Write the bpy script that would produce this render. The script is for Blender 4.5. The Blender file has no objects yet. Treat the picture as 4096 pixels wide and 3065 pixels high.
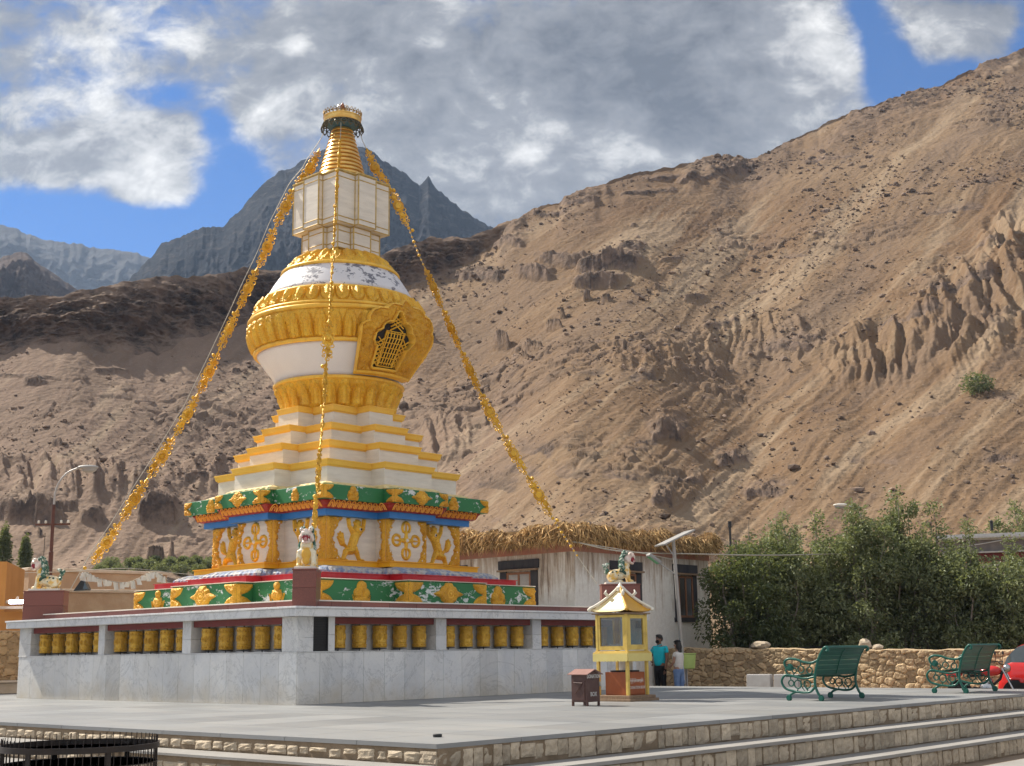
import bpy, bmesh, math, random
import numpy as np
from mathutils import Vector, Matrix, noise as mnoise
random.seed(7); RNG = np.random.default_rng(11)
S = bpy.context.scene; COL = S.collection
PI = math.pi

# ------------------------------------------------------------------ camera
CAM = np.array([-16.665, -20.767, 0.971])
F_PX = 5231.63
_c = np.array([2048., 1532.5])
def _ray(p):
    v = np.array([p[0]-_c[0], -(p[1]-_c[1]), -F_PX]); return v/np.linalg.norm(v)
_X = _ray((6864., 2538.)); _Y = _ray((-3877., 2691.)); _Y = _Y-_X*np.dot(_X, _Y); _Y /= np.linalg.norm(_Y)
_Z = np.cross(_X, _Y); ROT = np.stack([_X, _Y, _Z])
FWD = ROT @ np.array([0, 0, -1.])
def wray(p): return ROT @ _ray(p)
def at_depth(p, D):
    d = wray(p); return CAM + d*D/np.dot(d, FWD)
def at_depth22(x, y, D): return at_depth((x*1.8517, y*1.852), D)
cd = bpy.data.cameras.new('camera'); co = bpy.data.objects.new('camera', cd); COL.objects.link(co)
cd.sensor_width = 36; cd.sensor_fit = 'HORIZONTAL'; cd.lens = F_PX/4096*36; cd.clip_end = 30000; cd.clip_start = .1
M4 = Matrix.Identity(4)
for i in range(3):
    for j in range(3): M4[i][j] = float(ROT[i, j])
    M4[i][3] = float(CAM[i])
co.matrix_world = M4; S.camera = co

# ------------------------------------------------------------------ materials
def node_mat(name):
    m = bpy.data.materials.new(name); m.use_nodes = True
    nt = m.node_tree; b = nt.nodes['Principled BSDF']
    return m, nt, b
def nd(nt, t, **kw):
    n = nt.nodes.new(t)
    for k, v in kw.items():
        if k in n.inputs: n.inputs[k].default_value = v
        else: setattr(n, k, v)
    return n
def mixc(nt, fac, a, b, mode='MIX'):
    n = nt.nodes.new('ShaderNodeMix'); n.data_type = 'RGBA'; n.blend_type = mode
    for sock, v in ((n.inputs[0], fac), (n.inputs[6], a), (n.inputs[7], b)):
        if hasattr(v, 'is_linked') or isinstance(v, bpy.types.NodeSocket): nt.links.new(v, sock)
        elif isinstance(v, (tuple, list)): sock.default_value = (*v[:3], 1)
        else: sock.default_value = v
    return n.outputs[2]
def ramp(nt, src, a, b):
    n = nt.nodes.new('ShaderNodeMapRange'); n.inputs[1].default_value = a; n.inputs[2].default_value = b
    n.clamp = True; nt.links.new(src, n.inputs[0]); return n.outputs[0]
def math_n(nt, op, a, b=0., c=None):
    n = nt.nodes.new('ShaderNodeMath'); n.operation = op
    for i, v in enumerate((a, b) if c is None else (a, b, c)):
        if isinstance(v, bpy.types.NodeSocket): nt.links.new(v, n.inputs[i])
        else: n.inputs[i].default_value = v
    return n.outputs[0]
def coords(nt, scale=(1, 1, 1), world=True):
    if world:
        g = nt.nodes.new('ShaderNodeNewGeometry'); o = g.outputs['Position']
    else:
        g = nt.nodes.new('ShaderNodeTexCoord'); o = g.outputs['Object']
    mp = nt.nodes.new('ShaderNodeMapping'); mp.inputs['Scale'].default_value = scale
    nt.links.new(o, mp.inputs[0]); return mp.outputs[0]
def noise_n(nt, vec, scale, detail=5, rough=.6, dist=0.):
    n = nd(nt, 'ShaderNodeTexNoise', Scale=scale, Detail=detail, Roughness=rough, Distortion=dist)
    nt.links.new(vec, n.inputs['Vector']); return n.outputs['Fac']
def vor_n(nt, vec, scale, feature='F1', out='Distance'):
    n = nt.nodes.new('ShaderNodeTexVoronoi'); n.feature = feature; n.inputs['Scale'].default_value = scale
    nt.links.new(vec, n.inputs['Vector']); return n.outputs[out]
def bump_n(nt, b, h, strength=.4, dist=.02):
    n = nt.nodes.new('ShaderNodeBump'); n.inputs['Strength'].default_value = strength; n.inputs['Distance'].default_value = dist
    nt.links.new(h, n.inputs['Height']); nt.links.new(n.outputs[0], b.inputs['Normal'])
def smat(name, col, col2=None, rough=.6, metal=0., scale=3., tint=.0, bump=0., bscale=30., dirt=None, dirt_amt=.3, dscale=1.5, world=True, vscale=(1, 1, 1), spec=.4, lo=.35, hi=.65):
    """general worn surface: two mottled tones, optional per-face tint, dirt patches and a fine bump"""
    m, nt, b = node_mat(name)
    v = coords(nt, vscale, world)
    col2 = col2 or tuple(c*.8 for c in col)
    f = ramp(nt, noise_n(nt, v, scale), lo, hi)
    c = mixc(nt, f, col, col2)
    if dirt:
        f2 = ramp(nt, noise_n(nt, v, dscale, 8, .68), .5, .72)
        c = mixc(nt, math_n(nt, 'MULTIPLY', f2, dirt_amt), c, dirt)
    if tint:
        a = nt.nodes.new('ShaderNodeAttribute'); a.attribute_name = 'tint'
        k = math_n(nt, 'MULTIPLY_ADD', a.outputs['Fac'], tint*2, 1-tint)
        comb = nt.nodes.new('ShaderNodeCombineColor')
        for i in range(3): nt.links.new(k, comb.inputs[i])
        c = mixc(nt, 1., c, comb.outputs[0], 'MULTIPLY')
    nt.links.new(c, b.inputs['Base Color'])
    b.inputs['Roughness'].default_value = rough; b.inputs['Metallic'].default_value = metal
    b.inputs['Specular IOR Level'].default_value = spec
    if bump: bump_n(nt, b, noise_n(nt, v, bscale, 6, .65), bump, .03)
    return m

# ------------------------------------------------------------------ mesh builder
def V(*a): return np.array(a, float)
class MB:
    def __init__(s): s.v = []; s.f = []; s.t = []; s.m = []; s.n = 0
    def add(s, verts, faces, tint=.5, mi=0):
        verts = np.asarray(verts, float).reshape(-1, 3); s.v.append(verts); n = s.n
        ts = tint if hasattr(tint, '__len__') else [tint]*len(faces)
        for f, t in zip(faces, ts): s.f.append([i+n for i in f]); s.t.append(t); s.m.append(mi)
        s.n += len(verts); return s
    def box(s, lo, hi, tint=.5, mi=0, M=None, jit=0., cham=0.):
        x0, y0, z0 = lo; x1, y1, z1 = hi
        p = np.array([(x, y, z) for z in (z0, z1) for y in (y0, y1) for x in (x0, x1)], float)
        if jit: p = p+RNG.uniform(-jit, jit, p.shape)
        if M is not None: p = xf(p, M)
        return s.add(p, [(0, 2, 3, 1), (4, 5, 7, 6), (0, 1, 5, 4), (2, 6, 7, 3), (0, 4, 6, 2), (1, 3, 7, 5)], tint, mi)
    def prism(s, poly, z0, z1, tint=.5, mi=0, M=None, top=None):
        n = len(poly); top = top if top is not None else poly
        p = np.array([(x, y, z0) for x, y in poly]+[(x, y, z1) for x, y in top], float)
        if M is not None: p = xf(p, M)
        f = [(i, (i+1) % n, n+(i+1) % n, n+i) for i in range(n)]+[tuple(range(n-1, -1, -1)), tuple(range(n, 2*n))]
        return s.add(p, f, tint, mi)
    def tube(s, path, r, n=8, tint=.5, mi=0, cap=True, squash=None):
        path = np.asarray(path, float); k = len(path); rs = r if hasattr(r, '__len__') else [r]*k
        vs = []; up = None
        for i in range(k):
            t = path[min(i+1, k-1)]-path[max(i-1, 0)]; t = t/(np.linalg.norm(t)+1e-12)
            if up is None:
                up = V(0, 0, 1) if abs(t[2]) < .9 else V(1, 0, 0)
            a = np.cross(t, up); a /= np.linalg.norm(a)+1e-12; up2 = np.cross(a, t); up = up2
            for j in range(n):
                th = 2*PI*j/n; vs.append(path[i]+rs[i]*(math.cos(th)*a+math.sin(th)*up2*(squash or 1)))
        f = [(i*n+j, i*n+(j+1) % n, (i+1)*n+(j+1) % n, (i+1)*n+j) for i in range(k-1) for j in range(n)]
        if cap: f += [tuple(range(n-1, -1, -1)), tuple(range((k-1)*n, k*n))]
        return s.add(vs, f, tint, mi)
    def lathe(s, prof, n=32, c=(0, 0, 0), tint=.5, mi=0, a0=0., a1=2*PI, M=None):
        full = abs(a1-a0-2*PI) < 1e-6; m = n if full else n+1
        an = a0+(a1-a0)*np.arange(m)/n; vs = []
        for r, z in prof: vs += [(c[0]+r*math.cos(a), c[1]+r*math.sin(a), c[2]+z) for a in an]
        f = []
        for i in range(len(prof)-1):
            for j in range(n):
                j2 = (j+1) % m; f.append((i*m+j, i*m+j2, (i+1)*m+j2, (i+1)*m+j))
        if full:
            if prof[0][0] > 1e-4: f.append(tuple(range(m-1, -1, -1)))
            if prof[-1][0] > 1e-4: f.append(tuple(range((len(prof)-1)*m, len(prof)*m)))
        vs = np.array(vs)
        if M is not None: vs = xf(vs, M)
        return s.add(vs, f, tint, mi)
    def ell(s, c, r, n=12, m=8, tint=.5, mi=0, M=None):
        r = r if hasattr(r, '__len__') else (r, r, r)
        vs = [(0, 0, -1)]
        for i in range(1, m):
            ph = -PI/2+PI*i/m
            vs += [(math.cos(ph)*math.cos(2*PI*j/n), math.cos(ph)*math.sin(2*PI*j/n), math.sin(ph)) for j in range(n)]
        vs.append((0, 0, 1)); vs = np.array(vs)*np.array(r)
        if M is not None: vs = xf(vs, M)
        vs = vs+np.array(c); L = len(vs)-1
        f = [(0, 1+(j+1) % n, 1+j) for j in range(n)]
        for i in range(m-2): f += [(1+i*n+j, 1+i*n+(j+1) % n, 1+(i+1)*n+(j+1) % n, 1+(i+1)*n+j) for j in range(n)]
        f += [(L, 1+(m-2)*n+j, 1+(m-2)*n+(j+1) % n) for j in range(n)]
        return s.add(vs, f, tint, mi)
    def grid(s, P, tint=.5, mi=0, closed=False):
        P = np.asarray(P); a, b = P.shape[:2]; idx = np.arange(a*b).reshape(a, b)
        if closed: idx = np.concatenate([idx, idx[:, :1]], 1)
        q = np.stack([idx[:-1, :-1], idx[:-1, 1:], idx[1:, 1:], idx[1:, :-1]], -1).reshape(-1, 4)
        return s.add(P.reshape(-1, 3), q.tolist(), tint, mi)
    def text(s, txt, size, M, depth=.003, tint=.5, mi=0, align='CENTER', sx=1.):
        cu = bpy.data.curves.new('t', 'FONT'); cu.body = txt; cu.size = size; cu.align_x = align; cu.extrude = depth; cu.resolution_u = 2
        ob = bpy.data.objects.new('t', cu); me = ob.to_mesh()
        p = np.array([v.co[:] for v in me.vertices]); p = p.reshape(-1, 3); f = [tuple(pl.vertices) for pl in me.polygons]
        ob.to_mesh_clear(); bpy.data.objects.remove(ob); bpy.data.curves.remove(cu)
        if len(p): p[:, 0] *= sx; s.add(xf(p, M), f, tint, mi)
        return s
    def build(s, name, mats, parent=None, smooth=None, world=True, bevel=0., origin=None):
        """link as ONE mesh object; coordinates are world ones (world=True) or local to the parent"""
        P = np.concatenate(s.v) if s.v else np.zeros((0, 3))
        off = np.zeros(3)
        if parent is not None and world: off = WLOC[parent.name]
        elif parent is None and origin is not None: off = np.asarray(origin, float)
        me = bpy.data.meshes.new(name); me.from_pydata((P-off).tolist(), [], s.f)
        ms = mats if isinstance(mats, (list, tuple)) else [mats]
        for m in ms: me.materials.append(m)
        if len(ms) > 1: me.polygons.foreach_set('material_index', s.m)
        at = me.attributes.new('tint', 'FLOAT', 'FACE'); at.data.foreach_set('value', np.array(s.t, float))
        me.validate(); me.update()
        if smooth is not None:
            me.polygons.foreach_set('use_smooth', [True]*len(me.polygons))
            if smooth < 180: me.set_sharp_from_angle(angle=math.radians(smooth))
        o = bpy.data.objects.new(name, me); COL.objects.link(o)
        if parent is not None: o.parent = parent; WLOC[o.name] = off.copy()
        else: o.location = off; WLOC[o.name] = off.copy()
        if bevel:
            bv = o.modifiers.new('bevel', 'BEVEL'); bv.width = bevel; bv.segments = 2; bv.limit_method = 'ANGLE'; bv.angle_limit = math.radians(40)
        return o
WLOC = {}
def xf(p, M):
    M = np.array(M, float); return p @ M[:3, :3].T + M[:3, 3]
def TR(loc=(0, 0, 0), rz=0., rx=0., ry=0., sc=1.):
    return np.array(Matrix.Translation(loc) @ Matrix.Rotation(rz, 4, 'Z') @ Matrix.Rotation(ry, 4, 'Y') @ Matrix.Rotation(rx, 4, 'X') @ Matrix.Scale(sc, 4))
def frameM(o, ux, uy):
    ux = np.asarray(ux, float); uy = np.asarray(uy, float); M = np.eye(4); M[:3, 0] = ux; M[:3, 1] = uy; M[:3, 2] = np.cross(ux, uy); M[:3, 3] = o; return M
def tag(o, label=None, cat=None, group=None, kind=None):
    if label: o['label'] = label
    if cat: o['category'] = cat
    if group: o['group'] = group
    if kind: o['kind'] = kind
    return o
def thing(name, label, cat, loc=(0, 0, 0), rz=0., group=None, sc=1.):
    o = bpy.data.objects.new(name, None); COL.objects.link(o); o.location = [float(x) for x in loc]; o.rotation_euler = (0, 0, rz); o.scale = (sc,)*3
    o.empty_display_size = .2
    WLOC[o.name] = np.asarray(loc, float); return tag(o, label, cat, group)
def dup(o, parent=None):
    c = o.copy(); COL.objects.link(c)
    if parent is not None: c.parent = parent
    WLOC[c.name] = WLOC.get(o.name, np.zeros(3))
    for ch in list(o.children): dup(ch, c)
    return c
def struct(name, mb, m, **kw):
    o = mb.build(name, m, **kw); o['kind'] = 'structure'; return o
def evaluated(o):
    """apply the modifiers of o into its mesh"""
    bpy.context.view_layer.update()
    dg = bpy.context.evaluated_depsgraph_get(); me = bpy.data.meshes.new_from_object(o.evaluated_get(dg)); old = o.data
    o.modifiers.clear(); o.data = me; bpy.data.meshes.remove(old); return o

# ------------------------------------------------------------------ numpy noise
_perm = RNG.permutation(512); _perm = np.concatenate([_perm, _perm, _perm])
_gr = RNG.normal(size=(512, 3)); _gr /= np.linalg.norm(_gr, axis=1)[:, None]
def perlin(x, y, z=0.):
    x = np.asarray(x, float); y = np.asarray(y, float)+0*x; z = np.asarray(z, float)+0*x
    xi = np.floor(x).astype(int); yi = np.floor(y).astype(int); zi = np.floor(z).astype(int)
    xf_, yf, zf = x-xi, y-yi, z-zi
    fade = lambda t: t*t*t*(t*(t*6-15)+10)
    u, v, w = fade(xf_), fade(yf), fade(zf); r = 0
    for a in (0, 1):
        for b in (0, 1):
            for c in (0, 1):
                h = _perm[(_perm[(_perm[(xi+a) & 511]+(yi+b)) & 511]+(zi+c)) & 511]; g = _gr[h % 512]
                d = g[..., 0]*(xf_-a)+g[..., 1]*(yf-b)+g[..., 2]*(zf-c)
                r = r+d*(u if a else 1-u)*(v if b else 1-v)*(w if c else 1-w)
    return r*1.5
def fbm(x, y, z=0., o=5, g=.5, l=2.03):
    s = 0; a = 1.
    for i in range(o): s = s+a*perlin(x, y, z+i*7.3); x = x*l; y = y*l; z = z*l; a *= g
    return s
def ridged(x, y, z=0., o=5, g=.5, l=2.1):
    s = 0; a = 1.
    for i in range(o): s = s+a*(1-2*np.abs(perlin(x, y, z+i*5.1))); x = x*l; y = y*l; z = z*l; a *= g
    return s
def sstep(a, b, x):
    t = np.clip((x-a)/(b-a), 0, 1); return t*t*(3-2*t)
def worley(x, y, seed=0, aspect=1.):
    """F1, F2, cell id of jittered cells"""
    x = np.asarray(x, float); y = np.asarray(y, float); xi = np.floor(x).astype(int); yi = np.floor(y).astype(int)
    f1 = np.full(x.shape, 9.); f2 = np.full(x.shape, 9.); cid = np.zeros(x.shape)
    for a in (-1, 0, 1):
        for b in (-1, 0, 1):
            h = _perm[(_perm[(xi+a+seed) & 511]+yi+b) & 511]; px = xi+a+.1+.8*((h*37 % 512)/512.); py = yi+b+.1+.8*((h*91 % 512)/512.)
            d = np.hypot(px-x, py-y); n = d < f1
            f2 = np.where(n, f1, np.minimum(f2, d)); cid = np.where(n, (h*53 % 512)/512., cid); f1 = np.where(n, d, f1)
    return f1, f2, cid
# ------------------------------------------------------------------ 2-D outlines (signed distances) and raised reliefs
def sd_c(X, Y, x, y, r): return np.hypot(X-x, Y-y)-r
def sd_e(X, Y, x, y, rx, ry, an=0.):
    c, s_ = math.cos(an), math.sin(an); dx, dy = X-x, Y-y; a = (dx*c+dy*s_)/rx; b = (-dx*s_+dy*c)/ry
    return (np.hypot(a, b)-1)*min(rx, ry)
def sd_cap(X, Y, p, q, r0, r1=None):
    r1 = r0 if r1 is None else r1; px, py = X-p[0], Y-p[1]; bx, by = q[0]-p[0], q[1]-p[1]
    h = np.clip((px*bx+py*by)/(bx*bx+by*by+1e-9), 0, 1); return np.hypot(px-bx*h, py-by*h)-(r0+(r1-r0)*h)
def sd_box(X, Y, x0, x1, y0, y1):
    dx = np.maximum(x0-X, X-x1); dy = np.maximum(y0-Y, Y-y1); return np.hypot(np.maximum(dx, 0), np.maximum(dy, 0))+np.minimum(np.maximum(dx, dy), 0)
def U(*a):
    r = a[0]
    for b in a[1:]: r = np.minimum(r, b)
    return r
def relief(mb, sdf, bbox, res, hfun, place, tint=.5, mi=0):
    """a raised plate: every grid cell inside the outline, its rim snapped onto the outline and sunk into the wall"""
    x0, x1, y0, y1 = bbox; nx = max(2, int((x1-x0)/res)); ny = max(2, int((y1-y0)/res))
    X, Y = np.meshgrid(np.linspace(x0, x1, nx+1), np.linspace(y0, y1, ny+1)); d = sdf(X, Y)
    e = res*.2; gx = (sdf(X+e, Y)-sdf(X-e, Y))/(2*e); gy = (sdf(X, Y+e)-sdf(X, Y-e))/(2*e)
    keep = (d[:-1, :-1]+d[1:, :-1]+d[:-1, 1:]+d[1:, 1:])/4 < 0
    if not keep.any(): return mb
    cnt = np.zeros(d.shape, int); kk = keep.astype(int)
    cnt[:-1, :-1] += kk; cnt[1:, :-1] += kk; cnt[:-1, 1:] += kk; cnt[1:, 1:] += kk
    rim = (cnt > 0) & (cnt < 4)
    st = np.clip(d, -res, res); X = np.where(rim, X-st*gx, X); Y = np.where(rim, Y-st*gy, Y)
    H = np.where(rim, -.006, hfun(d, X, Y)); P = place(X, Y, H)
    idx = np.arange(d.size).reshape(d.shape); used = cnt.reshape(-1) > 0; new = np.cumsum(used)-1
    q = np.stack([idx[:-1, :-1], idx[:-1, 1:], idx[1:, 1:], idx[1:, :-1]], -1)[keep]
    return mb.add(P.reshape(-1, 3)[used], new[q].tolist(), tint, mi)
def dome_h(top, slope=1., ns=0., nsc=20.):
    def h(d, X, Y):
        r = np.minimum(top, -d*slope+.3*top)
        if ns: r = r+ns*np.abs(perlin(X*nsc, Y*nsc, 3.3))*np.minimum(1, -d/.03)
        return r
    return h
# ------------------------------------------------------------------ sun, sky, clouds
SUN_TO = V(-.15, .95, 1.0)
sl = bpy.data.lights.new('sun', 'SUN'); sl.energy = 4.7; sl.angle = math.radians(.5); sl.color = (1., .93, .82)
so = bpy.data.objects.new('sun', sl); COL.objects.link(so)
so.rotation_euler = Vector((-SUN_TO).tolist()).to_track_quat('-Z', 'Y').to_euler(); so.location = (0, 0, 60)
FH = V(FWD[0], FWD[1], 0); FH /= np.linalg.norm(FH); RH = V(FH[1], -FH[0], 0)
def ae(x, y):
    d = wray((x*1.8517, y*1.852)); return math.atan2(d@RH, d@FH), d[2]/math.hypot(d[0], d[1])
def uv(x, y):
    d = wray((x*1.8517, y*1.852)); return d@RH/(d@FH), d[2]/(d@FH)
w = bpy.data.worlds.new('World'); S.world = w; w.use_nodes = True; nt = w.node_tree; bg = nt.nodes['Background']
sky = nd(nt, 'ShaderNodeTexSky'); sky.sky_type = 'NISHITA'; sky.sun_disc = False
sky.sun_elevation = math.radians(46); sky.sun_rotation = math.atan2(SUN_TO[0], SUN_TO[1]); sky.altitude = 3200; sky.air_density = 1.0; sky.dust_density = .3; sky.ozone_density = 2.5
tc = nt.nodes.new('ShaderNodeTexCoord'); D = tc.outputs['Generated']
def dotv(v):
    n = nt.nodes.new('ShaderNodeVectorMath'); n.operation = 'DOT_PRODUCT'; nt.links.new(D, n.inputs[0]); n.inputs[1].default_value = [float(c) for c in v]; return n.outputs['Value']
df = math_n(nt, 'MAXIMUM', dotv(FH), .22)
cu_ = math_n(nt, 'DIVIDE', dotv(RH), df); cv_ = math_n(nt, 'DIVIDE', dotv((0, 0, 1)), df)
cxyz = nt.nodes.new('ShaderNodeCombineXYZ'); nt.links.new(cu_, cxyz.inputs[0]); nt.links.new(cv_, cxyz.inputs[1])
cmap = nt.nodes.new('ShaderNodeMapping'); cmap.inputs['Scale'].default_value = (1., 1.35, 1.); nt.links.new(cxyz.outputs[0], cmap.inputs[0]); CV = cmap.outputs[0]
def blob(acc, x, y, sx, sy, amp):
    u0, v0 = uv(x, y); a = math_n(nt, 'MULTIPLY', math_n(nt, 'SUBTRACT', cu_, u0), 2825/sx); b = math_n(nt, 'MULTIPLY', math_n(nt, 'SUBTRACT', cv_, v0), 2825/sy)
    r2 = math_n(nt, 'MULTIPLY_ADD', a, a, math_n(nt, 'MULTIPLY', b, b))
    g = math_n(nt, 'POWER', 2.718, math_n(nt, 'MULTIPLY', r2, -1.)); return math_n(nt, 'MULTIPLY_ADD', g, amp, acc)
n_big = noise_n(nt, CV, 7.5, 9, .62, .25); n_fine = noise_n(nt, CV, 26., 8, .66, .3)
nn_ = math_n(nt, 'MULTIPLY_ADD', n_fine, .6, math_n(nt, 'MULTIPLY', n_big, .95))
cov = math_n(nt, 'MULTIPLY_ADD', nn_, 1.3, -.27)
for b in [(60, 510, 340, 84, -1.0), (330, 535, 270, 80, -.95), (515, 400, 70, 120, -.95), (470, 275, 38, 50, -.5), (375, 200, 75, 36, -.45), (-60, 420, 90, 40, -.3), (250, 340, 60, 26, -.2), (455, 470, 50, 50, -.4),
          (315, 395, 95, 75, .62), (70, 350, 140, 70, .35), (200, 300, 160, 90, .2), (560, 260, 70, 110, .4),
          (1915, 150, 60, 120, -.8), (1865, 30, 40, 70, -.55), (2090, 165, 150, 46, -.75), (2215, 90, 40, 80, -.6), (1990, 225, 60, 40, -.5), (2060, 50, 110, 55, .35), (2170, 40, 60, 40, .25),
          (1200, 250, 500, 260, .35), (1600, 120, 300, 180, .3), (800, 120, 420, 160, .25), (1500, 330, 260, 60, .25)]: cov = blob(cov, *b)
alpha = ramp(nt, cov, .38, .90); alpha.node.interpolation_type = 'SMOOTHSTEP'
# cloud brightness: bright rims and sunlit gaps, slate-grey bellies
bel = math_n(nt, 'MULTIPLY_ADD', noise_n(nt, CV, 5.2, 6, .58, .4), 2.1, -.60)
for b in [(1400, 150, 420, 190, -.26), (1000, 130, 260, 120, -.08), (520, 60, 130, 70, -.1), (330, 120, 130, 70, -.06), (1650, 260, 230, 120, -.05), (120, 60, 120, 60, -.14), (760, 380, 160, 60, -.04),
          (640, 98, 36, 30, .5), (1130, 335, 40, 26, .42), (1195, 278, 60, 22, .34), (930, 90, 60, 26, .34), (320, 400, 110, 80, .32), (60, 380, 150, 60, .3), (130, 90, 90, 34, .2), (350, 85, 130, 40, .2),
          (1760, 60, 90, 60, .3), (2060, 60, 130, 60, .36), (240, 265, 260, 60, .14), (830, 210, 120, 40, .12), (560, 260, 80, 90, .2), (1450, 345, 200, 40, .2), (2180, 30, 60, 50, .2), (950, 330, 140, 50, .16)]: bel = blob(bel, *b)
bel = math_n(nt, 'ADD', bel, math_n(nt, 'MULTIPLY', math_n(nt, 'SUBTRACT', n_fine, .5), 1.2))
bel = math_n(nt, 'MULTIPLY_ADD', ramp(nt, dotv(-FH), -.25, .6), 1.0, bel)      # unseen clouds behind the camera brightened, added as fill light
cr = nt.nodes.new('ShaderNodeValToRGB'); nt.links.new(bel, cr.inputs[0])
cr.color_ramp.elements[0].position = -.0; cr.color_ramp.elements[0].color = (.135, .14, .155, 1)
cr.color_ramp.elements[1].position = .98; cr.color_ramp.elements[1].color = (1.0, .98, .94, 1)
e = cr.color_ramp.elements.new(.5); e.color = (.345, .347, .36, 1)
ssc = mixc(nt, 1., sky.outputs[0], (.0155, .049, .080), 'MULTIPLY')
CLOUD_GAIN = .58
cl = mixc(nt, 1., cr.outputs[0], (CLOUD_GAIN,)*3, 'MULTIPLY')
# behind the photographer the clouds are broken ones brightened as fill, no holes placed
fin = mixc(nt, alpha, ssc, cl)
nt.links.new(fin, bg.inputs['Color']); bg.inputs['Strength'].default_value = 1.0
S.view_settings.view_transform = 'Standard'; S.view_settings.look = 'None'; S.view_settings.exposure = .84; S.view_settings.gamma = 1
S.cycles.max_bounces = 8; S.cycles.diffuse_bounces = 4; S.cycles.volume_bounces = 0; S.cycles.transparent_max_bounces = 8
S.cycles.sample_clamp_indirect = 6; S.cycles.use_denoising = True
try: S.cycles.denoiser = 'OPENIMAGEDENOISE'
except Exception: pass

# ------------------------------------------------------------------ mountains
def interp_sil(pts):
    q = sorted(ae(*p) for p in pts); a = np.array(q); return lambda az: np.interp(az, a[:, 0], a[:, 1])
RIDGE = [(-900, 560), (-400, 640), (0, 645), (60, 640), (120, 641), (170, 630), (230, 618), (270, 610), (320, 600), (380, 597), (420, 600), (480, 590), (530, 578), (590, 586), (700, 575), (830, 548), (900, 521), (950, 512), (1000, 515), (1060, 495),
         (1100, 478), (1150, 455), (1200, 437), (1260, 413), (1320, 392), (1380, 372), (1440, 362), (1500, 350), (1550, 339), (1590, 345), (1620, 350), (1660, 325), (1720, 298), (1780, 268), (1840, 242), (1900, 222), (1960, 205), (2010, 190), (2050, 175), (2100, 150), (2150, 130), (2212, 105), (2500, -20), (3000, -120), (3400, -60)]
TALUS = [(-900, 760), (-300, 790), (0, 768), (60, 750), (130, 738), (170, 745), (220, 757), (280, 765), (340, 765), (400, 735), (450, 720), (500, 712), (580, 690), (700, 660), (820, 640), (880, 620), (960, 596), (1030, 560), (1080, 520), (1110, 480), (1150, 460)]
rsil = interp_sil(RIDGE); tsil0 = interp_sil(TALUS)
az_t_end = ae(1110, 480)[0]
def tsil(az): return np.where(az < az_t_end, np.minimum(tsil0(np.minimum(az, az_t_end)), rsil(az)-.002), rsil(az)-.002)
NC = 1280; AZ = np.linspace(math.radians(-33), math.radians(35), NC)
SL = .66; toe_w = 26.
def base_z(r, r0):
    x = (r-r0)/toe_w; return -1.3+SL*toe_w*np.log1p(np.exp(np.clip(x, -30, 30)))*sstep(40, 95, r)
r0c = 118+14*fbm(AZ*5, 0*AZ+3.1, 0, 3)+np.interp(AZ, [-.6, -.2, .05, .4, .6], [26, 20, 0, 4, 10])
e2 = rsil(AZ)+.0022*fbm(AZ*90, 0*AZ+1.7, 0, 4); e1 = np.minimum(tsil(AZ)+.003*fbm(AZ*60, 0*AZ+9.2, 0, 3)*(AZ < az_t_end), e2-.0015)
lo = np.full(NC, 100.); hi = np.full(NC, 900.)
for i in range(50):
    mid = (lo+hi)/2; g = base_z(mid, r0c)-.97-e1*mid; lo = np.where(g < 0, mid, lo); hi = np.where(g < 0, hi, mid)
kw = np.exp(-np.linspace(-2.2, 2.2, 241)**2); kw /= kw.sum(); r1 = np.convolve(np.pad((lo+hi)/2, 120, mode='edge'), kw, mode='valid')
e1s = np.convolve(np.pad(e1, 30, mode='edge'), np.hanning(61)/np.hanning(61).sum(), mode='valid'); z1 = e1*r1+.97; KC = (e1s*r1+.97+1.3)/(base_z(r1, r0c)+1.3)           # the slope of each column is trimmed so its top keeps a smooth line
CS = 1.4; r2 = np.maximum((z1-CS*r1-.97)/(e2-CS), r1+.3); z2 = e2*r2+.97
NA, NB, NDn = 760, 150, 24
ta = np.linspace(0, 1, NA)[:, None]; tb = np.linspace(0, 1, NB+1)[1:, None]; td = np.linspace(0, 1, NDn+1)[1:, None]
Ra = 46+(r1-46)*ta**.9; Za = -1.3+(base_z(Ra, r0c[None])+1.3)*KC+(e1-e1s)*r1*ta**16; Rb = r1+(r2-r1)*tb
tt = tb; Zb = z1+(z2-z1)*tt; Rd = r2+90*td; Zd = z2-55*td-25*td*td
Rr = np.concatenate([Ra, Rb, Rd]); Zr = np.concatenate([Za, Zb, Zd]); AA = np.broadcast_to(AZ, Rr.shape)
Tall = np.concatenate([ta*np.ones(NC), 1+tb*np.ones(NC), 2+td*np.ones(NC)])
Xw = CAM[0]+Rr*(np.cos(AA)*FH[0]+np.sin(AA)*RH[0]); Yw = CAM[1]+Rr*(np.cos(AA)*FH[1]+np.sin(AA)*RH[1])
E0 = (Zr-.97)/Rr
def pxe(x, y): return ae(x, y)
damp = np.where(Tall < 1, np.clip(np.minimum(Tall*4, (1-Tall)*5), 0, 1), 0.)     # keeps toe and top line where they stand
QF = AA-1.05*E0*np.interp(AA, [-.3, .1], [.75, 1.1])
dz = damp*(3.6*fbm(Xw/95, Yw/95, 1., 3)+.55*fbm(Xw/24, Yw/24, 4., 4))
dz += (Tall <= 1)*(.16*fbm(Xw/5, Yw/5, 2., 5, .6)*(1+1.6*sstep(.1, .6, fbm(Xw/45, Yw/45, 14., 3)))+damp*(.26*ridged(QF*30+.5*fbm(Xw/30, Yw/30, 8., 3), E0*7, 3., 4)+.13*ridged(QF*95+.6*fbm(Xw/14, Yw/14, 8., 3), E0*22, 6., 3)))
rock = np.zeros(Rr.shape)
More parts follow.
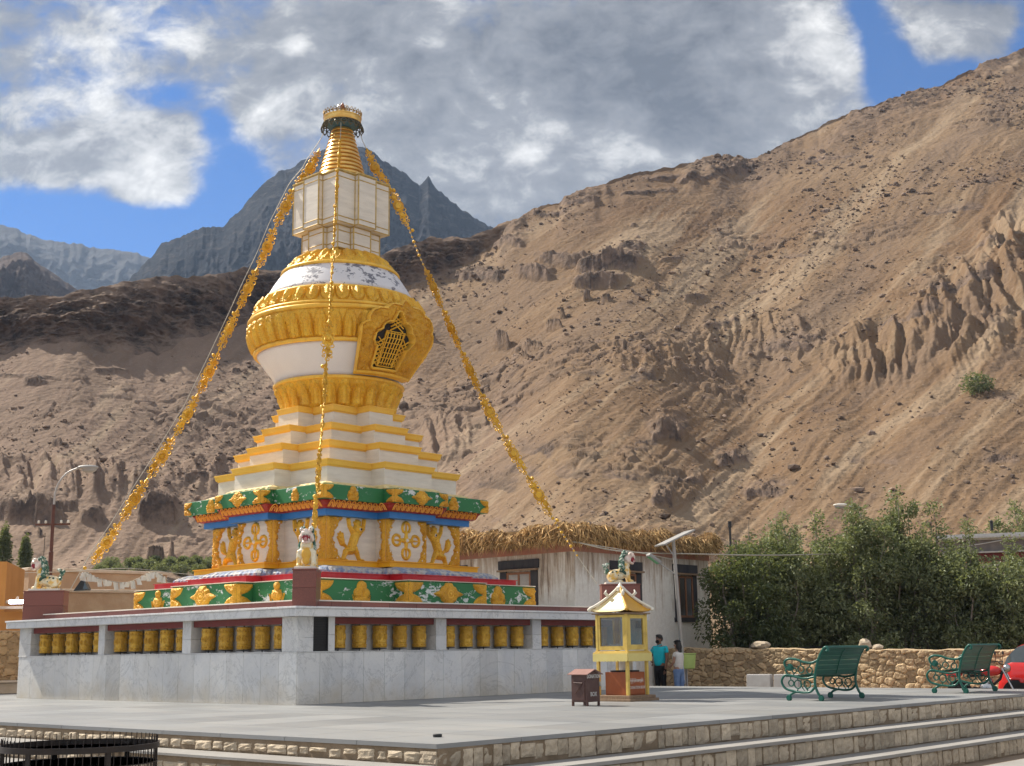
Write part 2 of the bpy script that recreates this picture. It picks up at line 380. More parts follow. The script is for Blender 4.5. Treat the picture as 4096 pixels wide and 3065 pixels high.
# fluted badland slopes
def gmask(x, y, sx, sy, an=0.):
    a0, e0 = pxe(x, y); da = (AA-a0)*2825/sx; de = (E0-e0)*2825/sy; c, s = math.cos(an), math.sin(an); return np.exp(-((da*c+de*s)**2+(-da*s+de*c)**2)**2)
bad = np.maximum.reduce([gmask(1890, 770, 110, 75, .0), gmask(2090, 700, 130, 110, .3), gmask(2190, 590, 70, 110), .55*gmask(1640, 740, 170, 60, .2), .8*gmask(130, 1030, 210, 45), .6*gmask(470, 1010, 120, 40), .6*gmask(960, 960, 60, 70), .5*gmask(1450, 790, 150, 50)])
bad = bad*sstep(-.9, .3, fbm(Xw/26, Yw/26, 6., 3)+.4)
fl = .5+.5*ridged(AA*58+.9*fbm(Xw/26, Yw/26, 5., 3), Rr/46+AA*9, 5., 2); fl2 = .5+.5*ridged(AA*150+1.2*fbm(Xw/14, Yw/14, 9., 3), Rr/24, 9., 2)
dz += bad*(5.0*(fl-.6)+1.8*(fl2-.5)+1.8*fbm(Xw/7, Yw/7, 12., 4))*np.clip(Rr/250, .45, 1.3)
OUT = [(940, 560, 110, 34), (1030, 604, 66, 26), (865, 572, 46, 28), (1000, 532, 62, 18), (1100, 536, 36, 18), (1150, 588, 42, 22), (1205, 562, 50, 20), (1325, 575, 66, 38), (1290, 604, 52, 22), (1362, 542, 30, 18), (1250, 446, 40, 12), (1180, 470, 40, 12), (1590, 378, 44, 24), (1500, 396, 46, 13), (1430, 388, 40, 10), (1400, 420, 60, 10),
       (2110, 424, 44, 14), (1800, 350, 60, 10), (2060, 470, 60, 12), (1700, 764, 55, 24), (1740, 740, 40, 16), (1560, 705, 50, 10), (2050, 655, 52, 18), (2130, 640, 22, 24), (1960, 715, 70, 14), (1440, 965, 40, 50), (1398, 978, 24, 22), (1582, 1010, 42, 28), (1430, 1100, 26, 40), (1240, 1058, 45, 24), (1342, 1052, 46, 22), (1445, 1052, 34, 24), (1500, 1052, 24, 28),
       (1160, 1020, 34, 30), (1130, 1062, 40, 18), (1062, 1096, 55, 44), (1390, 850, 25, 24), (1278, 836, 28, 14), (1912, 1022, 28, 14), (1850, 1018, 18, 11), (2166, 1016, 42, 26), (2012, 922, 36, 16), (2170, 896, 36, 14), (1650, 1082, 40, 30), (1690, 1060, 30, 14), (1385, 992, 14, 9), (72, 828, 24, 15), (338, 1112, 38, 44), (200, 1112, 22, 20), (58, 1112, 62, 40), (430, 1028, 26, 12), (130, 1092, 30, 16), (300, 1020, 30, 14), (240, 800, 30, 7), (60, 815, 60, 6), (1120, 900, 18, 10), (1530, 880, 20, 9), (1780, 900, 22, 9), (1720, 560, 26, 9), (1500, 640, 22, 8), (1640, 640, 26, 8), (1850, 560, 20, 8), (2140, 560, 30, 10), (1300, 740, 20, 7), (1150, 740, 22, 7), (1450, 560, 30, 8), (1200, 690, 18, 6)]
rg = np.random.default_rng(5)
for k in range(95):
    x = rg.uniform(-150, 2400); y = rg.uniform(420, 1190); a0, e0 = pxe(x, y)
    if e0 > tsil(np.array([a0]))[0]-.012: continue
    sz = rg.pareto(2.2)*3+3; OUT.append((x, y, min(sz*rg.uniform(1, 2.2), 30), min(sz, 15)))
wob = fbm(Xw/6, Yw/6, 21., 4); wob2 = fbm(Xw/2.2, Yw/2.2, 31., 3)
_f1, _f2, blk = worley(Xw/2.1+.5*wob2, Yw/3.4+.5*wob, 5); crk = np.clip((_f2-_f1)/.16, 0, 1); _g1, _g2, blk2 = worley(AA*330+.4*wob, E0*300+.4*wob2, 15)
for (x, y, wd, hp) in OUT:
    a0, e0 = pxe(x, y); sel = (np.abs(AA-a0) < wd*1.5/2825) & (np.abs(E0-e0) < hp*2.2/2825) & (Tall < 1.02)
    if not sel.any(): continue
    da = np.abs((AA[sel]-a0)*2825/wd); de = (E0[sel]-e0)*2825/hp; wb = wob[sel]; Am = hp*Rr[sel]/2825
    lat = sstep(1.12, .78, da+.42*wb+.16*wob2[sel]); de = de+.22*wb+.25*lat-.25
    prof = np.where(de >= 0, np.clip(1-de*.75, 0, 1), np.clip(1+de/.10, 0, 1))
    h = Am*lat*prof*(1-.5*np.minimum(da, 1)**2)*(.62+.62*blk[sel]*crk[sel]+.3*(blk2[sel]-.5)+.22*wb); dz[sel] = np.maximum(dz[sel], dz[sel]*(1-lat*prof)+h); rock[sel] = np.maximum(rock[sel], lat*(prof > .05)*np.clip(1.2-.9*np.maximum(de, 0), 0, 1))
# the rock band above the scree on the left, and the broken ridge crest
cliff = ((Tall > 1) & (Tall <= 2))*np.clip((r2-r1)/6, 0, 1)
cz = np.sin(np.clip(Tall-1, 0, 1)*PI)
Rr = Rr-cliff*cz*(2.6*ridged(Xw/16, Yw/16, Zr/6, 6, .66)+1.4*fbm(Xw/4, Yw/4, Zr/3, 4)-3.2)*np.clip((r2-r1)/6, 0, 1)
Xw = CAM[0]+Rr*(np.cos(AA)*FH[0]+np.sin(AA)*RH[0]); Yw = CAM[1]+Rr*(np.cos(AA)*FH[1]+np.sin(AA)*RH[1])
rock = np.maximum(rock, cliff)
crest = np.exp(-((Tall-1)/.10)**2)*(AZ > az_t_end-.05)*sstep(.0, .5, fbm(AA*26, Rr/70, 2.2, 3)+.25); dz += crest*1.2*np.abs(ridged(Xw/9, Yw/9, 3., 4))*(Tall < .995); rock = np.maximum(rock, crest*.8)
rubz = sstep(.12, .5, fbm(Xw/34, Yw/34, 51., 4)-.25*(E0 > .42))*(Tall < .99)*damp; dz += rubz*.95*(blk*crk-.25); rock = np.maximum(rock, .5*rubz*(blk > .55))
Zh = Zr+dz
hm = MB(); hm.grid(np.stack([Xw, Yw, Zh], -1)[:, ::-1])
m, nt, b = node_mat('hill scree'); v = coords(nt)
at = nd(nt, 'ShaderNodeAttribute'); at.attribute_name = 'rock'; az_ = nd(nt, 'ShaderNodeAttribute'); az_.attribute_name = 'zone'
n1 = noise_n(nt, v, .018, 6, .62, .4); n2 = noise_n(nt, v, .35, 7, .7); n3 = noise_n(nt, v, 2.2, 4, .7)
tan = mixc(nt, ramp(nt, n1, .38, .62), (.212, .142, .084), (.158, .094, .05))
pink = mixc(nt, ramp(nt, n1, .4, .6), (.245, .172, .124), (.20, .138, .10))
c = mixc(nt, az_.outputs['Fac'], pink, tan)
sk_ = nd(nt, 'ShaderNodeAttribute'); sk_.attribute_name = 'streak'
c = mixc(nt, math_n(nt, 'MULTIPLY', ramp(nt, sk_.outputs['Fac'], .45, 1.0), .6), c, (.165, .115, .08)); c = mixc(nt, math_n(nt, 'MULTIPLY', ramp(nt, sk_.outputs['Fac'], .4, -.1), .5), c, (.36, .275, .185))
c = mixc(nt, math_n(nt, 'MULTIPLY', ramp(nt, n2, .52, .76), .35), c, (.16, .125, .09)); c = mixc(nt, math_n(nt, 'MULTIPLY', ramp(nt, n3, .58, .72), .35), c, (.45, .36, .27))
c = mixc(nt, math_n(nt, 'MULTIPLY', ramp(nt, n3, .40, .28), .5), c, (.12, .095, .07))
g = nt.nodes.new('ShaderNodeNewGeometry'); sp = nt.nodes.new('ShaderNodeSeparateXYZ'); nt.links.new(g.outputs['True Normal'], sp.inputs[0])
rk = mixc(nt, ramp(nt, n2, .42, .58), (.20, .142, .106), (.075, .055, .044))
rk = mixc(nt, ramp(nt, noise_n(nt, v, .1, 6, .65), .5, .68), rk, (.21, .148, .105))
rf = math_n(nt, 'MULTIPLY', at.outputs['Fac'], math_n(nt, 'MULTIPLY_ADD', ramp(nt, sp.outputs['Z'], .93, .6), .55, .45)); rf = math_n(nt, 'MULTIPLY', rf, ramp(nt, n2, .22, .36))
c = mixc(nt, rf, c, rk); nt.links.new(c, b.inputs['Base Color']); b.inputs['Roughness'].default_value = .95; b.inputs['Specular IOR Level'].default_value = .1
bump_n(nt, b, math_n(nt, 'MULTIPLY_ADD', n3, .35, math_n(nt, 'ADD', n2, math_n(nt, 'MULTIPLY', vor_n(nt, v, 1.1), .35))), 1.0, .4)
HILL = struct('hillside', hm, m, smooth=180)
strk = .9*fbm(QF*26+.3*fbm(Xw/40, Yw/40, 2., 2), E0*7, 5.5, 5, .62)+.35*fbm(QF*140, E0*22, 7.5, 4)+.5*fbm(Xw/55, Yw/55, 17.5, 4)
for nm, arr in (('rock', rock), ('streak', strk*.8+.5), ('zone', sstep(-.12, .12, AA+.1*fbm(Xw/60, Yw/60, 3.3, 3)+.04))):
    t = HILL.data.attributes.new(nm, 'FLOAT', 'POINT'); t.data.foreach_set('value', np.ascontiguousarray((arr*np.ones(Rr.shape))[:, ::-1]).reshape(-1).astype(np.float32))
Eh = (Zh-.97)/Rr
def hill_at(x, y):
    a0, e0 = ae(x, y); j = int(np.argmin(np.abs(AZ-a0))); k = np.argmax(Eh[20:, j] >= e0)+20; return V(Xw[k, j], Yw[k, j], Zh[k, j])
# loose stones lying on the scree: countless, one object
def stones(N, rows, smin, smax, seed):
    r_ = np.random.default_rng(seed); ic = np.array(bm_ico()); fi = ICO_F
    i = r_.integers(rows[0], rows[1], N); j = r_.integers(0, NC, N); dens = fbm(Xw[i, j]/35, Yw[i, j]/35, 44., 4)*1.3+r_.uniform(-.4, .4, N); ok = dens > .06; i, j = i[ok], j[ok]; n = len(i)
    s = smin*(1-r_.uniform(0, 1, n)*.999)**(-1/2.3); s = np.minimum(s, smax)*np.clip(Rr[i, j]/260, .5, 1.6)
    P = np.stack([Xw[i, j], Yw[i, j], Zh[i, j]], -1)+r_.uniform(-.4, .4, (n, 3))*[1, 1, 0]
    sh = r_.uniform(.6, 1.3, (n, 1, 3))*[1, 1, .7]; an = r_.uniform(0, 2*PI, n); vv = ic[None]*sh*(1+r_.uniform(-.22, .22, (n, 12, 1)))*s[:, None, None]
    ca, sa = np.cos(an)[:, None], np.sin(an)[:, None]; x = vv[..., 0]*ca-vv[..., 1]*sa; y = vv[..., 0]*sa+vv[..., 1]*ca
    vv = np.stack([x, y, vv[..., 2]], -1)+P[:, None]+V(0, 0, .12)*s[:, None, None]
    F = (np.array(fi)[None]+12*np.arange(n)[:, None, None]).reshape(-1, 3); return vv.reshape(-1, 3), F, np.repeat(r_.uniform(0, 1, n), 20)
def bm_ico():
    bm = bmesh.new(); bmesh.ops.create_icosphere(bm, subdivisions=1, radius=1); v = [x.co[:] for x in bm.verts]; global ICO_F; ICO_F = [[q.index for q in f.verts] for f in bm.faces]; bm.free(); return v
ICO_F = None; bm_ico()
sm = MB()
for a in ((60000, (160, NA-6), .12, .6, 3), (420, (190, NA-6), .4, 1.2, 9)): vv, F, t = stones(*a); sm.add(vv, F.tolist(), t.tolist())
o = sm.build('scattered_rocks', smat('scree stone', (.26, .19, .14), (.15, .11, .085), rough=.95, tint=.5, scale=.6, spec=.1)); tag(o, 'loose brown stones scattered over the dry scree slope', 'rocks', kind='stuff')

def mountain(name, sil, R, L, seed, slope, cols, rough, az0, az1, mats, jag=.004, nc=420, nr=200, vs=1.):
    az = np.linspace(az0, az1, nc); f = interp_sil(sil); e = f(az)+jag*(fbm(az*40, 0*az+seed, 0, 5)+.5*ridged(az*110, 0*az+seed, 1., 3))
    t = np.linspace(0, 1, nr)[:, None]; r = R-L*(1-t); zr = e*R; z = -2+(zr+2)*(.35*t+.65*t**slope); A = az[None]+0*t; r = r+0*az
    tb = np.linspace(0, 1, 16)[1:, None]; r = np.concatenate([r, R+L*.6*tb+0*az]); z = np.concatenate([z, zr*(1-.7*tb)]); A = np.concatenate([A, az+0*tb]); tt = np.concatenate([t+0*az, 1+tb+0*az])
    wgt = np.clip((1-tt)*3, 0, 1)*np.clip(tt*4, 0, 1)
    x = r*np.sin(A); y = r*np.cos(A); q = R/10.
    n = rough*R*(.05*ridged(x/q/1.3, y/q*.5, z/q*.7+seed, 6, .55)+.012*ridged(x/q*9, y/q*3, z/q*1.6, 4))
    r = r-wgt*n*.9; z = z+wgt*n*.45
    X = CAM[0]+r*(np.cos(A)*FH[0]+np.sin(A)*RH[0]); Y = CAM[1]+r*(np.cos(A)*FH[1]+np.sin(A)*RH[1])
    mb = MB(); mb.grid(np.stack([X, Y, z], -1)[:, ::-1]); return struct(name, mb, mats, smooth=180)
def rockmat(name, a, b_, c3, sc, snow=None):
    m, nt, b = node_mat(name); v = coords(nt, (1, 1, 2.2)); n1 = noise_n(nt, v, sc, 8, .68, .5); n2 = noise_n(nt, v, sc*6, 6, .7)
    c = mixc(nt, ramp(nt, n1, .36, .62), a, b_); c = mixc(nt, math_n(nt, 'MULTIPLY', ramp(nt, n2, .52, .7), .8), c, c3); nt.links.new(c, b.inputs['Base Color'])
    b.inputs['Roughness'].default_value = .95; b.inputs['Specular IOR Level'].default_value = .05; bump_n(nt, b, math_n(nt, 'MULTIPLY_ADD', n2, .5, n1), 1., .6/sc*.25); return m
mountain('rocky_peak', [(150, 700), (240, 640), (275, 610), (300, 590), (330, 558), (350, 525), (400, 510), (440, 497), (480, 488), (520, 450), (550, 420), (580, 394), (610, 372), (628, 368), (650, 352), (700, 325), (745, 318), (790, 325), (820, 345), (850, 368), (880, 388), (905, 405), (915, 392), (925, 383), (940, 402), (960, 426), (1000, 458), (1060, 492), (1110, 530), (1200, 600)],
         1150, 420, 3.7, 1.6, None, .62, ae(140, 700)[0], ae(1210, 600)[0], rockmat('dark peak rock', (.032, .034, .040), (.014, .015, .02), (.11, .098, .09), .012), jag=.0034, nc=620, nr=260)
mountain('hill', [(-500, 640), (-300, 580), (-100, 575), (0, 560), (30, 548), (55, 544), (90, 570), (130, 600), (168, 628), (215, 660), (300, 720)], 820, 200, 8.1, 1.1, None, .9, ae(-500, 640)[0], ae(290, 720)[0], rockmat('brown crag', (.15, .115, .1), (.085, .068, .064), (.21, .165, .14), .02), jag=.002)
mountain('distant_mountain', [(-900, 470), (-400, 450), (-100, 480), (0, 491), (40, 499), (90, 521), (110, 524), (160, 530), (250, 545), (300, 549), (328, 563), (420, 600), (600, 650), (700, 700)], 2150, 700, 5.5, 1.15, None, .7, ae(-900, 560)[0], ae(690, 650)[0], rockmat('far rock', (.12, .12, .125), (.08, .08, .085), (.15, .145, .14), .006), jag=.0022)
HAZE = True
if HAZE:
    hb = MB(); hb.box((-3100, -900, -4.), (2900, 3100, 830.)); m = bpy.data.materials.new('haze air'); m.use_nodes = True; n_ = m.node_tree
    for x in list(n_.nodes):
        if x.type == 'BSDF_PRINCIPLED': n_.nodes.remove(x)
    pv = nd(n_, 'ShaderNodeVolumePrincipled'); pv.inputs['Color'].default_value = (.5, .68, .98, 1); pv.inputs['Density'].default_value = .00013; pv.inputs['Anisotropy'].default_value = .2
    n_.links.new(pv.outputs[0], n_.nodes['Material Output'].inputs['Volume']); tag(hb.build('haze', m), 'thin blue haze filling the valley air', 'haze', kind='stuff')
# ------------------------------------------------------------------ shared materials
MARBLE = None
def marble(name, a, b_, vein, tile=True):
    m, nt, b = node_mat(name); v = coords(nt)
    n1 = noise_n(nt, v, 1.1, 7, .6, .8); n2 = noise_n(nt, v, .55, 9, .7, 2.6); n3 = noise_n(nt, v, 14, 5, .6)
    c = mixc(nt, ramp(nt, n1, .35, .68), a, b_)
    vn = math_n(nt, 'ABSOLUTE', math_n(nt, 'SUBTRACT', n2, .5)); c = mixc(nt, math_n(nt, 'MULTIPLY', ramp(nt, vn, .018, .0), .65), c, vein)
    c = mixc(nt, math_n(nt, 'MULTIPLY', ramp(nt, n3, .5, .75), .25), c, vein)
    sz = nt.nodes.new('ShaderNodeSeparateXYZ'); nt.links.new(v, sz.inputs[0]); n4 = noise_n(nt, v, 1.6, 7, .65)     # splashed dust and old stains low on the slabs
    c = mixc(nt, math_n(nt, 'MULTIPLY', ramp(nt, math_n(nt, 'MULTIPLY_ADD', n4, -1.3, sz.outputs['Z']), -.15, -.75), .55), c, (.50, .41, .27))
    c = mixc(nt, math_n(nt, 'MULTIPLY', ramp(nt, noise_n(nt, coords(nt, (1, 1, .25)), 2.2, 7, .7), .56, .74), .35), c, (.40, .38, .34))
    at = nd(nt, 'ShaderNodeAttribute'); at.attribute_name = 'tint'; k = math_n(nt, 'MULTIPLY_ADD', at.outputs['Fac'], .3, .85)
    cb = nt.nodes.new('ShaderNodeCombineColor')
    for i in range(3): nt.links.new(k, cb.inputs[i])
    c = mixc(nt, 1., c, cb.outputs[0], 'MULTIPLY'); nt.links.new(c, b.inputs['Base Color'])
    nt.links.new(math_n(nt, 'MULTIPLY_ADD', n1, .3, .28), b.inputs['Roughness']); bump_n(nt, b, n3, .06, .01); return m
M_MARBLE = marble('grey marble cladding', (.68, .665, .63), (.58, .58, .575), (.36, .36, .35))
M_MARBLE_STAIN = M_MARBLE
M_PAVE = smat('plaza marble paving', (.255, .255, .247), (.205, .21, .21), rough=.5, scale=1.1, tint=.22, vscale=(1, .35, 1), dirt=(.30, .275, .235), dirt_amt=.45, dscale=.8, bump=.08, bscale=12)
def goldmat(name, a, b_, rough=.36, metal=.25, bump=.7, bs=26., dark=(.2, .085, .01)):
    m, nt, b = node_mat(name); v = coords(nt)
    n1 = noise_n(nt, v, 2.4, 6, .6); vo = vor_n(nt, v, bs); n2 = noise_n(nt, v, bs*1.2, 5, .6, 1.2)
    c = mixc(nt, ramp(nt, n1, .36, .66), a, b_); c = mixc(nt, math_n(nt, 'MULTIPLY', ramp(nt, n2, .47, .3), .72 if bump > .25 else .15), c, dark)
    at = nd(nt, 'ShaderNodeAttribute'); at.attribute_name = 'tint'; k = math_n(nt, 'MULTIPLY_ADD', at.outputs['Fac'], .5, .75); cb = nt.nodes.new('ShaderNodeCombineColor')
    for i in range(3): nt.links.new(k, cb.inputs[i])
    c = mixc(nt, 1., c, cb.outputs[0], 'MULTIPLY')
    c = mixc(nt, math_n(nt, 'MULTIPLY', ramp(nt, noise_n(nt, coords(nt, (1, 1, .22)), 3.2, 7, .72), .52, .74), .5), c, (.40, .21, .04))       # weathered streaks
    nt.links.new(c, b.inputs['Base Color']); nt.links.new(math_n(nt, 'MULTIPLY_ADD', n1, .35, rough-.15), b.inputs['Roughness']); b.inputs['Metallic'].default_value = metal
    bump_n(nt, b, math_n(nt, 'ADD', math_n(nt, 'MULTIPLY', vo, .7), n2), bump, .02); return m
GA, GB = (.86, .51, .045), (.79, .41, .028)
M_GOLD = goldmat('gold paint chased', GA, GB)
M_GOLDS = goldmat('gold paint smooth', (.88, .54, .075), (.80, .44, .045), bump=.1, bs=8.)
M_GOLDR = goldmat('gold filigree', (.82, .44, .035), (.68, .32, .02), bump=1., bs=34., rough=.42)
M_BRASS = goldmat('brass wheel', (.74, .44, .055), (.56, .30, .03), rough=.36, metal=.4, bump=.5, bs=30., dark=(.12, .06, .01))
M_SPIRE = goldmat('gilded copper', (.85, .55, .17), (.70, .40, .1), rough=.3, metal=.75, bump=.05, bs=6.)
M_CREAM = smat('cream cap paint', (.86, .53, .085), (.80, .45, .05), rough=.5, scale=1.4)
M_WHITE = smat('dome whitewash', (.78, .75, .75), (.72, .69, .70), rough=.7, scale=1.2, bump=.05)
M_STONEW = smat('white stone cladding', (.76, .70, .60), (.64, .59, .51), rough=.6, scale=1.2, vscale=(1, 1, 6), tint=.08, dirt=(.42, .32, .2), dirt_amt=.25)
def peel(name, base, under, thr=.6, sc=5.):
    m, nt, b = node_mat(name); v = coords(nt, (1, 1, 1.6)); n1 = noise_n(nt, v, sc, 9, .72, .6); n2 = noise_n(nt, v, sc*.35, 3, .5)
    f = ramp(nt, math_n(nt, 'MULTIPLY_ADD', n2, .5, math_n(nt, 'MULTIPLY', n1, .75)), thr, thr+.012); n3 = noise_n(nt, v, 2., 5, .6)
    c = mixc(nt, n3, base, tuple(x*.8 for x in base)); nt.links.new(mixc(nt, f, c, under), b.inputs['Base Color']); b.inputs['Roughness'].default_value = .55
    bump_n(nt, b, math_n(nt, 'SUBTRACT', 1., f), .5, .01); return m
M_GREEN = peel('green paint flaking', (.022, .17, .052), (.62, .64, .62), .70)
M_PEELW = peel('white wash flaking', (.74, .72, .73), (.17, .17, .2), .675, 7.)
M_BLUE = smat('blue cornice paint', (.03, .17, .46), (.04, .2, .5), rough=.45, scale=2)
M_RED = smat('red band paint', (.50, .012, .016), (.42, .01, .014), rough=.4, scale=2, dirt=(.6, .2, .2), dirt_amt=.3)
M_YEL = smat('orange yellow paint', (.84, .40, .012), (.78, .35, .01), rough=.5, scale=2)
M_GRANITE = smat('red granite', (.22, .075, .052), (.16, .055, .042), rough=.3, scale=60, tint=.25, lo=.4, hi=.6)
M_LINTEL = smat('dark red beam', (.19, .03, .022), (.15, .025, .02), rough=.5)
M_DARK = smat('dark interior', (.03, .026, .022), rough=.8)
M_LOUVRE = smat('black louvre metal', (.018, .018, .018), rough=.4)
M_PEARL = smat('pearl boss', (.8, .74, .62), rough=.25, scale=9)
M_LOTR = smat('red lotus moulding', (.30, .022, .012), rough=.5); M_LOTO = smat('orange gilt edge', (.78, .36, .05), (.7, .28, .03), rough=.45)
M_ROPE = smat('weathered painted lotus rope', (.46, .45, .42), (.2, .26, .38), rough=.65, scale=6, lo=.45, hi=.55, dirt=(.45, .28, .1), dirt_amt=.5, dscale=5)
M_ROPEC = smat('cream lotus rope', (.76, .62, .32), (.7, .53, .22), rough=.55, scale=5)
M_JOINT = smat('sandy mortar', (.27, .2, .13), (.2, .145, .09), rough=.95, scale=5, bump=.6, bscale=25)
M_BLOCK = smat('dressed buff stone', (.52, .43, .31), (.40, .325, .235), rough=.9, scale=9, tint=.28, bump=.7, bscale=28, dirt=(.2, .15, .1), dirt_amt=.5, dscale=7)
M_CONC = smat('grey concrete', (.31, .295, .27), (.25, .235, .215), rough=.9, scale=1.2, bump=.25, bscale=60, dirt=(.25, .2, .16), dirt_amt=.3)
M_SAND = smat('dusty earth', (.30, .225, .155), (.24, .18, .125), rough=.95, scale=.25, bump=.5, bscale=3)

# ------------------------------------------------------------------ ground, plaza, steps
gb = MB(); gb.box((-2600, -2600, -1.6), (2800, 2900, -.92)); g = struct('ground', gb, M_SAND)
gb = MB(); gb.box((-30, -40, -1.2), (60, -11.9, -.9)); gb.box((-30, -11.9, -1.2), (-7.7, 40, -.9)); struct('pavement', gb, M_CONC)
gb = MB(); gb.box((13.0, -60, -1.5), (120, 60, -.42)); gb.box((-60, 15.9, -1.5), (13.0, 60, -.30)); struct('lane', gb, M_SAND)
pz = MB(); PX0, PX1, PY0, PY1 = -6.36, 13.0, -10.33, 15.9
# individual paving slabs with fine joints
xs = np.arange(PX0, PX1+.01, (PX1-PX0)/14); ys = np.arange(PY0, PY1+.01, (PY1-PY0)/20)
for i in range(len(xs)-1):
    for j in range(len(ys)-1):
        pz.box((xs[i]+.005, ys[j]+.005, -.05), (xs[i+1]-.005, ys[j+1]-.005, 0), tint=RNG.uniform(.15, .85))
pz.box((PX0+.03, PY0+.03, -1.5), (PX1-.02, PY1-.02, -.012), tint=.2)
struct('plaza', pz, M_PAVE)
def blocks(mb, p0, d, L, z0, z1, wmin, wmax, dep, seed, gap=.012):
    """a course of roughly dressed stones along direction d, faces turned to the outside n"""
    r_ = np.random.default_rng(seed); d = np.asarray(d, float); n = np.array([d[1], -d[0], 0]); t = 0.
    while t < L-.02:
        wd = min(r_.uniform(wmin, wmax), L-t)
        if L-t-wd < wmin*.6: wd = L-t
        a, b = t+gap*r_.uniform(.3, 1), t+wd-gap*r_.uniform(.3, 1); o = r_.uniform(-.012, .018); zb, zt = z0+r_.uniform(.0, .02)*(r_.random() < .8)+(r_.random() < .12)*.05, z1-r_.uniform(0, .025)
        ny, nz = 5, 6; Y, Z = np.meshgrid(np.linspace(a, b, ny), np.linspace(zb, zt, nz)); ex = np.minimum(np.minimum(Y-a, b-Y)/((b-a)*.22), np.minimum(Z-zb, zt-Z)/((zt-zb)*.16)); ex = np.clip(ex, 0, 1)
        h = o+dep*(ex-1)*.7+r_.normal(0, .006, Y.shape)*(ex > 0)
        Yj = Y+r_.normal(0, .006, Y.shape); P = np.array(p0)[None, None]+Yj[..., None]*d+Z[..., None]*V(0, 0, 1)+h[..., None]*n
        tn = r_.uniform(.1, .95); mb.grid(P, tint=tn); bk = P.copy(); bk = bk-.25*n; 
        top = np.stack([P[-1], bk[-1]]); mb.grid(top, tint=tn); mb.grid(np.stack([P[:, 0], bk[:, 0]]).transpose(0, 1, 2), tint=tn); mb.grid(np.stack([bk[:, -1], P[:, -1]]), tint=tn); mb.grid(np.stack([bk[0], P[0]]), tint=tn)
        t += wd
st = MB(); jt = MB(); tr = MB()
RISE, TRD = .30, .56
for k in range(3):
    y = PY0-k*TRD; z = -k*RISE
    blocks(st, (PX0-.0-(0 if k == 0 else .0), y, 0), (1, 0, 0), 46, z-RISE+.005, z-.055 if k == 0 else z-.045, .13, .32, .02, 20+k)
    jt.box((PX0+.02, y+.02, -1.2), (PX0+46, y+.9, z-.052 if k == 0 else z-.042))
    if k: tr.box((PX0-.03, y-.03, z-.045), (PX0+46, y+TRD-.012, z), tint=.5)
jt.box((PX0+.02, PY0-2*TRD+.5, -1.2), (PX0+45, PY0+.5, -2*RISE-.05))
# the low ledges along the near left edge
for k in range(3):
    x = PX0-k*.5; z = -k*.225
    L = 30; blocks(st, (x, PY0+30-.005, 0), (0, -1, 0), L, z-.225+.004, z-.085, .2, .38, .03, 40+k, gap=.02)
    jt.box((x+.022, PY0-.0, -1.2), (x+.75, PY0+30, z-.05 if k == 0 else z-.032))
    if k: tr.box((x-.02, PY0+.004, z-.03), (x+.488, PY0+30, z), tint=.55)
struct('stone_risers', st, M_BLOCK); struct('riser_core', jt, M_JOINT); struct('stair_treads', tr, M_CONC)
# marble nosing under the plaza edge is part of the slabs; a small black puck lies on them
pk = MB(); pk.lathe([(0, 0), (.05, 0), (.055, .008), (.055, .03), (.045, .036), (0, .036)], 20); pkx = CAM+wray((1750, 2949))*(-CAM[2]/wray((1750, 2949))[2])
o = pk.build('drain_cap', M_LOUVRE); o.location = pkx.tolist(); tag(o, 'small black disc lying on the grey marble plaza near its front corner', 'cap')
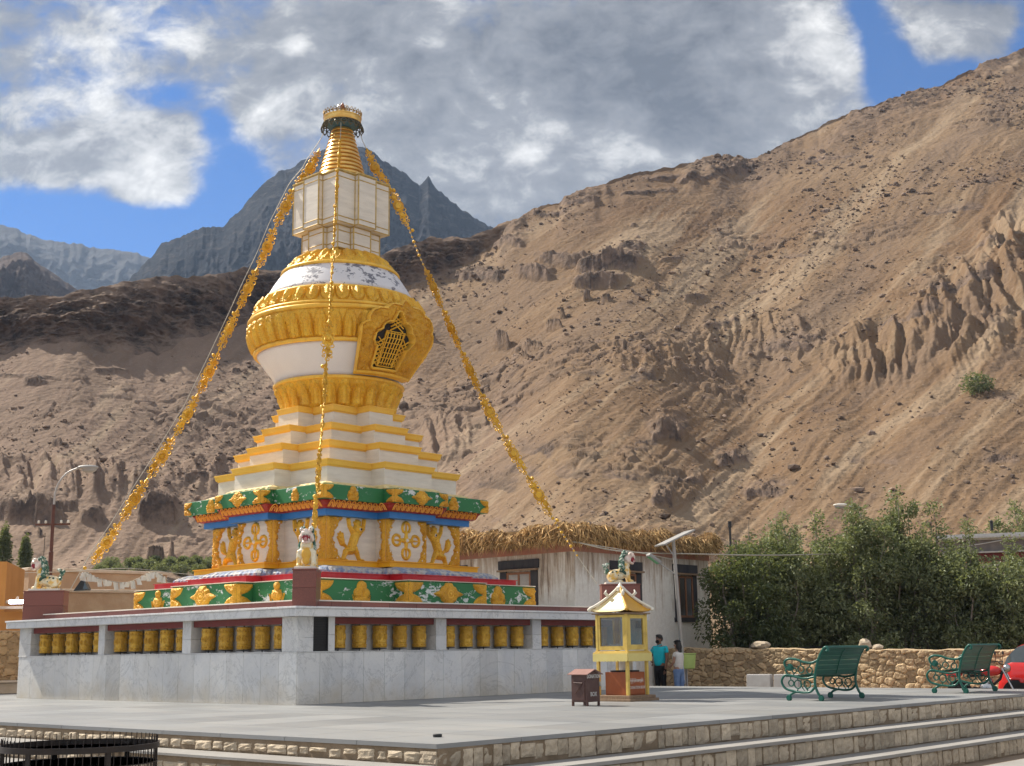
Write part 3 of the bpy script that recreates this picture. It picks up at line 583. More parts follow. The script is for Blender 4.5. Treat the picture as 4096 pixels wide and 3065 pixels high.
# ------------------------------------------------------------------ the stupa
CT = V(5.63, 5.47, 0)
stupa = thing('stupa', 'tall gilded stupa with banded dome and stepped tiers on a grey marble prayer wheel plinth', 'stupa', CT)
LF, RF = 0, 1                                   # the two faces seen: left (normal -X) and right (normal -Y)
FACES = [(V(-1, 0, 0), V(0, -1, 0)), (V(0, -1, 0), V(1, 0, 0)), (V(1, 0, 0), V(0, 1, 0)), (V(0, 1, 0), V(-1, 0, 0))]
def plinth():
    mb = MB(); W_ = 11.1
    zl, zt = 1.01, 1.71
    T = lambda: RNG.uniform(.2, .8)
    # core behind the cladding
    mb.box((.42, .42, 0), (W_-.42, W_-.42, zt), .3)
    def slab(face, a, b, z0, z1, d0, d1, tint=None):           # a slab from a..b along a face, d0..d1 inwards
        t = T() if tint is None else tint
        if face == LF: mb.box((d0, a, z0), (d1, b, z1), t)
        elif face == RF: mb.box((a, d0, z0), (b, d1, z1), t)
        elif face == 2: mb.box((W_-d1, a, z0), (W_-d0, b, z1), t)
        else: mb.box((a, W_-d1, z0), (b, W_-d0, z1), t)
    for fc in range(4):
        x = .0
        seams = [0.02]+[.58*k for k in range(1, 19)]+[W_-.02]
        for a, b in zip(seams[:-1], seams[1:]): slab(fc, a+.003, b-.003, 0, zl-.004, 0, .38, RNG.uniform(.0, 1.))
        slab(fc, .0, W_, zl-.002, zl+.018, -.012, .42, .75)     # sill ledge
        op = [(.5, 3.63), (3.95, 7.09), (7.36, 10.53)] if fc in (LF, 2) else [(.19, .79), (.96, 3.84), (4.16, 7.04), (7.36, 10.24)]
        e = 0.
        for a, b in op+[(W_, W_)]:
            zc = 1.34+RNG.uniform(-.05, .05)
            slab(fc, e, a, zl+.02, zc, .003, .4); slab(fc, e, a, zc+.003, zt, .003, .4); e = b
        for k in range(8):                                       # fascia slabs of the coping
            a, b = -.25+k*1.45+.001, min(-.25+(k+1)*1.45-.001, W_+.25); slab(fc, a, b, zt+.0, 1.862, -.25, .1)
    mb.box((-.1, -.1, zt-.001), (W_+.1, W_+.1, 1.86), .5)
    mb.box((-.275, -.275, 1.864), (W_+.275, W_+.275, 1.905), .95)
    for fc in range(4):                                           # plain back of the niches
        for a, b in ([(.5, 3.63), (3.95, 7.09), (7.36, 10.53)] if fc in (LF, 2) else [(.96, 3.84), (4.16, 7.04), (7.36, 10.24)]): slab(fc, a, b, zl+.02, zt, .40, .425, .3)
    return mb
plinth().build('plinth', M_MARBLE, stupa, bevel=.006)
lb = MB()
for a, b in [(.5, 3.63), (3.95, 7.09), (7.36, 10.53)]: lb.box((.06, a+.01, 1.57), (.17, b-.01, 1.707)); lb.box((10.93, a+.01, 1.57), (11.04, b-.01, 1.707))
for a, b in [(.96, 3.84), (4.16, 7.04), (7.36, 10.24)]: lb.box((a+.01, .06, 1.57), (b-.01, .17, 1.707)); lb.box((a+.01, 10.93, 1.57), (b-.01, 11.04, 1.707))
# one beam per niche, each a part of its own
def beams():
    for fc, lst in ((LF, [(.5, 3.63), (3.95, 7.09), (7.36, 10.53)]), (RF, [(.96, 3.84), (4.16, 7.04), (7.36, 10.24)])):
        for a, b in lst:
            m = MB()
            if fc == LF: m.box((.06, a+.01, 1.575), (.17, b-.01, 1.707))
            else: m.box((a+.01, .06, 1.575), (b-.01, .17, 1.707))
            m.build('niche_beam', M_LINTEL, stupa, bevel=.005)
beams()
lv = MB(); lv.box((.19, .05, 1.03), (.79, .39, 1.705))
for k in range(20):
    z = 1.05+k*.0325; lv.box((.215, .018, z), (.765, .052, z+.014), .6)
lv.box((.192, .006, 1.032), (.215, .06, 1.703)); lv.box((.765, .006, 1.032), (.788, .06, 1.703)); lv.box((.215, .006, 1.68), (.765, .06, 1.703)); lv.box((.215, .006, 1.032), (.765, .06, 1.05))
lv.build('louvre', M_LOUVRE, stupa)
gs = MB(); g0, g1 = .30, 10.82
for k in range(13):
    a, b = g0+k*(g1-g0)/13+.004, g0+(k+1)*(g1-g0)/13-.004; t = RNG.uniform(.2, .9)
    gs.box((g0, a, 1.9), (g0+.3, b, 2.035), t); gs.box((a, g0, 1.9), (b, g0+.3, 2.035), RNG.uniform(.2, .9)); gs.box((g1-.3, a, 1.9), (g1, b, 2.035), t); gs.box((a, g1-.3, 1.9), (b, g1, 2.035), t)
gs.box((g0+.01, g0+.01, 1.9), (g1-.01, g1-.01, 2.03))
gs.build('granite_border', M_GRANITE, stupa)
cp = MB(); cp.box((g0-.03, g0-.03, 2.036), (g1+.03, g1+.03, 2.06)); cp.build('border_coping', M_STONEW, stupa)
def pedestal(dx, dy):
    p = CT+V(dx*5.2, dy*5.2, 0); M = TR(p, math.atan2(dy, dx)); m = MB()
    m.box((-.5, -.235, 1.9), (.5, .235, 2.27), .4, M=M); m.box((-.5, -.235, 2.273), (.5, .235, 2.62), .6, M=M); m.box((-.515, -.25, 2.622), (.515, .25, 2.65), .8, M=M)
    return m.build('pedestal', M_GRANITE, stupa, bevel=.006)
for d in ((-1, -1), (-1, 1), (1, -1), (1, 1)): pedestal(*d)

def cross(a, b, d, o=0.):
    a, b = a+o, b+o; P = []
    for k in range(4):
        c, s = [(1, 0), (0, 1), (-1, 0), (0, -1)][k]
        for x, y in [(-a, -a), (-b, -a), (-b, -a-d), (b, -a-d), (b, -a)]: P.append((x*c-y*s, x*s+y*c))
    return P
def sweep(mb, prof, a, b, d, seg=None, hf=None, tint=.5, cap=True, mi=0):
    """a moulding: profile rows (offset, z) swept round the stepped plan; hf(s, v, row) adds relief along the normal"""
    base = np.array(cross(a, b, d)); n = len(base)
    if seg is None:
        rows = [np.array([(x+CT[0], y+CT[1], z) for x, y in cross(a, b, d, o)]) for o, z in prof]
        mb.grid(np.array(rows), tint, mi, closed=True)
        if cap:
            k = len(rows); mb.add(np.concatenate([rows[0], rows[-1]]), [tuple(range(n-1, -1, -1)), tuple(range(n, 2*n))], tint, mi)
        return mb
    cols = []; nrm = []; sp = []
    for i in range(n):
        p, q = base[i], base[(i+1) % n]; L = np.linalg.norm(q-p); k = max(1, int(round(L/seg))); u = (q-p)/L; nn = V(u[1], -u[0])
        for j in range(k): cols.append((i, j/k, L, nn)); 
    out = []
    for ri, (o, z) in enumerate(prof):
        C = np.array(cross(a, b, d, o)); row = []
        for i, t, L, nn in cols:
            p = C[i]*(1-t)+C[(i+1) % n]*t; s = t*L
            h = hf(s, L, ri/(len(prof)-1)) if (hf and t > 0) else 0.
            row.append((CT[0]+p[0]+nn[0]*h, CT[1]+p[1]+nn[1]*h, z))
        out.append(row)
    out = np.array(out); mb.grid(out, tint, mi, closed=True); m = out.shape[1]
    if cap: mb.add(np.concatenate([out[0], out[-1]]), [tuple(range(m-1, -1, -1)), tuple(range(m, 2*m))], tint, mi)
    return mb
def band(name, prof, a, b, d, m, **kw): return sweep(MB(), prof, a, b, d, **kw).build(name, m, stupa)
# tiers from the bottom (half widths and heights measured on the photograph)
GL = (3.62, 1.30, .45); GLZ = (2.06, 2.59)
low_band = band('lower_green_band', [(0, GLZ[0]), (0, GLZ[1]), (-.02, 2.61)], *GL, M_GREEN)
band('band_fillet', [(.02, 2.61), (.03, 2.625), (0, 2.63)], *GL, M_STONEW)
band('red_band', [(0, 2.63), (0, 2.765), (.03, 2.77), (.03, 2.785), (-.2, 2.79)], 3.28, 1.16, .44, M_RED)
def scal(per, amp):
    def f(s, L, v):
        k = max(1, round(L/per)); u = (s/L*k) % 1; return amp*math.sin(PI*v)*(abs(math.sin(PI*u))**.6-.35)+amp*.5*math.sin(2*PI*(u*1.+v*.9))*math.sin(PI*v)
    return f
band('lotus_rope', [(.06, 2.785), (.13, 2.80), (.12, 2.86), (.02, 2.93), (-.13, 2.98), (-.3, 3.0)], 2.83, .98, .43, [M_ROPE], seg=.035, hf=scal(.16, .035))
band('yellow_plinth_band', [(0, 2.995), (0, 3.11), (.03, 3.115), (.03, 3.135), (-.3, 3.14)], 2.58, .90, .42, M_YEL)
PN = (2.24, .68, .36); PNZ = (3.13, 4.20)
band('panel_wall', [(0, PNZ[0]), (0, PNZ[1])], *PN, M_STONEW)
band('blue_cornice', [(-.02, 4.18), (0, 4.185), (0, 4.345), (-.1, 4.35)], 2.43, .78, .42, M_BLUE)
def petal_h(per, amp):
    def f(s, L, v):
        k = max(1, round(L/per)); u = (s/L*k) % 1; d = abs(u-.5)*2; return amp*(1-d**2)*math.sin(PI*min(1, v*1.1))+(.5*amp if abs(d-.75-.1*v) < .12 else 0)
    return f
def lotus_tint(o, per=.16):
    return o
lt = MB(); sweep(lt, [(.0, 4.335), (.06, 4.36), (.09, 4.41), (.11, 4.46), (.15, 4.50), (.15, 4.525), (0, 4.53)], 2.49, .83, .42, seg=.03, hf=petal_h(.17, .035))
rm = lt; basec = np.array(cross(2.49, .83, .42))
for i in range(20):
    p, q = basec[i], basec[(i+1) % 20]; L = np.linalg.norm(q-p); u = (q-p)/L; nn = V(u[1], -u[0]); k = max(1, round(L/.17))
    if nn[0] > .5 or nn[1] > .5: continue
    for j in range(k):
        c = p+u*L*(j+.5)/k; w_ = L/k*.46
        for sc, hgt in ((1., .165), (.45, .10)):
            path = []
            for t in np.linspace(0, 1, 9):
                an = PI*t; x = -w_*sc*math.cos(an); zz = 4.355+hgt*math.sin(an)**.8+(0 if sc == 1 else .01); o = .075+(zz-4.355)*.62+.015
                path.append((CT[0]+c[0]+u[0]*x+nn[0]*o, CT[1]+c[1]+u[1]*x+nn[1]*o, zz))
            rm.tube(path, .016, 4, mi=1)
rm.build('red_lotus_moulding', [M_LOTR, M_LOTO], stupa)
GU = (2.78, .90, .38); GUZ = (4.525, 4.86)
band('upper_green_band', [(0, GUZ[0]), (0, GUZ[1]), (-.03, 4.875)], *GU, M_GREEN)
band('cream_rope', [(.0, 4.87), (.07, 4.885), (.06, 4.95), (-.04, 5.0), (-.2, 5.02)], 2.36, .86, .45, M_ROPEC, seg=.04, hf=scal(.22, .03))
AB = [2.19, 1.84, 1.50, 1.17]; AC = [2.28, 1.935, 1.59, 1.255]; BB = [.80, .67, .53, .40]; BC = [.86, .72, .58, .45]; ZC = [(5.41, 5.56), (5.935, 6.10), (6.455, 6.61), (6.99, 7.15)]; zb = 4.86
for k in range(4):
    stp = MB(); sweep(stp, [(0, zb), (0, ZC[k][0]+.03)], AB[k], BB[k], .5)
    o = stp.build('step', M_STONEW, stupa)
    z0, z1 = ZC[k]; c = sweep(MB(), [(-.06, z0-.02), (-.055, z0), (-.03, z0+.012), (-.02, z0+.03), (0, z1-.03), (.012, z1-.027), (.012, z1), (-.3, z1+.005)], AC[k]-.012, BC[k]-.012, .5 if k < 3 else .46)
    c.build('step_cap', M_CREAM, o); zb = z1
# ---- raised gilt ornaments on the two faces seen
def place_on(face, a, off=0.):
    n, ux = FACES[face]
    def f(X, Y, H): 
        return CT[None, None]+ux*X[..., None]+n*(a+off+H)[..., None]+V(0, 0, 1)*Y[..., None] if not np.isscalar(a) else CT+ux*X[..., None]+n*(a+off+H[..., None])+V(0, 0, 1)*Y[..., None]
    return f
def place_side(face, a, b, sgn):                    # side of the projecting bay: X runs outwards from the wall
    n, ux = FACES[face]
    def f(X, Y, H): return CT+ux*(sgn*(b+H[..., None]))+n*(a+X[..., None])+V(0, 0, 1)*Y[..., None]
    return f
def corner_plate(sgn, x0, z0, z1):
    h = z1-z0
    def s(X, Y):
        x = (X-x0)*sgn; y = Y-(z0+z1)/2
        lob = U(np.hypot(x/1.75, y-.5*h)-.5*h, np.hypot(x/1.75, y+.5*h)-.5*h, np.maximum(x-.24*h, np.abs(y)-h))
        return np.maximum(np.maximum(lob, np.abs(y)-.49*h), -x)
    return s
def medallion(x0, z, h):
    def s(X, Y):
        x, y = X-x0, Y-z
        d = U(np.hypot(x/1.1, y)-.36*h, (np.abs(x)*.8+np.abs(y))*.78-.45*h, (np.abs(x)*.52+np.abs(y)*1.2)-.44*h); an = np.arctan2(y, x); return np.maximum(d-.02*h*np.cos(an*10), np.abs(y)-.46*h)
    return s
def jewel(x0, z, h):
    def s(X, Y):
        x, y = X-x0, Y-z; ax = np.abs(x)
        return U(np.hypot(x, y-.2*h)-.23*h, np.hypot(ax-.18*h, y+.02*h)-.2*h, sd_e(ax, y, 0, -.25*h, .34*h, .16*h), sd_cap(ax, y, (.3*h, -.36*h), (.44*h, -.05*h), .05*h, .015*h), np.maximum(ax-.34*h, np.abs(y+.4*h)-.06*h), sd_cap(x, y, (0, .3*h), (0, .45*h), .08*h, .02*h))
    return s
def vase(x0, z, h):
    def s(X, Y):
        x, y = X-x0, Y-z; ax = np.abs(x)
        return U(sd_e(x, y, 0, -.05*h, .3*h, .22*h), np.maximum(ax-.24*h, np.abs(y-.1*h)-.05*h), np.hypot(x, y-.28*h)-.16*h, np.maximum(ax-.12*h, np.abs(y-.22*h)-.1*h), np.maximum(ax-(.2*h-.4*(y+.3*h)), np.abs(y+.34*h)-.11*h), sd_cap(ax, y, (.26*h, -.38*h), (.42*h, .0), .05*h, .03*h), np.hypot(ax-.38*h, y+.3*h)-.07*h)
    return s
orn = lambda: MB()
def do_rel(parent, name, sdf, bbox, res, hf, place, mats=None):
    m = MB(); relief(m, sdf, bbox, res, hf, place)
    return m.build(name, mats or M_GOLDR, parent, smooth=50) if m.n else None
def green_band(o, G, Z, lay):
    a, b, d = G; z0, z1 = Z; h = z1-z0
    HP = dome_h(.05, .8, .05, 16.)
    for fc in (LF, RF):
        # corner plates: outer corners, both edges of the projecting bay (wrapping onto its sides)
        for sgn, x0, aa in ((1, -a, a), (-1, a, a), (1, -b, a+d), (-1, b, a+d)):
            s = corner_plate(sgn, x0, z0, z1); bb = (x0-.01, x0+.95*h, z0, z1) if sgn > 0 else (x0-.95*h, x0+.01, z0, z1)
            do_rel(o, 'corner_plate', s, bb, h/26, HP, place_on(fc, aa))
        for sg in (-1, 1):
            s = corner_plate(-1, d, z0, z1); do_rel(o, 'corner_plate', s, (d-min(.95*h, d), d+.01, z0, z1), h/22, HP, place_side(fc, a, b, sg))
        zc = (z0+z1)/2
        for kind, x0, aa, sc in lay[fc]:
            f = {'m': medallion, 'j': jewel, 'v': vase}[kind](x0, zc, h*sc); r_ = h*.85*sc
            do_rel(o, {'m': 'medallion', 'j': 'jewel_ornament', 'v': 'vase_ornament'}[kind], f, (x0-r_*1.1, x0+r_*1.1, max(z0, zc-r_), min(z1, zc+r_)), h/34, dome_h(.075, .75, .03, 18.), place_on(fc, aa))
            if kind == 'm':                                   # eight-spoked wheel on the medallion
                n, ux = FACES[fc]; mw = MB(); c = CT+ux*x0+n*(aa+.075)+V(0, 0, zc); R_ = .17*h
                mw.tube([c+ux*R_*math.cos(t)+V(0, 0, R_*math.sin(t)) for t in np.linspace(0, 2*PI, 25)], .018, 5, cap=False)
                for k in range(8): mw.tube([c, c+ux*R_*math.cos(k*PI/4)+V(0, 0, R_*math.sin(k*PI/4))], .011, 4)
                mw.ell(c, .035, 8, 6); mw.build('wheel_emblem', M_GOLDS, o)
mid = lambda G: (G[0]+G[1])/2
green_band(low_band, GL, GLZ, {LF: [('v', -mid(GL)-.1, GL[0], 1.2), ('m', 0, GL[0]+GL[2], 1.1), ('v', mid(GL)-.25, GL[0], 1.2)], RF: [('j', -mid(GL)+.12, GL[0], 1.2), ('m', .0, GL[0]+GL[2], 1.1), ('j', mid(GL)-.25, GL[0], 1.2)]})
up_band = next(c for c in stupa.children if c.name.startswith('upper_green'))
green_band(up_band, GU, GUZ, {LF: [('j', -mid(GU)+.2, GU[0], 1.25), ('m', 0, GU[0]+GU[2], 1.2), ('j', mid(GU)-.1, GU[0], 1.)], RF: [('j', -mid(GU)-.05, GU[0], 1.25), ('m', .0, GU[0]+GU[2], 1.2), ('j', mid(GU)-.35, GU[0], 1.25)]})
# panel wall: lacy gilt borders, double vajras in the bays, lions in the corners
def lace(x0, sgn, z0, z1, w0, w1):
    def s(X, Y):
        x = (X-x0)*sgn; v = (Y-z0)/(z1-z0); w_ = w1+(w0-w1)*np.abs(2*v-1)**1.5+.022*np.sin(v*2*PI*5.5)+.012*np.sin(v*2*PI*13); return np.maximum(np.maximum(x-w_, -x), np.abs(v-.5)*(z1-z0)-(z1-z0)*.5)
    return s
def pearls(mb, pts, place, r):
    for x, y in pts:
        P = place(np.array([[x]]), np.array([[y]]), np.array([[.045]]))[0, 0]; mb.ell(P, r, 8, 6, mi=1)
def bordered(parent, name, sdf, bbox, res, hf, place, pts, r):
    m = MB(); relief(m, sdf, bbox, res, hf, place); pearls(m, pts, place, r); m.build(name, [M_GOLDR, M_PEARL], parent, smooth=50)
def vajra(x0, z, R_):
    def s(X, Y):
        x, y = X-x0, Y-z; d = np.hypot(x, y)-.15*R_
        for k in range(4):
            c, sn = [(1, 0), (0, 1), (-1, 0), (0, -1)][k]; u = x*c+y*sn; v = np.abs(-x*sn+y*c)
            d = U(d, sd_cap(u, v, (.1*R_, 0), (.45*R_, 0), .15*R_, .08*R_), sd_e(u, v, .42*R_, 0, .09*R_, .2*R_), sd_cap(u, v, (.4*R_, 0), (1.0*R_, 0), .075*R_, .03*R_),
                  np.maximum(np.abs(sd_e(u, v, .66*R_, 0, .29*R_, .27*R_))-.085*R_, -(u-.4*R_)), sd_cap(u, v, (.5*R_, .24*R_), (.6*R_, .3*R_), .07*R_, .05*R_))
        return d
    return s
def lion2d(x0, z0, H, sg):
    def s(X, Y):
        x, y = (X-x0)*sg/H, (Y-z0)/H
        c = lambda *a: sd_cap(x, y, *a)
        d = U(c((-.02, .30), (.10, .60), .115, .13), c((.0, .26), (-.19, .20), .12, .075), c((-.19, .20), (-.27, .03), .07, .045), c((-.27, .03), (-.16, .02), .04, .03),      # body, rear leg
              c((.07, .30), (.16, .16), .085, .055), c((.16, .16), (.22, .03), .055, .045), c((.22, .03), (.34, .025), .045, .035),
              c((.06, .62), (-.09, .80), .08, .05), c((-.09, .80), (-.12, .95), .045, .05), c((.18, .62), (.33, .74), .075, .05), c((.33, .74), (.36, .95), .045, .05),           # raised arms
              sd_e(x, y, .16, .74, .13, .135), c((.24, .70), (.29, .68), .05, .03))
        fl = d
        for k, (bx, by) in enumerate(((.04, .92), (.11, .97), (.19, .98), (.26, .93))): fl = U(fl, c((.15, .78), (bx, by), .07, .012))
        for bx, by in ((-.42, .62), (-.36, .66), (-.30, .63), (-.45, .54)): fl = U(fl, c((-.30, .40), (bx, by), .075, .015))                                             # flame tail
        return U(fl, c((-.14, .3), (-.30, .40), .03, .05))*H
    return s
lions = MB(); pw = next(c for c in stupa.children if c.name.startswith('panel_wall'))
a, b, d = PN; z0, z1 = PNZ
for fc in (LF, RF):
    for sgn, x0, aa, w0, w1 in ((1, -a, a, .50, .20), (-1, a, a, .44, .17), (1, -b, a+d, .29, .09), (-1, b, a+d, .29, .09)):
        k = 7 if w0 > .3 else 6
        bordered(pw, 'gilt_border', lace(x0, sgn, z0, z1, w0, w1), (x0-.01, x0+.56, z0, z1) if sgn > 0 else (x0-.56, x0+.01, z0, z1), .02, dome_h(.06, .9, .045, 15.), place_on(fc, aa), [(x0+sgn*(w1*.55+(w0-w1)*.8*abs(2*v-1)**1.5), z0+v*(z1-z0)) for v in np.linspace(.07, .93, k)], .03)
    for sg in (-1, 1):
        bordered(pw, 'gilt_border', lace(d, -1, z0, z1, .27, .12), (d-.32, d+.01, z0, z1), .024, dome_h(.05, .9, .045, 15.), place_side(fc, a, b, sg), [(d-.14, z0+v*(z1-z0)) for v in (.1, .32, .55, .76, .92)], .03)
    zc = (z0+z1)/2+.02
    m = MB(); relief(m, vajra(0, zc, .47), (-.5, .5, zc-.5, zc+.5), .014, dome_h(.055, .9), place_on(fc, a+d)); pearls(m, [(0, zc)], place_on(fc, a+d), .05); m.build('double_vajra', [M_GOLD, M_PEARL], pw, smooth=50)
    xm = (a+b)/2
    for x0, sg in ((-xm+.03, 1), (xm-.03, -1)):
        do_rel(pw, 'guardian_lion_relief', lion2d(x0-.02*sg, z0+.02, 1.04, sg), (x0-.62, x0+.62, z0, z1-.01), .016, dome_h(.12, 1.0, .03, 14.), place_on(fc, a), M_GOLD)
        m = MB(); n, ux = FACES[fc]; c = CT+ux*(x0-.02*sg+.18*.98*sg)+n*(a+.11)+V(0, 0, z0+.02+.77*.98); m.ell(c, .045, 10, 8); m.build('lion_eye', M_PEARL, pw, smooth=180); m = MB(); m.ell(c+n*.03, .026, 8, 6); m.build('lion_eye', M_DARK, pw, smooth=180)

# ---- dome
def round_part(name, prof, m, n=96, smooth=35, **kw):
    mb = MB(); mb.lathe(prof, n, CT, **kw); return mb.build(name, m, stupa, smooth=smooth)
def petal_band(name, prof, N, hgt, up=True, m=M_GOLD, cols=18, rows=22):
    P = np.array(prof, float); seg = np.r_[0, np.cumsum(np.hypot(*np.diff(P, axis=0).T))]; v = np.linspace(0, 1, rows); r = np.interp(v*seg[-1], seg, P[:, 0]); z = np.interp(v*seg[-1], seg, P[:, 1])
    tr_, tz = np.gradient(r), np.gradient(z); L = np.hypot(tr_, tz); nr, nz = tz/L, -tr_/L
    u = np.linspace(-1, 1, cols+1)[:-1]; Uq, Vq = np.meshgrid(u, v if up else 1-v)
    wv = np.where(Vq > .45, np.sqrt(np.clip(1-((Vq-.45)/.53)**2, 0, 1)), 1.)*.89; e = wv-np.abs(Uq)
    h = np.where(e > 0, hgt*(.35+.65*np.clip(1-np.abs(e-.10)/.11, 0, 1)), 0); w2 = np.where(Vq > .3, np.sqrt(np.clip(1-((Vq-.3)/.42)**2, 0, 1)), 1.)*.5; e2 = w2-np.abs(Uq)
    h = np.where(e2 > 0, hgt*(.5+.8*np.clip(e2/.35, 0, 1)), h); h += hgt*.25*(e > .18)*(e2 < -.05)*np.abs(np.sin(Vq*22+Uq*3)); h *= np.minimum(1, np.minimum(v, 1-v)*12)[:, None]
    th = (np.arange(N)[:, None]+(u[None]+1)/2)*2*PI/N; th = th.reshape(-1)+.11; H = np.tile(h, (1, N)); R_ = r[:, None]+nr[:, None]*H; Zq = z[:, None]+nz[:, None]*H
    mb = MB(); mb.grid(np.stack([CT[0]+R_*np.cos(th), CT[1]+R_*np.sin(th), Zq], -1), closed=True); return mb.build(name, m, stupa, smooth=55)
def torus_ring(name, R_, z, r, m=None, sq=1.):
    return round_part(name, [(R_+r*math.cos(t), z+sq*r*math.sin(t)) for t in np.linspace(-PI, PI, 13)], m or M_GOLDS, smooth=180)
round_part('dome_neck', [(1.3, 7.1), (1.41, 7.2), (1.36, 7.3)], M_GOLDS)
petal_band('lotus_bowl', [(1.40, 7.16), (1.42, 7.37), (1.5, 7.55), (1.60, 7.70), (1.685, 7.82)], 26, .09)
torus_ring('bowl_rim', 1.685, 7.87, .055)
WP = [(1.60, 7.88), (1.66, 7.97), (1.80, 8.16), (1.98, 8.40), (2.12, 8.60), (2.19, 8.70)]
round_part('white_dome', WP, M_WHITE, smooth=180)
torus_ring('dome_ring', 2.215, 8.73, .06)
petal_band('lower_petal_band', [(2.20, 8.78), (2.30, 9.0), (2.375, 9.25), (2.385, 9.48)], 40, .09)
torus_ring('dome_ring', 2.375, 9.55, .07); torus_ring('dome_ring', 2.33, 9.67, .05)
petal_band('upper_petal_band', [(2.28, 9.71), (2.22, 9.86), (2.10, 10.05), (2.05, 10.12)], 36, .09, up=False)
torus_ring('dome_ring', 2.03, 10.16, .05)
round_part('flaking_white_dome', [(2.02, 10.18), (1.93, 10.34), (1.80, 10.57), (1.66, 10.78), (1.56, 10.92)], M_PEELW, smooth=180)
torus_ring('dome_ring', 1.55, 10.95, .055)
petal_band('top_petal_band', [(1.5, 10.99), (1.38, 11.14), (1.22, 11.28), (1.05, 11.38), (.9, 11.44)], 24, .07, up=False)
round_part('dome_collar', [(1.0, 11.36), (.98, 11.44), (.86, 11.46), (.84, 11.52), (.5, 11.53)], M_GOLDS)
# ---- ornate niche plate on the right-hand face of the dome
PRF = np.array([(1.62, 7.90)]+WP[1:]+[(2.26, 8.78), (2.33, 9.0), (2.40, 9.25), (2.41, 9.48), (2.40, 9.6), (2.32, 9.74), (2.25, 9.9), (2.14, 10.1)])
def dome_place(X, Y, H):
    r = np.interp(Y, PRF[:, 1], PRF[:, 0])+.13+H; th = -PI/2+X/2.3; return np.stack([CT[0]+r*np.cos(th), CT[1]+r*np.sin(th), Y+0*X], -1)
def plate(X, Y):
    ax = np.abs(X); y = Y-7.93
    d = U(sd_box(ax, y, -1, 1.17, 0, 1.0), sd_c(ax, y, .92, .98, .27), sd_c(ax, y, .62, 1.22, .40), sd_c(ax, y, .28, 1.42, .36), sd_cap(ax, y, (0, 1.6), (0, 1.93), .30, .02), sd_box(ax, y, -1, .7, 0, 1.3))
    return np.maximum(d, -y)
def win(X, Y, g=0.):
    ax = np.abs(X+.24)/1.12; y = (Y-8.10)/1.1
    d = U(sd_box(ax, y, -1, .37, 0, .62), sd_c(ax, y, .30, .60, .17), sd_cap(ax, y, (0, .72), (0, 1.18), .24, .03), sd_c(ax, y, .15, .78, .18)); return np.maximum(d, -y)+g
def plate_cut(X, Y): return np.maximum(plate(X, Y), -win(X, Y))
niche = do_rel(stupa, 'dome_niche_plate', plate_cut, (-1.35, 1.35, 7.92, 9.95), .018, lambda d, X, Y: np.minimum(.09, -d*1.2)+.055*(1-np.abs(perlin(X*5+.8*perlin(X*9, Y*9, 2.), Y*5, 7.))*2.2)+.03*np.abs(perlin(X*17, Y*17, 4.)), dome_place, M_GOLDR)
rimf = lambda X, Y: np.abs(plate(X, Y)+.045)-.045
do_rel(niche, 'plate_rim', rimf, (-1.35, 1.35, 7.92, 9.95), .026, lambda d, X, Y: .17-0*d, dome_place, M_GOLDS)
do_rel(niche, 'window_rim', lambda X, Y: np.abs(win(X, Y, -.03))-.035, (-1., .6, 8.0, 9.65), .022, lambda d, X, Y: .19-0*d, dome_place, M_GOLDS)
do_rel(niche, 'window_recess', lambda X, Y: win(X, Y, -.01), (-1., .6, 8.0, 9.65), .03, lambda d, X, Y: .02-0*d, dome_place, M_DARK)
lat = MB()
for x in np.linspace(-.46, -.02, 6): lat.tube([dome_place(np.array(x), np.array(y), np.array(.09)) for y in np.linspace(8.18, 8.93, 6)], .017, 5)
for y in np.linspace(8.22, 8.90, 7): lat.tube([dome_place(np.array(x), np.array(y), np.array(.095)) for x in np.linspace(-.49, .01, 4)], .014, 5)
for sg in (-1, 1):
    for k in range(6):
        y = 8.14+.1*k
        for s2 in (-1, 1): lat.tube([dome_place(np.array(-.24+sg*.26), np.array(y+(0 if s2 > 0 else .14)), np.array(.09)), dome_place(np.array(-.24+sg*.45), np.array(y+(.14 if s2 > 0 else 0)), np.array(.09))], .018, 4)
for s2 in (-1, 1):
    for k in range(3): lat.tube([dome_place(np.array(-.24-.18*s2), np.array(8.97+.09*k), np.array(.09)), dome_place(np.array(-.24+.1*s2), np.array(9.15+.09*k), np.array(.09))], .02, 4)
lat.box((0, 0, 0), (.001, .001, .001), M=TR(dome_place(np.array(-.24), np.array(8.6), np.array(.02))))
fr = [(-.50, 8.15), (.02, 8.15), (.02, 8.95), (-.50, 8.95), (-.50, 8.15)]; lat.tube([dome_place(np.array(x), np.array(y), np.array(.09)) for x, y in fr], .028, 5)
lat.build('window_lattice', M_GOLD, niche)

# ---- harmika: two white boxes of stepped plan with gilt edging
def boxy(name, a, b, d, z0, z1, parent=None):
    o = sweep(MB(), [(0, z0), (0, z1)], a, b, d).build(name, M_STONEW, parent or stupa)
    t = MB(); P = np.array(cross(a, b, d))
    for i, p in enumerate(P): t.tube([(CT[0]+p[0], CT[1]+p[1], z0), (CT[0]+p[0], CT[1]+p[1], z1)], .02, 5)
    for z in (z0+.015, z0+.16, z1-.16, z1-.015):
        for i in range(20):
            p, q = P[i], P[(i+1) % 20]; t.tube([(CT[0]+p[0], CT[1]+p[1], z), (CT[0]+q[0], CT[1]+q[1], z)], .016, 4)
    t.build('gilt_edging', M_EDGE, o); return o
M_EDGE = smat('tarnished gilt edging', (.60, .42, .13), (.40, .28, .1), rough=.5, metal=.3, scale=9)
boxy('lower_harmika', .74, .30, .13, 11.49, 12.14); boxy('upper_harmika', .92, .31, .14, 12.14, 13.56)
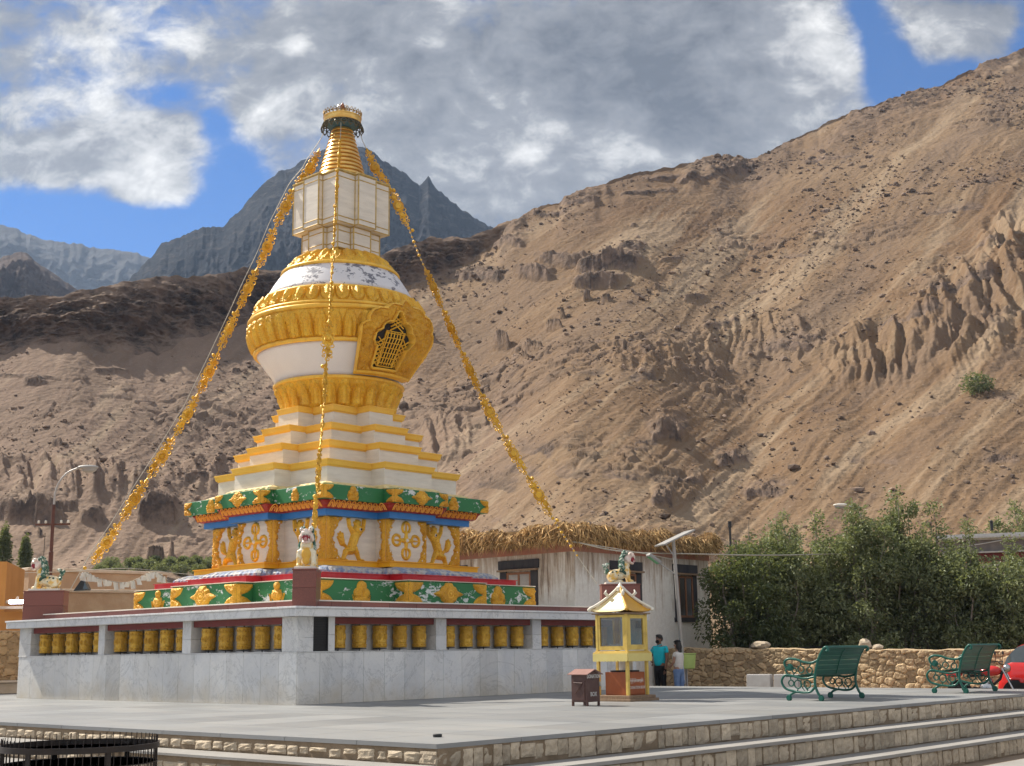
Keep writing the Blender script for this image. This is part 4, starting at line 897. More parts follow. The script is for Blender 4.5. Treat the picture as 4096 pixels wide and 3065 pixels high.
sweep(MB(), [(0, 13.55), (.03, 13.56), (.03, 13.6), (-.2, 13.62)], .92, .31, .14).build('harmika_lid', M_EDGE, stupa)
# ---- spire of thirteen rings
sp = []; zb0, zt0, rb, rt = 13.6, 15.22, .70, .265
for k in range(13):
    f0, f1 = k/13, (k+1)/13; za, zc_ = zb0+(zt0-zb0)*f0, zb0+(zt0-zb0)*f1; ra, rc = rb+(rt-rb)*f0, rb+(rt-rb)*f1; h = zc_-za
    sp += [(ra-.055, za+.001), (ra-.055, za+h*.16), (ra-.01, za+h*.20), (ra+.008, za+h*.34), (rc+.012, za+h*.86), (rc-.01, za+h*.97), (rc-.055, zc_)]
round_part('ringed_spire', sp, M_SPIRE, n=64, smooth=30)
dk = []
round_part('spire_core', [(.63, 13.58), (.2, 15.25)], M_DARK, n=32)
# canopy: blue-green soffit, gilt pierced skirt and crown
M_TEAL = smat('blue grey soffit', (.07, .15, .19), rough=.5)
round_part('canopy_soffit', [(.24, 15.21), (.30, 15.25), (.42, 15.30), (.50, 15.385), (.3, 15.41)], M_TEAL, n=48, smooth=40)
sk = MB()
for k in range(20):
    th = 2*PI*k/20; e = V(math.cos(th), math.sin(th), 0); q = V(-e[1], e[0], 0)
    c = CT+e*.53+V(0, 0, 15.27); sk.tube([c+q*.075*math.cos(t)+V(0, 0, .085*math.sin(t))+e*.03*(1-math.sin(t)) for t in np.linspace(0, 2*PI, 13)], .015, 4, cap=False)
    sk.tube([c+V(0, 0, -.1), c+V(0, 0, .1)-e*.02], .012, 4); sk.ell(c+e*.04+V(0, 0, -.10), .028, 6, 5); sk.tube([c+q*.085, c-q*.085], .012, 4)
sk.lathe([(.51, 15.35), (.53, 15.37), (.51, 15.39)], 48, CT); sk.build('canopy_skirt', smat('dark gilt skirt', (.13, .10, .05), (.09, .1, .09), rough=.4, metal=.5), stupa)
round_part('canopy_rim', [(.44, 15.39), (.50, 15.39), (.515, 15.42), (.515, 15.52), (.53, 15.535), (.53, 15.56), (.50, 15.575), (.3, 15.6)], M_SPIRE, n=64, smooth=30)
cw = MB()
for k in range(28):
    th = 2*PI*k/28; e = V(math.cos(th), math.sin(th), 0); q = V(-e[1], e[0], 0); c = CT+e*.505+V(0, 0, 15.57)
    cw.tube([c-q*.05, c-q*.045+V(0, 0, .08)+e*.015, c+V(0, 0, .15)+e*.03, c+q*.045+V(0, 0, .08)+e*.015, c+q*.05], [.014, .014, .01, .014, .014], 4); cw.ell(c+V(0, 0, .06), .026, 6, 5)
cw.build('canopy_crown', smat('antique gilt crown', (.42, .26, .08), (.2, .13, .05), rough=.4, metal=.6, scale=12), stupa)
fn = MB(); fn.lathe([(.3, 15.58), (.22, 15.7), (.1, 15.74), (.09, 15.78), (.0, 15.79)], 24, CT)
fn.build('finial_base', M_SPIRE, stupa, smooth=40)
fl = MB(); fl.lathe([(0, 15.76), (.05, 15.80), (.075, 15.86), (.055, 15.94), (.025, 16.0), (0, 16.04)], 16, CT); fl.build('flame_jewel', smat('dark red jewel', (.2, .03, .015), rough=.3), stupa, smooth=180)
cm = MB()
for sgn in (-1, 1): cm.tube([CT+V(-.02, .02, 0)*sgn*0+V(.12*math.cos(2.6)*sgn, .12*math.sin(2.6)*sgn, 0)+V(0, 0, 15.76), CT+V(-.13*sgn*.85, .07*sgn, 15.84), CT+V(-.11*sgn*.85, .06*sgn, 15.93), CT+V(-.06*sgn, .03*sgn, 15.99)], [.03, .035, .025, .01], 6)
cm.build('crescent_moon', smat('pale metal moon', (.7, .68, .6), rough=.3, metal=.4), stupa, smooth=180)
# ------------------------------------------------------------------ prayer wheels
def wheel_proto():
    r = thing('prayer_drum', None, 'prayer wheel', (0, 0, 0))
    m = MB(); m.lathe([(0, .0), (.14, .0), (.15, .012), (.155, .03), (.147, .04), (.147, .10), (.152, .108), (.147, .116), (.147, .345), (.152, .353), (.147, .361), (.147, .43), (.155, .44), (.15, .455), (.10, .462), (0, .465)], 28)
    for k in range(9):                                           # raised letters and bell figures of the repousse
        t = 2*PI*k/9; e = V(math.cos(t), math.sin(t), 0); q = V(-e[1], e[0], 0)
        m.tube([e*.148+q*.035*math.cos(a)+V(0, 0, .23+.06*math.sin(a)) for a in np.linspace(0, 2*PI, 9)], .008, 4, cap=False); m.tube([e*.15+V(0, 0, .17), e*.15+V(0, 0, .29)], .01, 4)
        m.tube([e*.149+q*.03+V(0, 0, .375), e*.149+V(0, 0, .415), e*.149-q*.03+V(0, 0, .375)], .008, 4); m.tube([e*.149+q*.03+V(0, 0, .06), e*.149-q*.03+V(0, 0, .06)], .012, 4)
    m.build('drum', M_BRASS, r, world=False, smooth=40)
    m = MB(); m.tube([(0, 0, -.06), (0, 0, .54)], .012, 8); m.build('spindle', M_LOUVRE, r, world=False)
    m = MB(); m.lathe([(.03, -.03), (.15, -.022), (.15, -.008), (.03, -.004)], 24); m.build('wooden_grip_ring', M_DARK, r, world=False)
    return r
W0 = wheel_proto(); first = True
ORD = ['first', 'second', 'third', 'fourth', 'fifth']
LY = [(.5, 3.63, 'front corner bay'), (3.95, 7.09, 'middle bay'), (7.36, 10.53, 'farthest bay')]
RX = [(.96, 3.84, 'bay beside black louvre'), (4.16, 7.04, 'middle bay'), (7.36, 10.24, 'bay behind yellow shrine')]
for fc, lst in ((LF, LY), (RF, RX)):
    for a, b, nm in lst:
        for k in range(5):
            t = a+(b-a)*(k+.5)/5; p = (.24, t, 1.09) if fc == LF else (t, .24, 1.09)
            o = W0 if first else dup(W0); first = False
            o.location = p; o.rotation_euler = (0, 0, RNG.uniform(0, 6))
            o['label'] = 'golden prayer wheel, %s from %s in %s, %s plinth face' % (ORD[k], 'right' if fc == LF else 'left', nm, 'left' if fc == LF else 'right'); o['group'] = 'golden prayer wheels set in the plinth niches'; o['category'] = 'prayer wheel'

# ------------------------------------------------------------------ snow lion statues
def blobs(name, els, mat, parent, voxel=.014, smooth=3, caps=()):
    m = MB()
    for e in els: m.ell(e[0], e[1], 14, 10, M=(TR(ry=e[2]) if len(e) > 2 else None))
    for p, q, r0, r1 in caps:
        p, q = np.array(p), np.array(q)
        for t in np.linspace(0, 1, 7): m.ell(p*(1-t)+q*t, r0*(1-t)+r1*t, 10, 8)
    o = m.build(name, mat, parent, world=False)
    r = o.modifiers.new('r', 'REMESH'); r.mode = 'VOXEL'; r.voxel_size = voxel; s_ = o.modifiers.new('s', 'SMOOTH'); s_.iterations = smooth; s_.factor = .5
    evaluated(o); o.data.polygons.foreach_set('use_smooth', [True]*len(o.data.polygons)); return o
M_LIONY = smat('lion enamel cream and ochre', (.80, .72, .52), (.74, .42, .06), rough=.35, scale=7, world=False, lo=.44, hi=.60, dirt=(.25, .2, .12), dirt_amt=.3, dscale=10)
M_LIONG = smat('lion mane green enamel', (.03, .11, .07), (.60, .62, .52), rough=.4, scale=16, world=False, lo=.5, hi=.62)
M_LIONM = smat('mouth red', (.30, .02, .03), rough=.35); M_TOOTH = smat('tooth white', (.8, .76, .66), rough=.3); M_SPOT = smat('dark green spot', (.025, .07, .045), rough=.4); M_TONGUE = smat('tongue pink', (.6, .3, .28), rough=.4)
M_LIONW = smat('lion white face', (.78, .70, .60), (.72, .5, .42), rough=.35, scale=12, world=False)
M_BELLY = smat('lion ochre belly', (.72, .42, .06), (.66, .32, .03), rough=.35, scale=5, world=False)
def lion_proto():
    r = thing('snow_lion_statue', None, 'statue')
    B = [((-.10, 0, .21), (.25, .14, .14)), ((-.21, .115, .17), (.13, .07, .14)), ((-.21, -.115, .17), (.13, .07, .14)), ((.10, 0, .30), (.13, .15, .17)), ((.13, 0, .44), (.11, .12, .13)), ((-.05, .17, .035), (.10, .045, .035)), ((-.05, -.17, .035), (.10, .045, .035))]
    C = [((.14, .13, .30), (.20, .14, .05), .06, .045), ((.14, -.13, .30), (.20, -.14, .05), .06, .045), ((.20, .14, .045), (.27, .14, .035), .045, .04), ((.20, -.14, .045), (.27, -.14, .035), .045, .04)]
    body = blobs('body', B, M_LIONY, r, caps=C)
    blobs('belly', [((.185, 0, .27), (.07, .095, .13)), ((.20, 0, .14), (.05, .07, .09))], M_BELLY, r)
    head = blobs('head', [((.18, 0, .62), (.12, .125, .12)), ((.30, 0, .675), (.085, .095, .05), .25), ((.27, 0, .505), (.085, .085, .035), .35), ((.33, 0, .72), (.03, .05, .03)), ((.26, .085, .735), (.04, .04, .04)), ((.26, -.085, .735), (.04, .04, .04)), ((.2, .115, .57), (.06, .03, .07)), ((.2, -.115, .57), (.06, .03, .07))], M_LIONW, r, voxel=.011)
    m = MB(); m.ell((.30, 0, .588), (.075, .084, .078)); m.build('mouth', M_LIONM, head, world=False, smooth=180)
    m = MB(); m.ell((.335, 0, .55), (.05, .035, .045), M=None); m.build('tongue', M_TONGUE, head, world=False, smooth=180)
    def tooth(y, z0, z1, x=.365): m = MB(); m.tube([(x, y, z0), (x+.005, y, z1)], [.014, .003], 6); m.build('tooth', M_TOOTH, head, world=False)
    for y in (-.062, -.03, 0, .03, .062): tooth(y, .645, .61 if abs(y) < .05 else .585, .37-.5*y*y*20*.3)
    for y in (-.055, -.02, .02, .055): tooth(y, .52, .55 if abs(y) < .05 else .575, .345-.4*y*y*20*.3)
    for y in (-.08, .08):
        m = MB(); m.ell((.295, y, .745), (.024, .024, .024), 10, 8); m.ell((.315, y*1.02, .748), (.011, .011, .011), 8, 6, mi=1); m.build('eye', [M_TOOTH, M_LOUVRE], head, world=False, smooth=180)
        m = MB(); m.ell((.16, y*1.5, .74), (.03, .02, .05), 8, 6); m.build('ear', M_LIONG, head, world=False, smooth=180)
    cur = []
    rr = np.random.default_rng(4)
    for k in range(60):
        t = rr.uniform(0, 1); an = rr.uniform(-2.2, 2.2); z = .80-.48*t; x = .10-.13*math.sin(t*2.2)*(.4+.6*math.cos(an/1.5)); y = .135*math.sin(an)*(.7+.5*t); cur.append(((x+.02, y, z), (rr.uniform(.03, .05), rr.uniform(.02, .035), rr.uniform(.04, .07))))
    blobs('mane', cur, M_LIONG, r, voxel=.012, smooth=1)
    tl = [((-.36+.03*math.sin(k*1.3), .03*math.cos(k*2.1), .26+.035*k), (.05, .035, .045)) for k in range(7)]+[((-.30, .02, .48), (.05, .03, .03)), ((-.42, 0, .44), (.04, .03, .05))]
    blobs('tail', tl, M_LIONG, r, voxel=.012, smooth=1)
    for sg in (-1, 1):
        blobs('leg_flame', [((.10, sg*.155, .25), (.07, .02, .05), .5), ((.03, sg*.15, .28), (.05, .02, .03), .3), ((.17, sg*.16, .17), (.03, .02, .08))], M_SPOT, r, voxel=.010, smooth=1)
        for x, z in ((-.02, .30), (-.12, .28), (-.22, .27), (-.08, .19)): m = MB(); m.ell((x, sg*(.125 if x > -.2 else .17), z), (.028, .014, .024), 10, 6); m.build('spot', M_SPOT, body, world=False, smooth=180)
    m = MB(); m.prism([(-.40, -.2), (.36, -.2), (.36, .2), (-.40, .2)], -.03, .02); m.build('base', M_STONEW, r, world=False, bevel=.01)
    return r
L0 = lion_proto(); L0.scale = (1.04, 1.08, 1.04)
for k, (dx, dy, lab) in enumerate([(-1, -1, 'painted snow lion statue facing the viewer with gaping red mouth on the front corner pedestal'), (-1, 1, 'yellow spotted snow lion statue in profile facing left on the left corner pedestal'), (1, -1, 'yellow and green snow lion statue in profile facing right on the pedestal behind the shrine')]):
    o = L0 if k == 0 else dup(L0); p = CT+V(dx*5.22, dy*5.22, 2.68); o.location = p; o.rotation_euler = (0, 0, math.atan2(dy, dx)); o['label'] = lab; o['group'] = 'snow lion statues on the corner pedestals'
# ------------------------------------------------------------------ gilt garlands hanging from the canopy
GP = np.array([(.36, 15.22), (.36, 15.02), (.52, 14.5), (.66, 14.05), (.91, 13.60), (1.28, 12.45), (1.5, 11.6), (1.77, 10.72), (1.99, 9.95), (2.34, 8.78), (2.77, 7.40), (3.28, 6.1), (3.7, 5.1), (4.02, 4.3), (4.45, 3.35), (4.78, 2.68)])
sg_ = np.r_[0, np.cumsum(np.hypot(*np.diff(GP, axis=0).T))]
def gpos(t): return np.array([np.interp(t, sg_, GP[:, 0]), np.interp(t, sg_, GP[:, 1])])
M_GARL = goldmat('gilt sheet garland', (.84, .50, .05), (.66, .36, .03), rough=.36, metal=.35, bump=.6, bs=30.)
M_WIRE = smat('pale steel cable', (.5, .46, .38), rough=.4, metal=.5)
def garland(dx, dy, label, skip=()):
    e = V(dx, dy, 0)/math.sqrt(2); nrm = V(-dy, dx, 0)/math.sqrt(2); k2 = math.sqrt(2)
    W3 = lambda a, z: CT+e*a*k2+V(0, 0, z)
    g = thing('garland', label, 'garland', W3(*gpos(.2)), group='gilt garlands hanging from the canopy')
    L = sg_[-1]; m = MB(); off = lambda t: gpos(t)+np.array([.10, .05])*(dx < 0 < dy)*np.clip(min(t, L-t), 0, 1); m.tube([W3(*off(t)) for t in np.linspace(0, L, 90)], .010, 5); m.build('cable', M_WIRE, g)
    n = 10
    for k in range(n):
        if k in skip:
            for q_ in range(9): m = MB(); m.ell(W3(*gpos(.55+(k+(q_+.5)/9)*(L-1.3)/n)), .03+.015*(q_ % 3 == 0), 8, 6); m.build('bead', M_GARL, g, smooth=180)
            continue
        t0 = .55+k*(L-1.3)/n; t1 = t0+(L-1.3)/n
        mid = (t0+t1)/2; a0 = gpos(mid-.4); a1 = gpos(mid+.4); u2 = (a1-a0)/np.linalg.norm(a1-a0)
        dn = np.array([-u2[1], u2[0]]); dn = dn if dn[1] < 0 else -dn
        if dx < 0 and dy < 0: dn = dn
        T3 = e*u2[0]*k2+V(0, 0, u2[1]); T3 /= np.linalg.norm(T3); E3 = np.cross(nrm, T3); E3 = E3 if E3[2] < 0 else -E3
        ph = (RNG.uniform(-.5, .5) if dx < 0 < dy else (RNG.uniform(-.4, .4)+(.9 if 3 <= k <= 5 else 0)) if dx > 0 else (1.35 if k == 5 else RNG.uniform(-.35, .35))); cph, sph = math.cos(ph), math.sin(ph); EE = E3*cph+nrm*sph; NN = nrm*cph-E3*sph; jit = RNG.uniform(.8, 1.05)*(.86 if dx > 0 else 1.08)
        def P(s, p, h=0.): q = gpos(mid+s*1.32); return W3(*q)+EE*((1.12*(p-.10))*jit+(.05 if dx < 0 < dy else 0.))+NN*h
        m = MB(); sw = RNG.uniform(-.06, .06)
        def disc(s, p, r, th=.02):
            c = P(s, p); ux = T3; uy = np.cross(NN, ux); pr = [(0, -th), (r*.8, -th), (r, -th*.3), (r, th*.3), (r*.8, th), (r*.55, th*.4), (r*.5, th*1.6), (r*.2, th*1.1), (0, th*2)]
            M = np.eye(4); M[:3, 0] = ux; M[:3, 1] = uy; M[:3, 2] = NN; M[:3, 3] = c; m.lathe([(.98*a_, 1.2*b_) for a_, b_ in pr], 14, M=M, tint=RNG.uniform(.3, .8))
        def ring(s, p, r, w_=.016):
            c = P(s, p); ux = T3; uy = np.cross(NN, ux); m.tube([c+ux*r*1.02*math.cos(t)+uy*r*1.02*math.sin(t) for t in np.linspace(0, 2*PI, 11)], w_*.85, 4, cap=False, tint=RNG.uniform(.2, .8))
        def leaf(s, p, an, l):
            c = P(s, p); d1 = (P(s+.1, p)-P(s-.1, p)); d1 /= np.linalg.norm(d1); d2 = np.cross(NN, d1); v = d1*math.cos(an)+d2*math.sin(an); q = np.cross(NN, v); m.add([c+q*.035+NN*.012, c+v*l, c-q*.035+NN*.012, c+NN*.04], [(0, 1, 3), (1, 2, 3), (0, 3, 2)], .6); m.add([c+q*.035-NN*.012, c+v*l, c-q*.035-NN*.012, c-NN*.03], [(0, 3, 1), (1, 3, 2)], .6)
        disc(0, .10, .10, .03); ring(0, .10, .118, .016); ring(0, .10, .14, .010)
        for kk in range(12): ring(.118*math.cos(kk*PI/6)/1.32*1.25, .10+.118*math.sin(kk*PI/6), .022, .010)
        for s, r in ((-.20, .058), (.20, .066), (.33, .05)): disc(s, .09+sw*abs(s)*2, r)
        for s, p, r in ((-.12, .02, .05), (-.12, .19, .05), (.12, .0, .05), (.12, .2, .05), (-.30, .09, .055), (.28, .03, .04), (.28, .17, .045), (.42, .11, .05), (-.22, .0, .035), (-.22, .18, .035), (.36, .19, .03), (-.2, .1, .075), (.2, .09, .085), (-.38, .12, .035), (.36, .02, .03), (-.32, .17, .03), (-.32, .02, .03), (.10, .10, .05), (-.10, .10, .045)): ring(s, p, r)
        for s, p, an in ((-.18, .05, PI/2+.4), (-.18, .15, -PI/2-.4), (.08, .0, PI/2), (.08, .2, -PI/2), (.22, .0, PI/2-.5), (.24, .2, -PI/2+.5), (-.36, .09, PI)): leaf(s, p, an, .17)
        m.tube([P(-.36, .09), P(-.2, .09), P(0, .1), P(.2, .09), P(.44, .1)], .02, 4)
        m.build('plaque', M_GARL, g)
        m = MB(); m.ell(P((t1-t0)/2-.02, .02), .05, 8, 6); m.build('bead', M_GARL, g, smooth=180)
    return g
garland(-1, 1, 'long gilt plaque garland slanting down the left of the stupa towards the left lion')
garland(1, -1, 'long gilt plaque garland slanting down the right of the stupa over the thatched house', skip=(2, 9))
garland(-1, -1, 'gilt garland seen edge-on hanging down the middle of the stupa to the front lion')

# ------------------------------------------------------------------ dark brown donation box
M_BROWNM = smat('brown painted steel', (.095, .045, .034), (.075, .034, .026), rough=.5, scale=4, dirt=(.16, .1, .07), dirt_amt=.35, dscale=6, bump=.05)
M_LETTER = smat('white hand lettering', (.75, .72, .66), rough=.7)
M_ROOFB = smat('reddish sheet roof', (.30, .16, .13), (.25, .13, .10), rough=.5, scale=6)
dbp = CAM+wray((2350, 2826))*(-CAM[2]/wray((2350, 2826))[2]); dbp[2] = 0
db = thing('donation_box', 'dark brown steel donation box with gabled lid standing before the yellow shrine', 'donation box', dbp)
bx, by = .36, .36
m = MB(); m.box((0, 0, .07), (bx, by, .545)); m.prism([(0, 0)], 0, 0) if 0 else None
m.add([(0, 0, .545), (bx, 0, .545), (bx/2, 0, .63), (0, by, .545), (bx, by, .545), (bx/2, by, .63)], [(0, 1, 2), (3, 5, 4), (0, 3, 4, 1), (0, 2, 5, 3), (1, 4, 5, 2)])
m.build('cabinet', M_BROWNM, db, world=False, bevel=.004)
m = MB()
for sg in (-1, 1):
    A_ = np.array([(bx/2, -.05, .645), (bx/2+sg*(bx/2+.05), -.05, .555), (bx/2+sg*(bx/2+.05), by+.05, .555), (bx/2, by+.05, .645)]); m.add(np.concatenate([A_, A_-[0, 0, .012]]), [(0, 1, 2, 3), (7, 6, 5, 4), (0, 4, 5, 1), (1, 5, 6, 2), (2, 6, 7, 3)])
m.build('roof', M_ROOFB, db, world=False)
for x, y in ((0, 0), (bx-.035, 0), (0, by-.035), (bx-.035, by-.035)): m = MB(); m.box((x, y, 0), (x+.035, y+.035, .075)); m.build('leg', M_BROWNM, db, world=False)
m = MB(); m.box((-.012, .05, .10), (.001, by-.03, .44)); m.tube([(-.03, .08, .40), (-.03, by-.08, .41)], .008, 6); m.tube([(-.02, .1, .38), (-.02, by-.1, .22)], .006, 6); m.build('hatch', M_BROWNM, db, world=False, bevel=.003)
m = MB(); m.box((bx*.3, -.006, .46), (bx*.55, .002, .468)); m.build('slot', M_LOUVRE, db, world=False)
m = MB(); m.box((bx-.02, -.02, .34), (bx+.012, .006, .42)); m.tube([(bx-.005, -.025, .36), (bx+.012, -.028, .32), (bx-.005, -.03, .29)], .008, 6); m.build('hasp', M_WIRE, db, world=False)
Mf = frameM((bx*.52, -.004, .485), (1, 0, 0), (0, 0, 1)); m = MB(); m.text('DONATION', .095, Mf, .002, sx=.72); m.build('lettering', M_LETTER, db, world=False)
Mf = frameM((bx*.50, -.004, .17), (1, 0, 0), (0, 0, 1)); m = MB(); m.text('BOX', .11, Mf, .002, sx=.8); m.build('lettering', M_LETTER, db, world=False)

# ------------------------------------------------------------------ glazed yellow shrine with a donation chest beneath
M_YWOOD = smat('worn yellow paint on wood', (.70, .50, .12), (.62, .42, .09), rough=.55, scale=5, dirt=(.38, .24, .08), dirt_amt=.6, dscale=5)
M_YPALE = smat('pale yellow fringe board', (.72, .60, .22), (.68, .54, .18), rough=.55)
M_SHEET = smat('white weathered sheet roof', (.74, .70, .60), (.68, .62, .48), rough=.4, scale=5); M_ROOFG = smat('gold sheet roof', (.62, .34, .05), (.56, .28, .03), rough=.45, scale=3)
M_ORG = smat('orange brown varnish', (.36, .095, .022), (.27, .065, .016), rough=.4, scale=3); M_OLDW = smat('old dark timber', (.30, .20, .12), (.2, .13, .08), rough=.8, scale=8, vscale=(6, 6, 1))
gm, nt, b = node_mat('dusty window glass'); tr_n = nd(nt, 'ShaderNodeBsdfTransparent'); tr_n.inputs[0].default_value = (.72, .72, .69, 1); gl_n = nd(nt, 'ShaderNodeBsdfGlossy'); gl_n.inputs['Roughness'].default_value = .04; mx = nd(nt, 'ShaderNodeMixShader'); mx.inputs[0].default_value = .10
nt.links.new(tr_n.outputs[0], mx.inputs[1]); nt.links.new(gl_n.outputs[0], mx.inputs[2]); nt.links.new(mx.outputs[0], nt.nodes['Material Output'].inputs['Surface']); M_GLASS = gm
sh0 = V(3.84, -5.24, 0); sh = thing('shrine', 'yellow glazed lamp shrine on legs with white-ridged gold hipped roof beside brown donation box', 'shrine', sh0)
WX, WY = .68, .77
m = MB(); m.box((-.02, -.02, 0), (WX+.24, WY+.26, .05), .3); m.box((.03, .03, .052), (WX+.2, WY+.2, .11), .6); m.build('plinth', M_OLDW, sh, world=False, bevel=.006)
ox, oy = .12, .12
for x, y in ((0, 0), (WX-.06, 0), (0, WY-.06), (WX-.06, WY-.06)):
    m = MB(); m.box((ox+x, oy+y, .11), (ox+x+.06, oy+y+.06, .76)); m.build('leg', M_YWOOD, sh, world=False, bevel=.006)
m = MB(); z = .84
def scallop(mb, face):
    n_ = 11; Lf = WX if face else WY; pts = []
    base = [(-.04, .905), (-.04, .77)]
    for k in range(n_):
        for t in np.linspace(0, PI, 5)[1:]: pts.append((-.04+(Lf+.08)*(k+(1-math.cos(t))/2)/n_, .77-.02*math.sin(t)))
    poly = base+pts+[(Lf+.04, .905)]
    Mx = frameM((ox, oy-.04, 0), (1, 0, 0), (0, 0, 1)) if face else frameM((ox-.04, oy+Lf, 0), (0, -1, 0), (0, 0, 1)); mb.prism(poly, -.0, .018, M=Mx)
for f_ in (0, 1): m = MB(); scallop(m, f_); m.build('scalloped_fringe', M_YPALE, sh, world=False)
m = MB(); m.box((ox-.045, oy-.045, .895), (ox+WX+.045, oy+WY+.045, .93)); m.box((ox-.02, oy-.02, .93), (ox+WX+.02, oy+WY+.02, .955)); m.build('shelf', M_YWOOD, sh, world=False, bevel=.006)
for x, y in ((0, 0), (WX-.055, 0), (0, WY-.055), (WX-.055, WY-.055)): m = MB(); m.box((ox+x, oy+y, .955), (ox+x+.055, oy+y+.055, 1.66)); m.build('corner_post', M_YWOOD, sh, world=False, bevel=.005)
def sash(face, back=False):
    Lf = WY if face == LF else WX; a, b2 = .06, Lf-.06; z0, z1 = .97, 1.645; wf = .045
    def bxs(mb, u0, u1, v0, v1, d0, d1):
        if face == LF: x0 = ox if not back else ox+WX-.05; mb.box((x0+d0, oy+u0, v0), (x0+d1, oy+u1, v1))
        else: y0 = oy if not back else oy+WY-.05; mb.box((ox+u0, y0+d0, v0), (ox+u1, y0+d1, v1))
    m = MB(); wo = wf if face == LF else .07
    bxs(m, a, b2, z0, z0+wo+.03, .005, .05); bxs(m, a, b2, z1-wo, z1, .005, .05); bxs(m, a, a+wo, z0+wo+.03, z1-wo, .005, .05); bxs(m, b2-wo, b2, z0+wo+.03, z1-wo, .005, .05)
    o = m.build('window_frame', M_YWOOD, sh, world=False); m = MB(); bxs(m, a+wo, b2-wo, z0+wo+.03, z1-wo, .025, .03); m.build('pane', M_GLASS, o, world=False)
for f_ in (LF, RF): sash(f_); sash(f_, True)
m = MB(); m.box((ox+.02, oy+.02, 1.655), (ox+WX-.02, oy+WY-.02, 1.69)); m.box((ox-.05, oy-.05, 1.66), (ox+WX+.05, oy+WY+.05, 1.685)); m.build('ceiling_board', M_OLDW, sh, world=False)
# roof: four flared slopes, each its own sheet
cx_, cy_ = ox+WX/2, oy+WY/2; ex, ey = WX/2+.065, WY/2+.065
def roof_side(k, mat):
    c, s = [(1, 0), (0, 1), (-1, 0), (0, -1)][k]; m = MB(); n_ = 8; rows = []
    for i in range(n_+1):
        t = i/n_; f_ = (1-t)**1.1; zz = 1.69+.46*t**1.12+(.02 if i == 0 else 0)
        half = (ey if k % 2 == 0 else ex)*f_*1.+.03*(1-f_); out = (ex if k % 2 == 0 else ey)*f_+.03*(1-f_); rw = []
        for q in np.linspace(-1, 1, 9):
            lift = .05*abs(q)**4*(1-t)**2; x, y = out, half*q; rw.append((cx_+x*c-y*s, cy_+x*s+y*c, zz+lift))
        rows.append(rw)
    P = np.array(rows); m.grid(P); m.grid(P[:, ::-1]-np.array([0, 0, .012])); return m.build('roof_slope', mat, sh, world=False, smooth=40)
roof_side(0, M_ROOFG); roof_side(1, M_ROOFG); roof_side(2, smat('gold roof sunlit tone', (.80, .68, .38), (.74, .6, .3), rough=.4, scale=4)); roof_side(3, M_ROOFG)  # left slope's paler yellow puts sunlight into the gold roof's colour
for k, (sx, sy) in enumerate(((-1, -1), (1, -1), (1, 1), (-1, 1))):
    m = MB(); path = []
    for t in np.linspace(0, 1, 9): f_ = (1-t)**1.1; path.append((cx_+sx*(ex*f_+.03*(1-f_)), cy_+sy*(ey*f_+.03*(1-f_)), 1.735+.46*t**1.12+.05*(1-t)**2))
    path = [(cx_+sx*(ex+.012), cy_+sy*(ey+.012), 1.755)]+path; m.tube(path, [.022]+[.03]*5+[.028]*4, 7); m.ell(path[0], (.045, .045, .04), 8, 6); m.build('roof_ridge', M_SHEET if k in (1, 3) else M_ROOFG, sh, world=False, smooth=180)
    m = MB(); p = np.array(path[6]); m.tube([p, p+V(sx*.05, sy*.05, .07), p+V(sx*.03, sy*.03, .13)], [.03, .035, .01], 6); m.build('roof_crest', M_SHEET, sh, world=False, smooth=180)
m = MB(); m.lathe([(.085, 2.12), (.08, 2.17), (.085, 2.19), (.04, 2.23), (.015, 2.28), (0, 2.29)], 12, (cx_, cy_, 0)); m.build('roof_finial', M_SHEET, sh, world=False, smooth=60)
# inside: a white conch on the shelf; below: the orange chest, each a thing of its own
cz0 = sh0+V(ox+.16, oy+.36, .955); cn = thing('conch', 'white conch shell ornament lying behind the glass of the yellow shrine', 'ornament', cz0)
o = blobs('shell', [((0, 0, .07), (.07, .12, .07)), ((0, .10, .09), (.045, .07, .045)), ((0, .16, .11), (.025, .05, .025)), ((0, -.1, .06), (.05, .05, .03))], M_TOOTH, cn, voxel=.01, smooth=2)
dc0 = sh0+V(.20, .18, .11); dc = thing('donation_box', 'orange brown wooden donation chest with white lettering under the glazed yellow shrine', 'donation box', dc0)
m = MB(); m.box((0, 0, 0), (.54, .56, .44)); m.build('chest', M_ORG, dc, world=False, bevel=.008); m = MB(); m.box((.06, .08, .441), (.48, .48, .47)); m.build('lid', M_DARK, dc, world=False, bevel=.006)
m = MB(); m.box((.04, -.012, .02), (.50, .0, .42)); m.build('front_panel', M_ORG, dc, world=False, bevel=.004)
Mf = frameM((.27, -.014, .12), (1, 0, 0), (0, 0, 1)); m = MB(); m.text('DONATION BOX', .078, Mf, .0015, sx=.80); m.build('lettering', M_LETTER, dc, world=False)
m = MB(); rr_ = np.random.default_rng(8); x_ = .05
while x_ < .47:                                                   # a line of Tibetan-style script: head strokes with hanging stems
    wl = rr_.uniform(.03, .045); z_ = .29; q = lambda a, c: (a, -.013, c)
    m.tube([q(x_, z_), q(x_+wl, z_)], .005, 4); m.tube([q(x_+wl*.8, z_), q(x_+wl*.75, z_-rr_.uniform(.04, .075))], .0045, 4); m.tube([q(x_+wl*.2, z_), q(x_+wl*.05, z_-.022), q(x_+wl*.45, z_-.036), q(x_+wl*.55, z_-.012)], .0045, 4)
    if rr_.random() < .45: m.tube([q(x_+wl*.1, z_+.028), q(x_+wl*.5, z_+.016), q(x_+wl*.9, z_+.03)], .004, 4)
    x_ += wl+.012
m.build('lettering', M_LETTER, dc, world=False)
